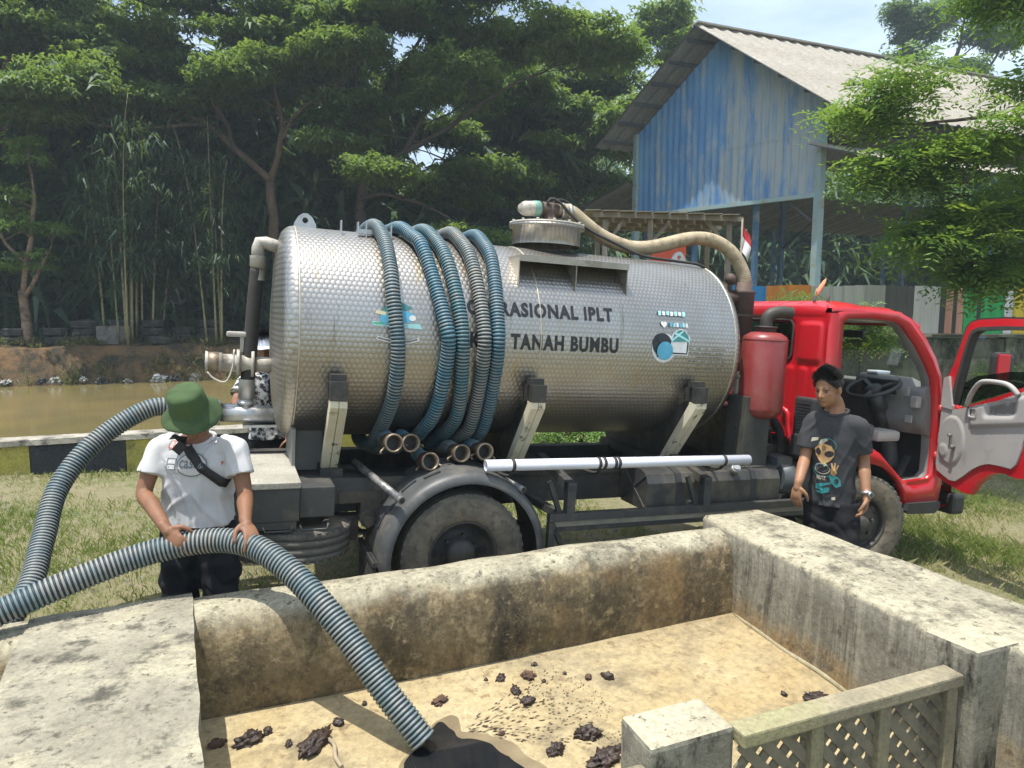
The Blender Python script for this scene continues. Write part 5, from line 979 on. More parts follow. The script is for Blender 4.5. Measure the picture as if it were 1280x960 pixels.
def decals(shirt, items, o, ax, ay, nrm, name, root, off=.004):
    """flat print projected along nrm on the cloth: items [(polygon, material)]"""
    bv_ = BVHTree.FromObject(shirt, bpy.context.evaluated_depsgraph_get()); iv = shirt.matrix_world.inverted(); q = MB(); mats = []
    for k, (poly, mt) in enumerate(items):
        if mt not in mats: mats.append(mt)
        bm = bmesh.new()
        if isinstance(poly, tuple): vs, fs = poly; vv = [bm.verts.new((*p, 0)) for p in vs]; [bm.faces.new([vv[i] for i in f]) for f in fs if len(set(f)) > 2]
        else: bm.faces.new([bm.verts.new((*p, 0)) for p in poly])
        bmesh.ops.triangulate(bm, faces=bm.faces[:])
        for _ in range(3):
            es = [e for e in bm.edges if e.calc_length() > .02]
            if not es: break
            bmesh.ops.subdivide_edges(bm, edges=es, cuts=1); bmesh.ops.triangulate(bm, faces=[f for f in bm.faces if len(f.verts) > 3])
        bm.verts.index_update(); P = []
        for v_ in bm.verts:
            p = o + ax * v_.co.x + ay * v_.co.y + nrm * .4; h = bv_.ray_cast(iv @ p, iv.to_3x3() @ -nrm)[0]; P.append((shirt.matrix_world @ h if h else p - nrm * .4) + nrm * (off + k * .0006))
        q.m = mats.index(mt); q.add(P, [[v_.index for v_ in f.verts] for f in bm.faces]); bm.free()
    ob = q.build(name, mats); return keep(ob, root)
def el2(x, y, a, b_, n=20, rot=0): return [(x + a * math.cos(t) * math.cos(rot) - b_ * math.sin(t) * math.sin(rot), y + a * math.cos(t) * math.sin(rot) + b_ * math.sin(t) * math.cos(rot)) for t in np.linspace(0, 2 * math.pi, n + 1)[:-1]]
def ring2(x, y, a, b_, w_, n=28): 
    o, i = el2(x, y, a, b_, n), el2(x, y, a - w_, b_ - w_, n); return (o + i, [(k, (k + 1) % n, n + (k + 1) % n, n + k) for k in range(n)])
def txt2(t, x0, x1, y0, y1, bold=.02):
    q = MB(); place_text(q, t, lambda x, y: (x, y, 0), x0, x1, y0, y1, bold); return ([p[:2] for p in q.v], q.f)
# ---- the man in the green hat, bending over the hose
gA = gz(-1.6, .1) + .05
J1 = dict(headc=(-1.575, 3.41, 1.437), neck=(-1.632, 3.565, 1.322), shR=(-1.815, 3.57, 1.275), shL=(-1.445, 3.57, 1.275), elR=(-1.868, 3.47, 1.03), elL=(-1.37, 3.50, 1.02), wrR=(-1.632, 3.205, .925), wrL=(-1.283, 3.275, .935), chest=(-1.632, 3.575, 1.175), waist=(-1.655, 3.60, .97), hem=(-1.665, 3.60, .845), hipR=(-1.755, 3.62, .80), hipL=(-1.572, 3.62, .80), kneeR=(-1.765, 3.56, .44), kneeL=(-1.54, 3.56, .44), ankR=(-1.77, 3.64, .15), ankL=(-1.53, 3.64, .15))
h1 = dict(R=((-1.632, 3.205, .925), (.72, -.30, -.62), (.25, .85, -.45), (.55, .25, .7), (26, 34, 26), .20), L=((-1.283, 3.275, .935), (.55, -.70, -.42), (-.45, .2, -.9), (-.75, -.5, .2), (22, 34, 26), .195))
p1, body1, sh1, K1 = person('man in white t-shirt and green bucket hat holding the ribbed hose', 'person', J1, (.10, -.62, -.78), (.05, -.78, .62), None, .66, white_cloth, skin, h1, girth=1.04, wr=.015, front=(.05, -1, -.1))
c, f, up, r = K1['c'], K1['f'], K1['up'], K1['r']
hu = (up * .80 - f * .42).normalized(); hu = (up * .95 - f * .31).normalized(); q = MB()
prof = [(k_ * 1.0, r_ * .90) for k_, r_ in [(.140, .0), (.144, .05), (.140, .078), (.126, .093), (.06, .100), (.034, .104), (.028, .108), (.012, .132), (-.008, .152), (-.014, .157), (-.018, .155), (-.010, .148), (.02, .104)]]
q.lathe(prof[::-1], c + up * .022, hu, 48)
for i, p in enumerate(q.v):
    d = Vector(p) - c; a = math.atan2(d.dot(r), d.dot(f)); rad_ = (d - hu * d.dot(hu)).length
    k = max(0, (rad_ - .11) / .045); q.v[i] = tuple(Vector(p) + hu * k * (.012 * math.sin(a * 2 + .6) + .006 * math.sin(a * 5)) + hu * (.006 * noise.noise(Vector(p) * 22) + .008 * noise.noise(Vector(p) * 9)) + d.normalized() * .004 * noise.noise(Vector(p) * 30))
hm = plain('green_cotton', (.066, .105, .046), (.05, .082, .036), 6, .9, bump=.4, bdist=.004, spec=.2)
hat = tag(q.build('bucket_hat', hm), 'dark green cotton bucket hat on the bowed head of the hose man', 'hat')
q = MB(); q.lathe([(.032, .0955), (.040, .0950), (.040, .094)], c + up * .022, hu, 48); o = q.build('hat_band', hm); o.parent = hat
q = MB()
for k_ in range(4): q.lathe([(.020 - k_ * .0085, (.1135 + k_ * .011) * .9), (.0225 - k_ * .0085, (.1145 + k_ * .011) * .9), (.020 - k_ * .0085, (.1160 + k_ * .011) * .9)], c + up * .022, hu, 48)
for i, p in enumerate(q.v):
    d = Vector(p) - c; a = math.atan2(d.dot(r), d.dot(f)); rad_ = (d - hu * d.dot(hu)).length; k = max(0, (rad_ - .11) / .045); q.v[i] = tuple(Vector(p) + hu * k * (.012 * math.sin(a * 2 + .6) + .006 * math.sin(a * 5)) + hu * .0015)
o = q.build('brim_stitching', plain('green_thread', (.03, .06, .026), None, 20, .9)); o.parent = hat; o['kind'] = 'stuff'
grey_print = flat('print_grey', (.16, .17, .18)); pale_print = flat('print_pale', (.44, .45, .46)); red_print = flat('print_red', (.45, .10, .07))
fr1, lat1, up1 = K1['fr'], K1['lat'], K1['upv']; o1 = K1['J']['chest'] + fr1 * .1 + up1 * -.03
decals(sh1, [([(-.095, -.03), (.0, -.03), (.0, .03), (-.095, .03)], pale_print), (ring2(.012, -.002, .055, .042, .004), grey_print), (el2(.012, -.002, .05, .038), white_cloth), ([(-.082, -.02), (-.045, -.02), (-.045, .02), (-.082, .02)], grey_print),
                ([(-.077, .002), (-.05, .002), (-.05, .016), (-.077, .016)], white_cloth), ([(-.077, -.016), (-.05, -.016), (-.05, -.003), (-.077, -.003)], white_cloth), (txt2('cassa', -.032, .055, -.012, .016, .02), grey_print),], o1 + up1 * .045, lat1 * 1.4, up1 * 1.4, fr1, 'chest_print', p1, .007)
decals(sh1, [([(-.125, .115), (-.095, .11), (-.098, .14), (-.12, .145)], red_print), ([(-.118, .12), (-.101, .118), (-.103, .134), (-.116, .136)], white_cloth)], o1, lat1, up1, fr1, 'shoulder_print', p1, .006)
decals(sh1, [([(.155, .03), (.165, .05), (.15, .052)], red_print)], o1, lat1, up1, fr1, 'sleeve_mark', p1, .006)
# the bag strap across the chest
q = MB(); bv_ = BVHTree.FromObject(sh1, bpy.context.evaluated_depsgraph_get()); L0, L1 = [], []
for t in np.linspace(.03, 1.16, 30):
    ctr = o1 + lat1 * (-.085 + .235 * t) + up1 * (.20 - .255 * t); wd = (lat1 * .255 + up1 * .235).normalized() * .021
    for s, LL in ((-1, L0), (1, L1)):
        p = ctr + wd * s; h = bv_.ray_cast(p + fr1 * .5, -fr1)[0]; LL.append((h if h else (LL[-1] if LL else p)) + fr1 * .009)
q.rings([L0, L1, [p + fr1 * .004 for p in L1], [p + fr1 * .004 for p in L0]], False, False); q.f += [(len(L0) * 3 + i, len(L0) * 3 + i + 1, i + 1, i) for i in range(len(L0) - 1)]; q.mi += [0] * (len(L0) - 1); q.sm += [True] * (len(L0) - 1)
q.box(o1 - lat1 * .03 + up1 * .140 + fr1 * .045, (.05, .06, .012), Matrix((lat1, up1, fr1)).transposed() @ Matrix.Rotation(R(-42), 3, 'Z'), .003); tag(q.build('bag_strap', plain('strap_webbing', (.014, .014, .016), (.022, .022, .024), 30, .7)), 'black webbing bag strap slung across the white t-shirt', 'strap')
# ---- the man in the charcoal t-shirt by the cab
J2 = dict(headc=(2.155, 4.74, 1.418), neck=(2.235, 4.79, 1.292), shR=(2.125, 4.86, 1.215), shL=(2.355, 4.70, 1.205), elR=(2.065, 4.83, .93), elL=(2.425, 4.73, .925), wrR=(1.953, 4.665, .765), wrL=(2.392, 4.60, .705), chest=(2.243, 4.79, 1.07), waist=(2.25, 4.795, .83), hem=(2.245, 4.80, .600), hipR=(2.185, 4.845, .60), hipL=(2.315, 4.755, .60), kneeR=(2.155, 4.79, .24), kneeL=(2.305, 4.67, .24), ankR=(2.17, 4.86, -.055), ankL=(2.32, 4.74, -.055))
h2 = dict(R=((1.953, 4.665, .765), (-.15, -.08, -1), (.55, .45, -.1), (-.55, -.75, 0), (14, 26, 22), .17), L=((2.392, 4.60, .705), (-.04, -.06, -1), (-.75, .35, 0), (-.5, -.8, 0), (24, 36, 32), .17))
p2, body2, sh2, K2 = person('man in charcoal printed t-shirt walking beside the cab', 'person', J2, (-.77, -.61, -.15), (-.12, -.06, .99), None, .80, char_cloth, skin2, h2, girth=.86, wr=.010, front=(-.55, -.83, 0))
add_hair(p2, K2, skin2); face_marks(p2, K2['c'], K2['f'], K2['up'], K2['r'], body2)
q = MB(); wd = Vector((2.394, 4.607, .725)); d = (Vector(J2['wrL']) - Vector(J2['elL'])).normalized(); q.lathe([(-.010, .033), (-.010, .036), (.010, .036), (.010, .033)], wd, d, 20); sd = (K2['lat'] * .8 + Vector((-.2, -.9, 0))).normalized(); q.cyl(wd + sd * .030, wd + sd * .042, .019, None, 16); q.m = 1; q.cyl(wd + sd * .0421, wd + sd * .043, .015, None, 16); tag(q.build('wrist_watch', [galv, flat('watch_face', (.06, .09, .10))]), 'silver wrist watch on the left wrist of the charcoal t-shirt man', 'watch')
tan_p, teal_p, dk_p, cream_p, gold_p = flat('print_tan', (.50, .31, .14)), flat('print_teal', (.03, .24, .25)), flat('print_dark', (.02, .018, .022)), flat('print_cream', (.50, .46, .36)), flat('print_gold', (.55, .42, .10))
fr2, lat2, up2 = K2['fr'], K2['lat'], K2['upv']; o2 = K2['J']['waist'] + up2 * .10 + fr2 * .1
hd = [(-.075, .115), (-.05, .145), (-.005, .158), (.04, .145), (.062, .11), (.058, .07), (.035, .035), (.005, .012), (-.02, .005), (-.045, .03), (-.07, .07)]
items = [(ring2(.012, .15, .062, .052, .005), teal_p), ([(-.05, .15), (-.035, .185), (.0, .20), (.015, .19), (-.01, .165), (-.02, .15)], cream_p), (hd, tan_p), (el2(.026, .085, .034, .024, 18, .35), dk_p), (el2(-.05, .095, .018, .026, 16, .2), dk_p), (el2(-.012, .125, .012, .016, 12), dk_p), (el2(-.012, .125, .007, .010, 12), tan_p),
         ([(-.03, .012), (.0, -.012), (.012, .006), (.0, .02)], gold_p), (ring2(-.018, -.03, .055, .042, .006), cream_p), (ring2(-.018, -.022, .042, .030, .005), grey_print), (ring2(-.015, -.045, .066, .05, .004), teal_p), (txt2('NUTZ', -.055, .01, -.115, -.085, .03), cream_p),
         ([(-.055, -.15), (.045, -.125), (.05, -.135), (-.035, -.175), (.04, -.165), (.035, -.20), (-.02, -.222), (-.06, -.21), (-.02, -.195), (-.06, -.185)], teal_p), ([(.03, -.08), (.075, -.065), (.11, -.10), (.115, -.14), (.085, -.16), (.05, -.13)], teal_p), (el2(.085, -.11, .014, .02), dk_p),
         ([(.045, -.06), (.04, -.025), (.055, -.01), (.08, -.02), (.085, -.05), (.065, -.075)], tan_p), ([(.05, -.015), (.042, .022), (.052, .024), (.062, -.012)], tan_p), ([(.062, -.012), (.066, .028), (.076, .026), (.073, -.014)], tan_p), ([(.075, -.018), (.09, .015), (.098, .01), (.086, -.025)], tan_p), ([(.055, -.235), (.08, -.225), (.085, -.245), (.06, -.255)], cream_p), ([(-.10, .165), (-.055, .18), (-.05, .20), (-.095, .195)], cream_p)]
decals(sh2, items, o2 - lat2 * .035 + up2 * -.035, lat2 * .93, up2 * .93, fr2, 'shirt_print', p2, .006)
# ---- a third man, half hidden behind the tank
J3 = dict(headc=(-1.975, 5.62, 1.63), neck=(-1.965, 5.66, 1.47), shR=(-2.115, 5.56, 1.40), shL=(-1.835, 5.76, 1.40), elR=(-2.135, 5.36, 1.24), elL=(-1.765, 5.62, 1.14), wrR=(-2.035, 5.10, 1.24), wrL=(-1.775, 5.47, .93), chest=(-1.965, 5.67, 1.26), waist=(-1.970, 5.68, 1.05), hem=(-1.975, 5.68, .90), hipR=(-2.045, 5.64, .86), hipL=(-1.895, 5.74, .86), kneeR=(-2.045, 5.60, .48), kneeL=(-1.895, 5.70, .48), ankR=(-2.035, 5.68, .17), ankL=(-1.885, 5.78, .17))
h3 = dict(R=((-2.035, 5.10, 1.24), (.3, -.9, .05), (.5, .2, -.6), (.3, 0, .9), (30, 40, 30), .17), L=((-1.775, 5.47, .93), (.05, -.1, -1), (-.7, .3, 0), (-.5, -.8, 0), (25, 35, 30), .17))
pat = plain('patterned_cotton', (.55, .55, .54), (.03, .03, .032), 28, .9, p=(.46, .54)); p3, body3, sh3, K3 = person('man in patterned white and black shirt half hidden behind the tank end', 'person', J3, (.1, -.95, -.3), (0, -.1, 1), None, .75, pat, skin, h3, front=(-.55, -.83, 0), vox=.0085)
add_hair(p3, K3, skin)
c, f, up, r = K3['c'], K3['f'], K3['up'], K3['r']; q = MB(); q.lathe([(.135, 0), (.13, .05), (.105, .085), (.05, .107), (.045, .108)][::-1], c, up, 28); q.prism([(-.07, 0), (-.055, .06), (0, .08), (.055, .06), (.07, 0)], lambda x, y, d: c + up * (.052 + d) + r * x + f * (.085 + y), 0, .006); tag(q.build('cap', pipe_white), 'white cap on the man half hidden behind the tank', 'cap')
# ================================================================== warehouse
E1 = Vector((math.sin(R(-41.5)), math.cos(R(-41.5)), 0)); E2 = Vector((math.sin(R(68)), math.cos(R(68)), 0)); WP = Vector((8.574, 20, 0))
wh_ = empty('warehouse', Matrix.Translation(WP), 'open sided warehouse with peeling blue gable and pale corrugated roof', 'warehouse')
def wp(a, b_, z): return E1 * a + E2 * b_ + Vector((0, 0, z))       # across the gable, along the building, up
m, n, b, l = new_mat('peeling_blue'); v1 = _coord(n); vs1 = _coord(n, 'Object', (1, 1, .33))
blue = _mix(n, l, _ramp(n, l, _noise(n, l, vs1, 1.8, 8, .62), .35, .65), (.07, .19, .42), (.12, .28, .48))
sepn = n.nodes.new('ShaderNodeSeparateXYZ'); l(v1, sepn.inputs[0])
mm_ = n.nodes.new('ShaderNodeMath'); mm_.operation = 'MULTIPLY_ADD'; mm_.inputs[1].default_value = .045; l(sepn.outputs[0], mm_.inputs[0]); l(_noise(n, l, _coord(n, 'Object', (1.2, 1.2, .22)), 1.5, 10, .72), mm_.inputs[2])
col = _mix(n, l, _ramp(n, l, mm_.outputs[0], .36, .50), blue, (.31, .36, .38)); col = _mix(n, l, _ramp(n, l, _noise(n, l, vs1, 2.2, 8, .7), .60, .70), col, (.36, .30, .22)); col = _mix(n, l, _ramp(n, l, _noise(n, l, _coord(n, 'Object', (3, 3, .2)), 4, 8, .7), .60, .75), col, (.16, .18, .17))
l(col, b.inputs['Base Color']); b.inputs['Roughness'].default_value = .7
roof_m = concrete('roof_sheet', (.36, .335, .285), (.30, .275, .225), (.19, .165, .125), .7, (.55, .75), (.4, .6), rough=.7); under = concrete('roof_underside', (.20, .20, .20), (.16, .16, .16), (.09, .085, .08), .8, (.55, .75)); steel_blue = plain('blue_steel', (.045, .12, .24), (.07, .15, .24), 3, .6, dirt=(.22, .26, .26), dscale=2, dp=(.5, .65)); pale_post = plain('pale_blue_post', (.22, .36, .42), (.30, .36, .33), 2, .6, dirt=(.28, .25, .16), dscale=2.5, dp=(.52, .65)); dark_steel = plain('dark_steel', (.05, .055, .065), (.07, .07, .07), 3, .7)
GW, ZB, ZE, ZA = 6.45, 5.16, 7.86, 10.25
def gtop(a): return ZE + (ZA - ZE) * (1 - abs(a - GW / 2) / (GW / 2)) - .05
ncol = 9; sw = GW / ncol
for row in (0, 1):
    for i in range(ncol):
        q = MB(); k = 13; a0, a1 = i * sw, (i + 1) * sw; line = []
        xs = [a0 + (a1 - a0) * j / (k - 1) for j in range(k)]
        dep = [(.0, .028, .028, 0)[j % 4] for j in range(k)]
        lo = [wp(x, -d - (.012 if row else 0), ZB if row == 0 else 6.80) for x, d in zip(xs, dep)]; hi = [wp(x, -d - (.012 if row else 0), 6.86 if row == 0 else gtop(x)) for x, d in zip(xs, dep)]
        q.rings([lo, hi], False, False, False); o = q.build('wall_sheet', MATS['peeling_blue'], wh_)
q = MB(); q.bar(wp(-.05, -.02, ZB - .05), wp(GW + .05, -.02, ZB - .05), .12, .12); q.build('gable_beam', pale_post, wh_)
BL = 26.0; OF = 1.05
def slope(sgn):
    """one pitch of the roof as separate ribbed sheets"""
    hw = GW / 2; ov = 1.35 if sgn < 0 else .75; run = hw + ov; drop = (ZA - ZE) / hw; zr = ZA + .16
    step = .92; nsh = int((BL + OF) / step); q = MB(); k = 9; prof = []
    for j in range(k): prof.append(((j / (k - 1)) * (step + .03), (.0, .06, .0, .0)[j % 4] if j < k - 1 else .012))
    f = lambda b_, t, h: wp(hw + sgn * run * t, b_, zr - drop * run * t + h)
    q.rings([[f(x, 0, h) for x, h in prof], [f(x, 1, h) for x, h in prof]], False, False, False)
    q.rings([[f(x, 1, h - .03) for x, h in prof], [f(x, 0, h - .03) for x, h in prof]], False, False, False)
    for e in (0, 1): pass
    q.m = 1; n0 = len(q.f) // 2; q.mi = [0] * n0 + [1] * (len(q.f) - n0); me = q.mesh('roof_sheet', [roof_m, under])
    for i in range(nsh): o = bpy.data.objects.new('roof_sheet', me); C.objects.link(o); o.parent = wh_; o.location = E2 * (-OF + i * step) + Vector((0, 0, .004 * (i % 2)))
    for i in range(6):
        t = (i + .5) / 6; MB().bar(f(-OF + .1, t, -.09), f(BL - 1, t, -.09), .06, .10).build('purlin', dark_steel, wh_)
slope(-1); slope(1)
MB().bar(wp(GW / 2, -OF, ZA + .201), wp(GW / 2, BL, ZA + .20), .30, .05).build('ridge_cap', roof_m, wh_)
for a in (0, GW):
    for b_ in (0, 6.5, 13, 19.5): MB().bar(wp(a, b_, -.3), wp(a, b_, ZE), .20 if b_ == 0 else .16, .20 if b_ == 0 else .16, E2).build('column', pale_post if (b_ == 0) else steel_blue, wh_)
for a in (2.15, 4.3): MB().bar(wp(a, .3, -.3), wp(a, .3, ZB), .14, .14, E2).build('column', steel_blue, wh_)
for b_ in (.2, 6.5, 13, 19.5):
    q = MB(); q.bar(wp(0, b_, ZE - .1), wp(GW, b_, ZE - .1), .08, .10); q.bar(wp(0, b_, ZE - .1), wp(GW / 2, b_, ZA - .1), .08, .10); q.bar(wp(GW, b_, ZE - .1), wp(GW / 2, b_, ZA - .1), .08, .10)
    for t in (.25, .5, .75): q.bar(wp(GW * t, b_, ZE - .1), wp(GW * t, b_, gtop(GW * t) - .1), .05, .05, E2)
    q.build('truss', dark_steel, wh_)
    for p0_, p1_ in ((0, 1.2), (GW, GW - 1.2)): MB().bar(wp(p0_, b_, ZB - 1), wp(p1_, b_, ZB), .07, .07).build('knee_brace', dark_steel, wh_)
# lean-to roofs on both long sides
for a0, sg, w_ in ((-.02, -1, 2.6), (GW + .02, 1, 3.0)):
    q = MB(); zt = 6.45 if sg < 0 else 6.2; k = 9; step = .92; prof = [((j / (k - 1)) * (step + .03), (.0, .06, .0, .0)[j % 4] if j < k - 1 else .012) for j in range(k)]
    f = lambda b_, t, h: wp(a0 + sg * w_ * t, b_, zt - .9 * t + h); q.rings([[f(x, 0, h) for x, h in prof], [f(x, 1, h) for x, h in prof]], False, False, False); q.rings([[f(x, 1, h - .03) for x, h in prof], [f(x, 0, h - .03) for x, h in prof]], False, False, False)
    q.mi = [0] * (k - 1) + [1] * (k - 1); me = q.mesh('lean_to_sheet', [roof_m, under])
    for i in range(int((BL - 2) / step)): o = bpy.data.objects.new('lean_to_sheet', me); C.objects.link(o); o.parent = wh_; o.location = E2 * (-.5 + i * step)
    for b_ in (3, 9.5, 16): MB().bar(wp(a0 + sg * (w_ - .2), b_, -.3), wp(a0 + sg * (w_ - .2), b_, zt - .9), .13, .13, E2).build('column', steel_blue, wh_)
# ---- mossy wall with painted boards behind the cab
mw_ = empty('boundary_wall', Matrix.Translation((4, 12.4, 0)), 'mossy grey concrete boundary wall behind the red cab', 'wall'); mossy = concrete('mossy_concrete', (.27, .265, .225), (.18, .18, .14), (.05, .055, .035), 1.6, (.46, .6), (.4, .6), (1, 1, .5), stain=(.10, .115, .06), sp=(.5, .64))
x = -.2
while x < 13: MB().bx((x, 0, -.6), (x + 2.38, .18, 1.43), .0).build('wall_bay', mossy, mw_); MB().bx((x + 2.382, -.03, -.6), (x + 2.558, .21, 1.46)).build('wall_pier', mossy, mw_); x += 2.56
MB().bx((-.2, -.05, 1.462), (13, .23, 1.51)).build('coping', mossy, mw_)
bf = empty('board_fence', Matrix.Translation((4, 12.5, 1.5)), 'row of brightly painted boards standing on the boundary wall', 'fence')
def flatc(nm, c): return plain(nm, c, tuple(x_ * .75 for x_ in c), 2.5, .6, stretch=(4, 1, .5), dirt=(.16, .15, .13), dscale=3, dp=(.56, .8))
pan = [('blue', (.03, .22, .52), -.1, .50), ('orange', (.55, .20, .03), .50, 1.30), ('zinc', (.36, .38, .36), 1.30, 2.25), ('zinc2', (.26, .28, .25), 2.25, 2.62), ('charcoal', (.06, .065, .065), 2.62, 3.12), ('pale', (.42, .44, .43), 3.14, 3.60), ('dark', (.03, .03, .03), 3.60, 3.70), ('salmon', (.42, .22, .16), 3.70, 3.83), ('dark', (.03, .03, .03), 3.83, 3.90), ('salmon2', (.46, .25, .19), 3.90, 4.02), ('green', (.01, .32, .09), 4.03, 4.26), ('dark', (.03, .03, .03), 4.26, 4.33), ('green', (.01, .32, .09), 4.33, 4.74), ('white', (.55, .56, .60), 4.75, 4.90), ('yellow', (.52, .40, .03), 4.91, 6.2), ('blue', (.03, .22, .52), 6.25, 7.1), ('green', (.01, .32, .09), 7.15, 8.7)]  # dark entries: near-black strips that paint in the shaded gaps between boards
for nm, c, x0, x1 in pan:
    nm = 'board_' + nm; k = x0
    while k < x1 - .02: w_ = min(.19, x1 - k); MB().bx((k + .002, -.012 if int(k * 50) % 2 else -.008, .02), (k + w_ - .002, .012, .86 + .012 * math.sin(k * 37))).build('board', MATS.get(nm) or flatc(nm, c), bf); k += .19
# ---- timber stall behind the tank
hut = empty('timber_stall', Matrix.Translation((1.3, 11.2, 0)), 'open timber stall with flat roof behind the tank top', 'stall'); timber = plain('weathered_timber', (.30, .27, .22), (.20, .175, .14), 4, .85, stretch=(1, 1, .3), bump=.4)
for i, (x, y) in enumerate(((.15, 0), (.86, 0), (2.1, 0), (.2, 1.4), (2.15, 1.4))): MB().bar((x, y, -.3), (x + .01, y, 3.34), .075, .075, (0, 1, 0)).build('stall_post', timber, hut)
for y in (-.15, .45, 1.0, 1.6): MB().bar((-.05, y, 3.40), (2.28, y, 3.33), .05, .07).build('roof_rafter', timber, hut)
for i in range(9): MB().bar((-.06 + i * .265, -.3, 3.452 - i * .008), (-.06 + i * .265, 1.8, 3.47 - i * .008), .24, .012).build('roof_plank', timber, hut)
for a, c in (((.15, 0, 2.9), (.45, 0, 3.34)), ((.86, 0, 2.95), (1.2, 0, 3.34)), ((2.1, 0, 2.9), (1.75, 0, 3.34))): MB().bar(a, c, .05, .05, (0, 1, 0)).build('brace', timber, hut)
MB().bx((.1, .05, 2.30), (2.15, .07, 2.36)).build('stall_rail', timber, hut)
sgn = tag(MB().bx((1.05, 11.05, 2.45), (1.30, 11.08, 2.9)).build('stall_board', plain('board_vermilion', (.60, .09, .03), (.52, .07, .025), 3, .5)), 'small dark red orange board leaning on the left of the timber stall', 'board'); 
sgn.data.materials[0] = MATS['board_vermilion']; sgn.location = (.55, 0, -.35)
tag(MB().bx((2.18, 11.10, 2.40), (2.72, 11.13, 2.95)).build('stall_board', MATS['board_vermilion']), 'bright orange red board hung on the timber stall', 'board')
fl_ = empty('flag', Matrix.Translation((3.50, 10.9, 0)), 'small limp red and white flag beside the timber stall', 'flag'); MB().cyl((0, 0, -.2), (0.02, 0, 3.32), .014, None, 8).build('flag_pole', timber, fl_)
def flagw(x, z): return (.02 + x * .55 + .02 * math.sin(z * 9), .05 * math.sin(x * 18 + z * 6), 3.28 - z - x * 1.0)
q = MB(); q.grid(flagw, np.linspace(0, .2, 8), np.linspace(0, .20, 8)); q.build('red_band', flat('flag_red', (.5, .03, .04)), fl_); q = MB(); q.grid(flagw, np.linspace(0, .2, 8), np.linspace(.2, .42, 8)); q.build('white_band', flat('flag_white', (.7, .7, .72)), fl_)
# orange streamer stuck on the cab roof
st_ = empty('cab_streamer', TM @ Matrix.Translation((3.27, .62, 2.19)), 'small orange cloth streamer on a stick on the cab roof', 'streamer')
MB().tube([(0, 0, 0), (.015, -.01, .13)], .006, 6).build('stick', timber, st_); q = MB(); q.grid(lambda a, t: (.012 + .10 * t + .018 * math.cos(a * 2 * math.pi) * math.sin(math.pi * min(1, t * 1.1)) ** .6, -.02 * t + .026 * math.sin(a * 2 * math.pi) * math.sin(math.pi * min(1, t * 1.1)) ** .6, .05 + .19 * t), np.linspace(0, 1, 10), np.linspace(0, .9, 9)); q.build('cloth', plain('orange_cloth', (.55, .20, .09), (.62, .30, .16), 12, .85), st_)
# ---- tyres piled along the far bank
q = MB(); h = .11; q.lathe([(-h * .7, .19), (-h * .95, .22), (-h, .27), (-h * .85, .315), (-h * .5, .33), (-h * .4, .318), (-h * .2, .33), (h * .2, .33), (h * .4, .318), (h * .5, .33), (h * .85, .315), (h, .27), (h * .95, .22), (h * .7, .19), (-h * .7, .19)], (0, 0, 0), (0, 0, 1), 24)
tme = q.mesh('tyre', plain('old_tyre', (.022, .023, .025), (.04, .042, .042), 4, .85, dirt=(.09, .08, .06), dscale=2)); rg = random.Random(5); first = True
s_ = -8.9; ORD = ('first', 'second', 'third', 'fourth', 'fifth', 'sixth', 'seventh', 'eighth', 'ninth', 'tenth', 'eleventh'); si = -2
while s_ < -1.7:
    v_ = 20.5 + rg.uniform(-.15, .15); nst = rg.choice((2, 3, 3))
    for k in range(nst):
        o = bpy.data.objects.new('tyre', tme); C.objects.link(o); sc_ = rg.uniform(1.0, 1.3); o.matrix_world = BM @ Matrix.Translation((s_ + rg.uniform(-.05, .05), v_ + rg.uniform(-.06, .06), .84 + .12 + k * .235)) @ Matrix.Rotation(rg.uniform(-.06, .06), 4, 'X') @ Matrix.Diagonal((sc_, sc_, 1.05, 1))
        pos = (('lowest', 'top') if nst == 2 else ('lowest', 'middle', 'top'))[k]
        tag(o, '%s old tyre of the %s tyre stack from the left on the far bank' % (pos, ORD[si]) if si >= 0 else 'old tyre in a stack on the far bank beyond the left edge', 'tyre', 'tyres stacked along the far bank')
    s_ += rg.uniform(.78, .98); si += 1
for s_, v_, lab in ((-3.3, 19.45, 'single old tyre lying flat at the bank edge between the bamboo clumps'),): o = bpy.data.objects.new('tyre', tme); C.objects.link(o); o.matrix_world = BM @ Matrix.Translation((s_, v_, .95)) @ Matrix.Rotation(.08, 4, 'Y'); tag(o, lab, 'tyre')
o = bpy.data.objects.new('tyre', tme); C.objects.link(o); o.matrix_world = BM @ Matrix.Translation((-2.9, 21.4, 2.3)) @ Matrix.Rotation(R(85), 4, 'X'); tag(o, 'tyre hanging upright in the dark trees above the stacks', 'tyre')
tag(MB().bx((-.45, 0, 0), (.45, .5, .55), .02).build('concrete_block', concrete('block', (.22, .21, .19), (.16, .15, .13), (.06, .06, .05), 3), None, BM @ Matrix.Translation((-4.6, 19.9, .82))), 'grey concrete block between the tyre stacks on the far bank', 'block')
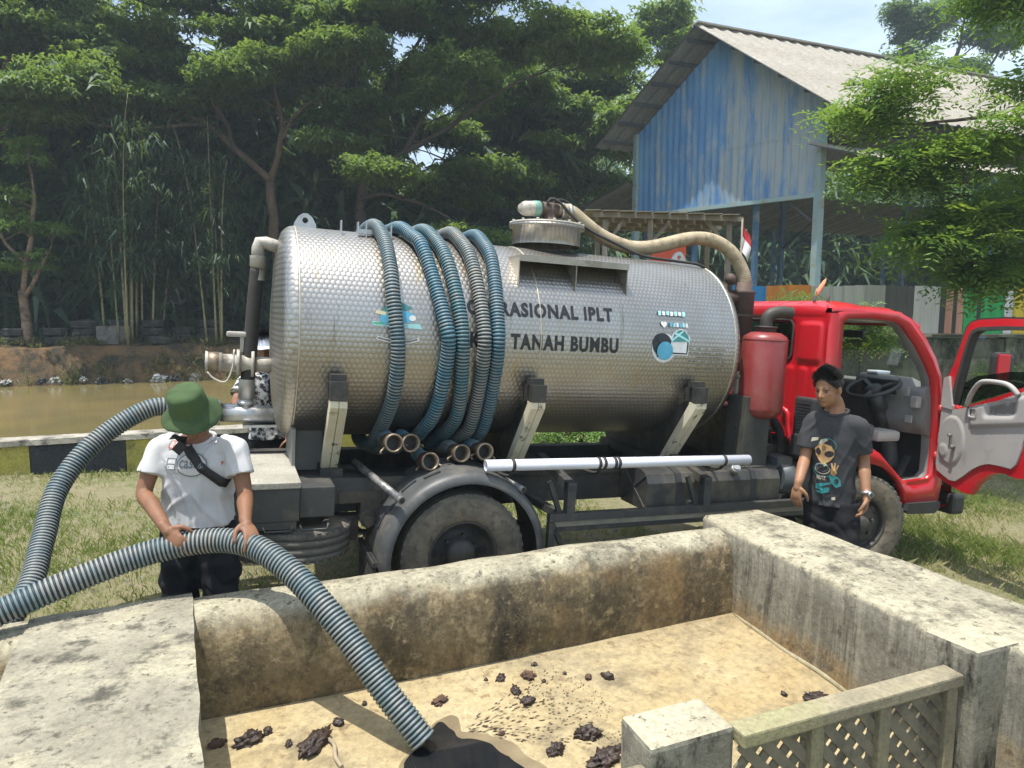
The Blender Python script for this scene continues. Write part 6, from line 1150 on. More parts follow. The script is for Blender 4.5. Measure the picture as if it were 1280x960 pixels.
# litter caught at the foot of the bank
for i in range(9):
    rg = random.Random(40 + i); q = MB(); bmx = bmesh.new(); bmesh.ops.create_icosphere(bmx, subdivisions=3, radius=1)
    sx, sy, sz = rg.uniform(.07, .16), rg.uniform(.05, .10), rg.uniform(.05, .15)
    q.add([tuple(Vector((p.co.x * sx, p.co.y * sy, p.co.z * sz)) * (1 + 1.1 * noise.noise(p.co * 2.2 + Vector((i * 3, 0, 0))) + .7 * noise.noise(p.co * 6 + Vector((0, i * 3, 0)))))  for p in bmx.verts], [[p.index for p in f.verts] for f in bmx.faces]); bmx.free()
    cc = ((.4, .41, .42), (.03, .03, .035), (.30, .29, .26))[i % 3]; tag(q.build('litter_bag', MATS.get('litter_%d' % (i % 3)) or plain('litter_%d' % (i % 3), cc, tuple(x_ * .6 for x_ in cc), 9, .5), None, BM @ Matrix.Translation((-6.9 + i * .58 + rg.uniform(-.2, .2), BV - .0 + rg.uniform(-.1, .2), WATER_Z + .06 + .1 * rg.random()))), 'scrap of plastic litter at the waterline of the far bank', 'litter', 'litter along the far bank')
# ---- sludge lumps, puddle and splashes in the basin
sl = plain('wet_sludge', (.028, .018, .015), (.055, .035, .025), 14, .38, bump=.7, bdist=.01); sl_dry = plain('dry_sludge', (.11, .06, .035), (.06, .035, .025), 12, .8, bump=.7, bdist=.01)
def lump(s, v, rx, ry, rz, rot, seed, mat, label, group=None):
    rx, ry, rz = rx * .86, ry * .86, rz * .9
    q = MB(); bmx = bmesh.new(); bmesh.ops.create_icosphere(bmx, subdivisions=4 if rx > .035 else 3, radius=1); sd = Vector((seed * 3.1, seed * 1.7, 0))
    P = []
    for p in bmx.verts:
        k = 1 + .5 * noise.noise(p.co * 1.6 + sd) + .45 * noise.noise(p.co * 4 + sd) + .30 * noise.noise(p.co * 9 + sd) + .16 * noise.noise(p.co * 18 + sd); P.append((p.co.x * rx * k, p.co.y * ry * k, max(-.3, p.co.z) * rz * k * 1.25))
    q.add(P, [[p.index for p in f.verts] for f in bmx.faces], True); bmx.free()
    return tag(q.build('sludge_lump', mat, None, BM @ Matrix.Translation((s, v, ZF + .006)) @ Matrix.Rotation(rot, 4, 'Z')), label, 'sludge lump', group)
GRP = 'small sludge lumps on the basin floor'; GL = 'small dark lump of sludge on the basin floor'
lump(-1.01, -1.10, .105, .05, .03, .9, 1, sl, 'large elongated sludge clod beside a twig near the covering slab'); lump(-1.28, -.975, .065, .042, .03, .3, 2, sl, 'chunky dark sludge clod closest to the far wall near the slab')
lump(.115, -1.48, .062, .04, .03, -.3, 3, sl, 'shiny black sludge clod in the middle of the basin floor'); lump(.10, -1.66, .085, .05, .032, .2, 4, sl, 'broad dark sludge clod left of the short pillar'); lump(-.42, -.98, .045, .03, .012, .6, 5, sl_dry, 'flat reddish brown dried sludge patch near the far wall'); lump(1.285, -1.62, .065, .04, .016, -.5, 6, sl, 'flat dark sludge clod in the right corner by the lattice gate')
for i, (s, v, r_) in enumerate(((-1.41, -.95, .04), (-1.2, -.93, .028), (-.90, -.985, .032), (-.075, -.896, .034), (.06, -.932, .042), (.139, -.834, .02), (-.048, -1.035, .036), (-.03, -1.144, .04), (.345, -1.052, .026), (.442, -1.083, .036), (-.063, -1.526, .045), (1.162, -1.543, .02), (-.237, -1.33, .018), (-.76, -.872, .018), (.25, -.97, .012), (.12, -1.0, .014), (.10, -.93, .013), (-.15, -.88, .012), (-1.12, -1.06, .024), (.19, -1.62, .03))): lump(s, v, r_, r_ * .72, r_ * .55, i * 1.3, 20 + i, sl if i % 4 else sl_dry, GL, GRP)
q = MB(); q.tube(spline([(-.955, -1.10, ZF + .012), (-.94, -1.16, ZF + .018), (-.945, -1.24, ZF + .014), (-.93, -1.31, ZF + .012)], 5), .009, 7); tag(q.build('twig', plain('bare_twig', (.36, .30, .20), None, 9, .8), None, BM), 'short pale twig on the floor next to the elongated sludge clod', 'twig')
pud = [(-.74, -1.50), (-.72, -1.42), (-.67, -1.35), (-.60, -1.30), (-.56, -1.23), (-.50, -1.17), (-.46, -1.155), (-.44, -1.20), (-.435, -1.27), (-.40, -1.31), (-.34, -1.35), (-.30, -1.43), (-.25, -1.54), (-.22, -1.70), (-.30, -1.85), (-.50, -1.9), (-.68, -1.8), (-.75, -1.62)]
pp_ = spline([(x_, y_, 0) for x_, y_ in pud] + [(*pud[0], 0)], 5)[:-1]; q = MB(); cx_ = sum(p.x for p in pp_) / len(pp_); cy_ = sum(p.y for p in pp_) / len(pp_)
q.add([(cx_, cy_, ZF + .0088)] + [(p.x + .02 * noise.noise(p * 14), p.y + .02 * noise.noise(p * 14 + Vector((5, 5, 5))), ZF + .0085) for p in pp_], [(0, i + 1, (i + 1) % len(pp_) + 1) for i in range(len(pp_))])
tag(q.build('puddle', plain('black_water', (.010, .011, .013), (.018, .018, .018), 5, .05), None, BM), 'black liquid puddle spreading from the hose mouth on the floor', 'puddle')
q = MB(); q.add([(cx_ + .06, cy_ + .02, ZF + .0052)] + [(cx_ + (p.x - cx_) * 1.15 + .04 + .05 * noise.noise(p * 9), cy_ + (p.y - cy_) * 1.12 + .01 + .05 * noise.noise(p * 9 + Vector((3, 3, 3))), ZF + .005) for p in pp_], [(0, i + 1, (i + 1) % len(pp_) + 1) for i in range(len(pp_))])
tag(q.build('wet_stain', plain('wet_concrete', (.24, .19, .11), (.16, .125, .075), 7, .4, bump=.3), None, BM), 'damp brown stain on the floor around the black puddle', 'stain')
q = MB(); rg = random.Random(9)
for i in range(420):
    t = rg.random() ** .7; a = rg.uniform(-.42, .5); d = .12 + .72 * t; x_, y_ = -.50 + d * math.cos(a), -1.27 + d * math.sin(a); ln = rg.uniform(.006, .022) * (1.3 - t); wd = rg.uniform(.0015, .0035)
    if not (-1.4 < x_ < 1.3 and y_ < -.8): continue
    c_, s2 = math.cos(a), math.sin(a); zz = ZF + .004 * noise.noise(Vector((x_, y_, 2))) + .004; q.add([(x_ - c_ * ln, y_ - s2 * ln, zz), (x_ + s2 * wd, y_ - c_ * wd, zz), (x_ + c_ * ln, y_ + s2 * ln, zz), (x_ - s2 * wd, y_ + c_ * wd, zz)], [(0, 1, 2, 3)])
tag(q.build('sludge_splashes', sl, None, BM), 'fine black splashes fanning out from the puddle', 'splashes', kind='stuff')
# ================================================================== trees and grass
bark = plain('bark_brown', (.13, .085, .055), (.085, .06, .042), 3, .9, bump=.7, bdist=.02, stretch=(1, 1, .3), dirt=(.20, .15, .10), dscale=5); bark_dark = plain('bark_dark', (.055, .043, .035), (.08, .062, .048), 3, .9, bump=.7, bdist=.02, stretch=(1, 1, .3))
lf_dark = leaf_mat('leaf_dark', (.042, .092, .046), (.082, .15, .066), .40); lf_mid = leaf_mat('leaf_mid', (.060, .125, .036), (.165, .24, .066), .46); lf_bright = leaf_mat('leaf_bright', (.068, .15, .032), (.19, .32, .065), .46, (.30, .30, .03))
def rotmats(n, tilt, g):
    """random yaw, limited tilt"""
    a = g.uniform(0, 2 * np.pi, n); b_ = g.normal(0, tilt, n); c = g.normal(0, tilt, n); ca, sa, cb, sb, cc, sc = np.cos(a), np.sin(a), np.cos(b_), np.sin(b_), np.cos(c), np.sin(c)
    Z = np.zeros(n); O = np.ones(n); Rz = np.stack([ca, -sa, Z, sa, ca, Z, Z, Z, O], 1).reshape(-1, 3, 3); Rx = np.stack([O, Z, Z, Z, cb, -sb, Z, sb, cb], 1).reshape(-1, 3, 3); Ry = np.stack([cc, Z, sc, Z, O, Z, -sc, Z, cc], 1).reshape(-1, 3, 3); return Rz @ Rx @ Ry
def frond_unit(nf, ln, wd, droop, rise, g):
    """star of arching feather leaves: quads"""
    v, f = [], []
    for i in range(nf):
        a = 2 * np.pi * i / nf + g.uniform(-.3, .3); r0 = rise * g.uniform(.4, 1.3); l_ = ln * g.uniform(.7, 1.2); d = np.array([np.cos(a), np.sin(a), 0]); s_ = np.array([-np.sin(a), np.cos(a), 0]) * wd / 2
        tw = g.uniform(-.4, .4); o = len(v); m_ = d * l_ * .45 + np.array([0, 0, r0 * l_]); k = np.array([0, 0, tw * wd * .5])
        b0 = g.normal(0, ln * .42, 3) * np.array([1, 1, .45]); v += [b0, b0 + m_ + s_ + k, b0 + d * l_ + np.array([0, 0, r0 * l_ - droop * l_]), b0 + m_ - s_ - k]; f.append((o, o + 1, o + 2, o + 3))
    return np.array(v), np.array(f)
def pinnate_unit(nf, ln, g, pairs=8, lw=.018, ll=.055):
    """feather leaves with separate leaflets (near trees)"""
    v, f = [], []
    for i in range(nf):
        a = 2 * np.pi * i / nf + g.uniform(-.4, .4); l_ = ln * g.uniform(.7, 1.15); d = np.array([np.cos(a), np.sin(a), 0]); s_ = np.array([-np.sin(a), np.cos(a), 0]); rz = g.uniform(.0, .5); dr = g.uniform(.3, .8)
        for k in range(1, pairs + 1):
            t = k / pairs; base = d * l_ * t + np.array([0, 0, rz * l_ * t - dr * l_ * t * t]); sz = ll * (1.1 - .5 * abs(t - .45)) * g.uniform(.85, 1.15)
            for sg in (-1, 1):
                ax = s_ * sg * .85 + d * .45 + np.array([0, 0, g.uniform(-.35, .1)]); wv_ = d * lw / 2; o = len(v)
                v += [base, base + ax * sz * .5 + wv_, base + ax * sz, base + ax * sz * .5 - wv_]; f.append((o, o + 1, o + 2, o + 3))
    return np.array(v), np.array(f)
def scatter(units, pos, scale, tilt, g, tint):
    """place leaf units; returns verts, faces, tint"""
    V_, F_, T_ = [], [], []; o = 0; idx = g.integers(0, len(units), len(pos))
    for u, (uv, uf) in enumerate(units):
        k = np.where(idx == u)[0]
        if not len(k): continue
        M = rotmats(len(k), tilt, g) * scale[k][:, None, None]; P = np.einsum('nij,vj->nvi', M, uv) + pos[k][:, None, :]
        F_.append((uf[None] + (np.arange(len(k)) * len(uv))[:, None, None] + o).reshape(-1, 4)); V_.append(P.reshape(-1, 3)); T_.append(np.repeat(np.clip(tint[k] + g.normal(0, .06, len(k)), 0, 1), len(uv))); o += len(k) * len(uv)
    return np.concatenate(V_), np.concatenate(F_), np.concatenate(T_)
def pad_points(pads, dens, g):
    """points in flattened leaf pads: (centre, rx, ry, rz), denser towards the upper skin"""
    P, T = [], []
    for c, rx, ry, rz in pads:
        n = max(4, int(dens * rx * ry)); a = g.uniform(0, 2 * np.pi, n); r_ = np.sqrt(g.uniform(0, 1, n)); h = np.sqrt(np.maximum(0, 1 - r_ ** 2)); z = h * g.uniform(-.35, 1, n) * rz
        edge = 1 + .25 * np.sin(a * 3 + g.uniform(0, 6)) + .15 * np.sin(a * 7 + g.uniform(0, 6)); P.append(np.array(c) + np.stack([np.cos(a) * r_ * rx * edge, np.sin(a) * r_ * ry * edge, z], 1)); T.append(np.full(n, g.uniform(.2, .8)) + g.normal(0, .12, n))
    return np.concatenate(P), np.clip(np.concatenate(T), 0, 1)
def grow(mb, p0, d, length, rad, depth, g, pads, spread=.6, pad=(1.0, .35), up=.25, nchild=(2, 4)):
    """recursive limb: bent tapering tube, leaf pads on the outer twigs"""
    p = Vector(p0); d = Vector(d).normalized(); pts = [p.copy()]; n = 5
    for i in range(n): d = (d + Vector((g.normal(0, .13), g.normal(0, .13), g.normal(0, .10) + up * .10))).normalized(); p = p + d * length / n; pts.append(p.copy())
    mb.tube(pts, 0, 7 if rad > .05 else 5, True, [rad * (1 - .45 * i / n) for i in range(n + 1)])
    if depth == 0:
        pads.append((tuple(p + Vector((0, 0, .05))), pad[0] * g.uniform(.7, 1.25), pad[0] * g.uniform(.7, 1.25), pad[1] * g.uniform(.7, 1.3))); return
    for i in range(int(g.integers(nchild[0], nchild[1] + 1))):
        k = int(g.integers(2, n + 1)); a = g.uniform(0, 2 * np.pi); dv = (d + Vector((np.cos(a), np.sin(a), g.uniform(-.15, .35))) * spread * g.uniform(.6, 1.3)).normalized()
        grow(mb, pts[k], dv, length * g.uniform(.55, .8), rad * .5 * (1.1 - .1 * k), depth - 1, g, pads, spread, pad, up, nchild)
    grow(mb, pts[-1], d, length * .6, rad * .52, depth - 1, g, pads, spread, pad, up, nchild)
def crown_pads(g, c, r, n, size, thick):
    """further leaf pads on the outer shell of a crown, leaving its heart open"""
    o = []
    while len(o) < n:
        d = g.normal(0, 1, 3); d /= np.linalg.norm(d)
        if d[2] < -.45: continue
        p = np.array(c) + d * np.array(r) * g.uniform(.72, 1.0); o.append((tuple(p), size * g.uniform(.7, 1.3), size * g.uniform(.7, 1.3), thick * g.uniform(.7, 1.3)))
    return o
def tree(name, label, cat, base, limbs, g, units, mat, bmat, dens=42, scale=1.0, tilt=.35, spread=.6, pad=(1.0, .35), depth=2, extra=(), group=None, up=.25, nchild=(2, 3), cr_=None):
    """limbs: polylines with radii that leave the trunk; each ends in branching twigs"""
    root = empty(name, Matrix.Translation(base), label, cat, group); mb = MB(); pads = list(extra); B0 = Vector(base); pads += crown_pads(g, *cr_) if cr_ else []
    for pts, r0, r1, ln in limbs:
        path = spline(pts, 5); k = len(path); path = [p + Vector((noise.noise(p * 1.3), noise.noise(p * 1.3 + Vector((7, 0, 0))), 0)) * .12 for p in path]; mb.tube(path, 0, 10, True, [r0 + (r1 - r0) * i / (k - 1) for i in range(k)])
        d = (path[-1] - path[-3]).normalized()
        if ln: grow(mb, path[-1], d, ln, r1 * .9, depth, g, pads, spread, pad, up, nchild)
        for i in range(int(k * .45), k - 2, 4):
            if ln: a = g.uniform(0, 2 * np.pi); grow(mb, path[i], Vector((np.cos(a), np.sin(a), .35)), ln * .8, r1 * .55, max(0, depth - 1), g, pads, spread, pad, up, nchild)
    mb.v = [tuple(Vector(p) - B0) for p in mb.v]; tr = mb.build('trunk', bmat, root)
    P, T = pad_points(pads, dens, g); V_, F_, T_ = scatter(units, P - np.array(base), g.uniform(.75, 1.25, len(P)) * scale, tilt, g, T); np_mesh('crown', V_, F_, mat, root, T_); return root
g = np.random.default_rng(21)
fern = [frond_unit(11, .23, .07, .38, .22, g) for _ in range(8)]; drape = [frond_unit(8, .30, .045, 1.1, .25, g) for _ in range(5)]
def sc(p, k, c=(0, 0, CAM_H)): return tuple(c[i] + (p[i] - c[i]) * k for i in range(3))
GB = .85
# spreading shade tree with a V fork, left of centre
a = lambda x, y, z: (x, y, z)
A0 = (-7.9, 23.3, 6.0); treeA = [([(-7.6, 23.6, GB - .2), (-7.75, 23.4, 3.2), A0], .20, .15, 0), ([A0, (-8.7, 23.2, 6.8), (-9.7, 23.0, 7.7), (-11.3, 22.6, 8.3), (-12.6, 22.2, 8.55)], .13, .05, 1.9), ([(-8.9, 23.2, 7.0), (-9.6, 23.5, 8.4), (-11.1, 23.4, 10.0)], .09, .05, 2.0), ([A0, (-7.55, 23.1, 6.9), (-7.35, 23.0, 7.9), (-7.8, 23.1, 9.7)], .12, .06, 2.1), ([(-7.45, 23.1, 7.2), (-6.9, 22.7, 7.9), (-5.9, 22.4, 8.4)], .08, .05, 1.9), ([(-9.7, 23.0, 7.7), (-10.2, 22.2, 7.5), (-11.4, 21.6, 7.2)], .06, .04, 1.5)]
tree('shade_tree', 'spreading shade tree with a brown V shaped fork on the far bank', 'tree', (-7.6, 23.6, GB - .2), treeA, g, fern, lf_mid, bark, 70, 1.05, pad=(1.0, .32), cr_=((-9.6, 23.0, 10.2), (4.2, 1.8, 3.4), 42, .95, .32))
B0 = (-5.2, 24.3, 5.2); treeB = [([(-5.4, 24.5, GB - .2), (-5.3, 24.4, 3), B0], .24, .18, 0), ([B0, (-5.0, 24.2, 6.9), (-5.4, 24.1, 8.6), (-5.2, 24.2, 10.4)], .16, .07, 2.3), ([(-5.1, 24.2, 6.2), (-3.6, 23.6, 7.0), (-2.2, 23.2, 7.6), (-.9, 22.9, 8.4)], .12, .06, 2.1), ([(-5.0, 24.2, 7.0), (-4.3, 23.6, 8.6), (-3.4, 23.2, 9.8)], .11, .06, 2.2), ([(-3.6, 23.6, 7.0), (-2.9, 23, 7.9), (-2.0, 22.7, 9.2)], .08, .05, 2.0), ([(-5.2, 24.3, 5.6), (-4.2, 23.2, 5.6), (-2.9, 22.6, 5.2)], .08, .05, 1.7)]
tree('shade_tree', 'large shade tree behind the tank with limbs reaching right', 'tree', (-5.4, 24.5, GB - .2), treeB, g, fern, lf_mid, bark_dark, 70, 1.05, pad=(1.05, .34), cr_=((-3.6, 23.6, 10.6), (3.9, 1.8, 3.2), 40, 1.0, .34))
treeC = [([(1.6, 26, .3), (1.5, 25.9, 4), (1.2, 25.8, 6.5)], .30, .2, 0), ([(1.2, 25.8, 6), (.1, 25.4, 8.4), (-.8, 25.2, 10.2)], .15, .07, 2.6), ([(1.2, 25.8, 6.3), (1.6, 25.6, 9), (1.3, 25.6, 11.0)], .15, .07, 2.4), ([(1.3, 25.8, 5.5), (2.6, 25.2, 7.3), (3.6, 25, 8.7)], .13, .06, 2.1), ([(1.2, 25.8, 5), (.2, 24.6, 6.1), (-.9, 24, 6.4)], .11, .06, 2.1), ([(1.4, 25.8, 4.5), (2.2, 24.8, 5.6), (2.8, 24.4, 6.1)], .1, .05, 1.8), ([(1.3, 25.8, 4.2), (.9, 24.2, 5.0), (.2, 23.4, 5.0)], .09, .05, 1.6)]
tree('shade_tree', 'dense dark shade tree next to the blue gable, its crown against the sky', 'tree', sc((1.6, 26, .3), 1.24), [([sc(p, 1.24) for p in pts_], r0, r1, ln * 1.15) for pts_, r0, r1, ln in treeC], g, fern, lf_mid, bark_dark, 58, 1.35, pad=(1.15, .42), nchild=(2, 4), cr_=((1.2, 31.2, 9.6), (3.9, 2.0, 4.2), 60, 1.2, .45))
treeD = [([(-16.6, 22.2, GB - .2), (-16.3, 22.1, 4), (-15.9, 22, 6.2)], .22, .15, 0), ([(-15.9, 22, 6.2), (-15.2, 21.6, 8.4), (-14.3, 21.2, 9.8)], .12, .06, 2.2), ([(-15.9, 22, 6.2), (-16.8, 21.8, 8.2), (-17.5, 21.4, 10)], .12, .06, 2.2), ([(-15.6, 21.9, 7.2), (-14.2, 22, 8.2), (-12.9, 22, 9.2)], .1, .05, 2.1)]
tree('shade_tree', 'bright leaved shade tree at the top left corner', 'tree', (-16.6, 22.2, GB - .2), treeD, g, fern, leaf_mat('leaf_fresh', (.05, .10, .022), (.13, .20, .045), .34), bark, 72, 1.0, pad=(.95, .3), cr_=((-16, 21.8, 10.2), (3.0, 1.5, 2.6), 30, .95, .3))
treeE = [([(-14.25, 20.5, .75), (-14.2, 20.5, 1.6), (-14.2, 20.5, 2.4)], .15, .11, 0), ([(-14.2, 20.5, 2.3), (-13.9, 20.4, 3.4), (-13.75, 20.4, 4.6), (-13.6, 20.3, 5.2)], .08, .05, .8), ([(-14.2, 20.5, 2.2), (-13.7, 20.5, 2.9), (-13.45, 20.5, 3.4)], .07, .04, .45), ([(-13.95, 20.4, 3.2), (-14.7, 20.3, 4.0), (-15.0, 20.2, 4.7)], .05, .03, .7)]
tree('bank_tree', 'small pollarded tree with pale peeling trunk at the left edge of the bank', 'tree', (-14.25, 20.5, .75), treeE, g, fern, lf_bright, concrete('pale_bark', (.30, .22, .15), (.17, .115, .075), (.06, .045, .035), 2.2, (.5, .62)), 60, .72, pad=(.62, .26), depth=1)
treeF = [([(27, 46, .3), (27, 46, 9), (26.8, 46, 14)], .4, .2, 0), ([(26.8, 46, 13), (26, 45.5, 15.5), (25.0, 45, 16.8)], .2, .1, 1.8), ([(26.8, 46, 13), (27.2, 45.5, 16), (27.5, 45, 18)], .2, .1, 1.8), ([(26.8, 46, 13.5), (28.5, 46, 15), (30, 46, 17)], .2, .1, 2.0)]
tree('distant_tree', 'dark distant tree rising above the warehouse roof', 'tree', (27, 46, .3), treeF, g, fern, lf_dark, bark_dark, 40, 1.7, pad=(1.0, .6), nchild=(2, 4))
# the near tree with bright feather leaves over the right edge
gr = np.random.default_rng(5); pin = [pinnate_unit(5, .27, gr, 6, .024, .062) for _ in range(6)]
treeG = [([(8.6, 10.6, -.3), (8.5, 10.5, 2.2), (8.3, 10.3, 3.6)], .11, .08, 0), ([(8.3, 10.3, 3.4), (7.5, 9.9, 4.1), (6.6, 9.5, 4.45), (5.5, 9.3, 4.35)], .055, .018, .5), ([(8.3, 10.3, 3.6), (7.9, 9.9, 5.0), (7.5, 9.6, 6.1), (6.9, 9.5, 6.6)], .06, .02, .6), ([(8.4, 10.4, 2.8), (7.5, 9.8, 3.2), (6.6, 9.4, 3.35), (5.6, 9.2, 3.45)], .05, .016, .5), ([(8.4, 10.4, 2.3), (7.5, 9.7, 2.4), (6.8, 9.3, 2.5), (6.0, 9.2, 2.55)], .04, .014, .45), ([(8.3, 10.3, 3.7), (8.4, 9.9, 5.2), (8.2, 9.6, 6.8), (7.6, 9.5, 7.4)], .055, .02, .6), ([(8.4, 10.4, 3.2), (7.9, 9.4, 3.9), (7.2, 8.9, 4.1), (6.4, 8.8, 4.0)], .045, .015, .5), ([(8.4, 10.4, 2.9), (8.0, 9.6, 4.4), (7.4, 9.1, 5.3), (6.7, 8.9, 5.4)], .045, .015, .55), ([(8.4, 10.4, 2.2), (7.9, 9.3, 2.7), (7.2, 8.8, 2.95), (6.5, 8.7, 3.0)], .04, .014, .45), ([(8.3, 10.3, 3.4), (8.0, 9.2, 4.6), (7.6, 8.7, 5.9), (7.2, 8.6, 6.5)], .045, .015, .55), ([(8.4, 10.4, 2.0), (7.9, 9.6, 2.1), (7.3, 9.1, 2.1), (6.7, 9.0, 2.15)], .035, .012, .4), ([(8.5, 10.4, 2.4), (8.4, 9.3, 3.2), (8.0, 8.7, 3.6), (7.6, 8.5, 3.7)], .04, .014, .5), ([(8.5, 10.4, 1.9), (8.3, 9.3, 2.3), (7.9, 8.7, 2.5), (7.5, 8.5, 2.5)], .04, .014, .45), ([(8.3, 10.3, 3.6), (8.5, 9.4, 5.4), (8.3, 8.9, 7.0), (8.0, 8.8, 7.6)], .045, .015, .6)]
tree('feather_leaf_tree', 'near tree with bright green feather leaves filling the right edge', 'tree', (8.6, 10.6, -.3), treeG, gr, pin, lf_bright, bark, 44, 1.5, .4, pad=(.46, .24), depth=2, spread=.75, nchild=(2, 3))
# bamboo
def bamboo(bx_, by_, n_, hmin, hmax, label, spreadr=.9, seed=1):
    g_ = np.random.default_rng(seed); root = empty('bamboo_clump', Matrix.Translation((bx_, by_, GB - .1)), label, 'bamboo', 'bamboo clumps on the far bank'); pts_ = []
    cm = MATS.get('bamboo_cane') or plain('bamboo_cane', (.30, .255, .13), (.21, .20, .10), 5, .5, dirt=(.10, .10, .06), dscale=3, dp=(.5, .7))
    for i in range(n_):
        x, y = g_.normal(0, spreadr * .45), g_.normal(0, spreadr * .45); h_ = g_.uniform(hmin, hmax); lean = np.array([x * .22 + g_.normal(0, .05), y * .2, 0]); r_ = g_.uniform(.028, .045); path = []; rad_ = []
        for k in range(11):
            t = k / 10; path.append((x + lean[0] * t * h_ * .35 + lean[0] * t ** 3 * 2, y + lean[1] * t * h_ * .35, h_ * t - .9 * t ** 4 * 1.2)); rad_.append(r_ * (1 - .75 * t))
        q = MB(); q.tube(path, 0, 6, True, rad_)
        for k in range(1, 16): t = k / 16; j = min(9, int(t * 10)); p = Vector(path[j]).lerp(Vector(path[j + 1]), t * 10 - j); q.lathe([(-.01, r_ * (1 - .75 * t)), (0, r_ * (1.2 - .75 * t)), (.01, r_ * (1 - .75 * t))], p, (0, 0, 1), 6)
        q.build('cane', cm, root)
        for k in range(50): t = g_.uniform(.30, .82); j = min(9, int(t * 10)); p = np.array(Vector(path[j]).lerp(Vector(path[j + 1]), t * 10 - j)); pts_.append(p + g_.normal(0, .42, 3))
    P = np.array(pts_); V_, F_, T_ = scatter(drape, P, g_.uniform(.7, 1.4, len(P)), .4, g_, g_.uniform(.1, .8, len(P))); np_mesh('bamboo_leaves', V_, F_, MATS.get('leaf_bamboo') or leaf_mat('leaf_bamboo', (.026, .060, .034), (.048, .092, .046), .3), root, T_)
bamboo(-12.0, 21.4, 12, 6.5, 8.5, 'bamboo clump with many bare pale canes right of the small tree', .85, 3); bamboo(-9.05, 21.7, 4, 6.0, 8, 'thin bamboo clump of a few pale canes beside the tank end', .4, 4)
bamboo(-18.0, 22.6, 9, 8, 10, 'bamboo clump at the far left behind the tyres', 1.2, 5)
# the dense dark wood behind
g2 = np.random.default_rng(8); n = 13000; s0 = g2.uniform(-30, 13, n); v0 = g2.uniform(23.5, 29, n); zmax = 11.8 + 1.6 * np.sin(s0 * .6) + 1.0 * np.sin(s0 * 1.7 + 1); zmax = np.where(s0 > 4, zmax * .72, zmax); z0 = g2.uniform(.5, 1, n) ** .8 * 0 + g2.uniform(.6, 1, n) * 0 + g2.uniform(0, 1, n) * zmax + .5
hole = (np.sin(s0 * 1.9 + 2) * np.sin(z0 * 1.3 + s0 * .4) > .80) & (z0 > 5); xw = ORG.x + s0 * BU.x + v0 * V.x; yw = ORG.y + s0 * BU.y + v0 * V.y; hole |= (((xw + 3.6) / 1.6) ** 2 + ((z0 - 7.9) / 1.0) ** 2 < 1) | (((xw + 9.3) / .7) ** 2 + ((z0 - 8.7) / .7) ** 2 < 1); s0, v0, z0 = s0[~hole], v0[~hole], z0[~hole]
Pw = np.array(ORG)[None, :] + s0[:, None] * np.array(BU)[None] + v0[:, None] * np.array(V)[None] + z0[:, None] * np.array([[0, 0, 1.]]); big = [frond_unit(10, .80, .15, .85, .2, g2) for _ in range(5)]
V_, F_, T_ = scatter(big, Pw, g2.uniform(.8, 1.5, len(Pw)), .55, g2, np.clip(.5 + .35 * np.sin(s0 * 1.3) + g2.normal(0, .2, len(Pw)), 0, 1)); tag(np_mesh('woodland', V_, F_, lf_dark, None, T_), 'dense dark wood closing the view behind the pond', 'wood', kind='stuff')
g3 = np.random.default_rng(18); n = 8000; x0, y0 = g3.uniform(3, 50, n), g3.uniform(42, 52, n); z0 = g3.uniform(0, 1, n) * (10.5 + 1.6 * np.sin(x0 * .5) + 1.2 * np.sin(x0 * 1.3)) + .2
V_, F_, T_ = scatter(big, np.stack([x0, y0, z0], 1), g3.uniform(.9, 1.6, n), .55, g3, np.clip(.45 + .3 * np.sin(x0) + g3.normal(0, .2, n), 0, 1)); tag(np_mesh('woodland', V_, F_, lf_dark, None, T_), 'dark line of trees seen through the open warehouse', 'wood', kind='stuff')
# bushes
def bush(x, y, z, rx, rz, label, seed, mat=lf_bright, n_=160, sc_=1.0, cat='bush', group=None):
    g_ = np.random.default_rng(seed); root = empty('bush', Matrix.Translation((x, y, z)), label, cat, group); u = g_.normal(0, 1, (n_, 3)); u /= np.linalg.norm(u, axis=1)[:, None]; u[:, 2] = abs(u[:, 2]); P = u * g_.uniform(.45, 1, (n_, 1)) * np.array([rx, rx * .7, rz]); units = [pinnate_unit(5, .30, g_, 6, .028, .07) for _ in range(4)]
    q = MB()
    for k in range(0, n_, 6): q.tube([(0, 0, 0), tuple(P[k] * .5 + np.array([0, 0, .1])), tuple(P[k])], .008, 5)
    q.build('stems', bark, root); V_, F_, T_ = scatter(units, P, g_.uniform(.7, 1.2, n_) * sc_, .5, g_, g_.uniform(.1, .95, n_)); np_mesh('leaves', V_, F_, mat, root, T_)
bush(7.9, 11.2, -.3, .9, 1.45, 'leafy green bush in front of the mossy wall, seen through the door window', 1); bush(4.9, 12.0, 1.45, .8, .75, 'vine bush spilling over the wall behind the cab roof', 2, lf_mid, 150); bush(6.1, 12.1, 1.3, .6, .8, 'pale leafy shrub growing on the wall between cab and open door', 3, lf_bright, 110)
bush(1.1, 10.6, -.1, 1.1, .75, 'low green bush seen under the tank belly', 4, lf_bright, 170); bush(-.6, 11.2, 0, .8, .6, 'second low bush behind the rear axle', 6, lf_mid, 120); bush(9.6, 11.6, -.3, 1.1, 1.2, 'rounded green bush by the mossy wall at the right edge', 5, lf_mid, 150)
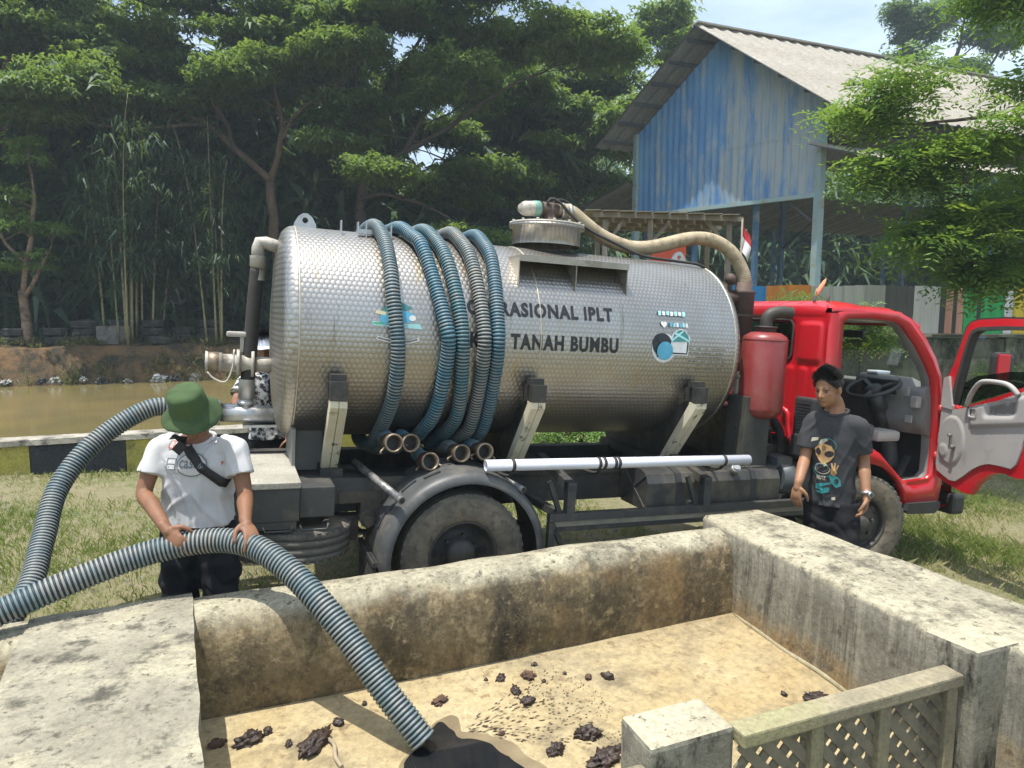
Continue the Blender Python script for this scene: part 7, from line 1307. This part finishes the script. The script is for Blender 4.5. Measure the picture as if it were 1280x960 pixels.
# grass
lg = leaf_mat('grass_blade', (.19, .25, .055), (.50, .43, .23), .30)
def grass(name, zones, dens, seed, label, hmul=1.0, thr=-.30):
    g_ = np.random.default_rng(seed); P, Hh, T = [], [], []
    for s0_, s1_, v0_, v1_, dm in zones:
        n_ = int((s1_ - s0_) * (v1_ - v0_) * dens * dm); s_ = g_.uniform(s0_, s1_, n_); v_ = g_.uniform(v0_, v1_, n_)
        pn = np.array([noise.noise(Vector((a * .9, b_ * .9, 4))) for a, b_ in zip(s_, v_)]); k = (pn + g_.normal(0, .30, n_)) > thr; s_, v_, pn = s_[k], v_[k], pn[k]
        k = ~((s_ > -2.5) & (s_ < 2.35) & (v_ < -.36)); s_, v_, pn = s_[k], v_[k], pn[k]
        z_ = np.array([terrain(a, b_) for a, b_ in zip(s_, v_)]); P.append(np.array(ORG)[None] * np.array([1, 1, 0]) + s_[:, None] * np.array(BU)[None] + v_[:, None] * np.array(V)[None] + z_[:, None] * np.array([[0, 0, 1.]])); Hh.append(np.clip(.030 + .05 * pn + g_.exponential(.018, len(s_)), .012, .16)); T.append(np.clip(.36 - .9 * pn + g_.normal(0, .28, len(s_)), 0, 1))
    P, Hh, T = np.concatenate(P), np.concatenate(Hh) * hmul, np.concatenate(T); nb = 3; N_ = len(P) * nb; P = np.repeat(P, nb, 0) + np.concatenate([g_.normal(0, .018, (N_, 2)), np.zeros((N_, 1))], 1); Hh = np.repeat(Hh, nb) * g_.uniform(.6, 1.25, N_); T = np.repeat(T, nb) + g_.normal(0, .12, N_)
    a = g_.uniform(0, 2 * np.pi, N_); d = np.stack([np.cos(a), np.sin(a), np.zeros(N_)], 1); w_ = np.stack([-np.sin(a), np.cos(a), np.zeros(N_)], 1) * .0019; bend = g_.uniform(.2, .9, N_)[:, None]; Z = np.array([[0, 0, 1.]])
    v = np.stack([P - w_, P + w_, P + Z * Hh[:, None] * .6 + d * Hh[:, None] * bend * .3 + w_ * .8, P + Z * Hh[:, None] * .95 + d * Hh[:, None] * bend], 1).reshape(-1, 3); f = np.arange(N_ * 4).reshape(-1, 4)
    tag(np_mesh(name, v, f, lg, None, np.repeat(np.clip(T, 0, 1), 4)), label, 'grass', kind='stuff')
grass('grass', [(-4.2, 2.3, -.40, 2.4, 1), (-5.4, 2.3, 2.4, 4.6, .8), (-3.4, -2.2, -1.5, -.4, 1)], 900, 1, 'patchy short grass between the basin and the pond kerb', .68)
grass('grass', [(2.3, 7.5, -2.6, 1.2, 1), (4.6, 9, 1.2, 5, .6), (-2, 6, 5.2, 9, .15)], 1200, 2, 'sunlit dry grass on the right around the front wheel', .95, -.45)
g4 = np.random.default_rng(31); n = 900; s0 = g4.uniform(-9, -.5, n); v0 = np.where(g4.random(n) < .45, g4.uniform(18.3, 18.8, n), g4.uniform(19.2, 20.3, n)); z0 = np.array([terrain(a, b_) for a, b_ in zip(s0, v0)]); pw = np.array([noise.noise(Vector((a * 1.4, b_ * .6, 1))) for a, b_ in zip(s0, v0)]); k = pw > -.05; s0, v0, z0 = s0[k], v0[k], np.maximum(z0[k], WATER_Z)
Pb = np.array(ORG)[None] * np.array([1, 1, 0]) + s0[:, None] * np.array(BU)[None] + v0[:, None] * np.array(V)[None] + z0[:, None] * np.array([[0, 0, 1.]]); wd_ = [frond_unit(7, .20, .022, .25, .75, g4) for _ in range(5)]
V_, F_, T_ = scatter(wd_, Pb, g4.uniform(.6, 1.5, len(Pb)), .3, g4, g4.uniform(.0, .9, len(Pb))); tag(np_mesh('bank_weeds', V_, F_, leaf_mat('weed_leaf', (.05, .075, .02), (.20, .17, .075), .3), None, T_), 'ragged weeds along the far pond bank', 'weeds', kind='stuff')
# loose stones in the worn patches
q = MB(); rg = random.Random(12)
for i in range(900):
    s_, v_ = rg.uniform(-4.2, 2.2), rg.uniform(-.35, 3.8); r_ = rg.uniform(.005, .022) * (1.6 if rg.random() < .06 else 1); z_ = terrain(s_, v_); c_ = yard(s_, v_, z_)
    q.add([c_ + Vector((math.cos(t) * r_ * rg.uniform(.7, 1.2), math.sin(t) * r_ * rg.uniform(.7, 1.2), 0)) for t in (0, 1.26, 2.5, 3.77, 5.03)] + [c_ + Vector((rg.uniform(-.3, .3) * r_, rg.uniform(-.3, .3) * r_, r_ * .8))], [(j, (j + 1) % 5, 5) for j in range(5)])
tag(q.build('gravel', plain('gravel_grey', (.26, .25, .23), (.15, .14, .125), 9, .9)), 'scattered small stones on the worn ground by the truck', 'gravel', kind='stuff')

# ---- humid air: pale haze filling the place
m = bpy.data.materials.new('haze_air'); m.use_nodes = True; n = m.node_tree; n.nodes.clear(); o = n.nodes.new('ShaderNodeOutputMaterial'); pv_ = n.nodes.new('ShaderNodeVolumePrincipled')
pv_.inputs['Color'].default_value = (.78, .92, 1, 1); pv_.inputs['Density'].default_value = .0017; pv_.inputs['Anisotropy'].default_value = .2; n.links.new(pv_.outputs[0], o.inputs['Volume'])
tag(MB().bx((-75, -35, -2), (95, 115, 24)).build('haze', m), kind='stuff')
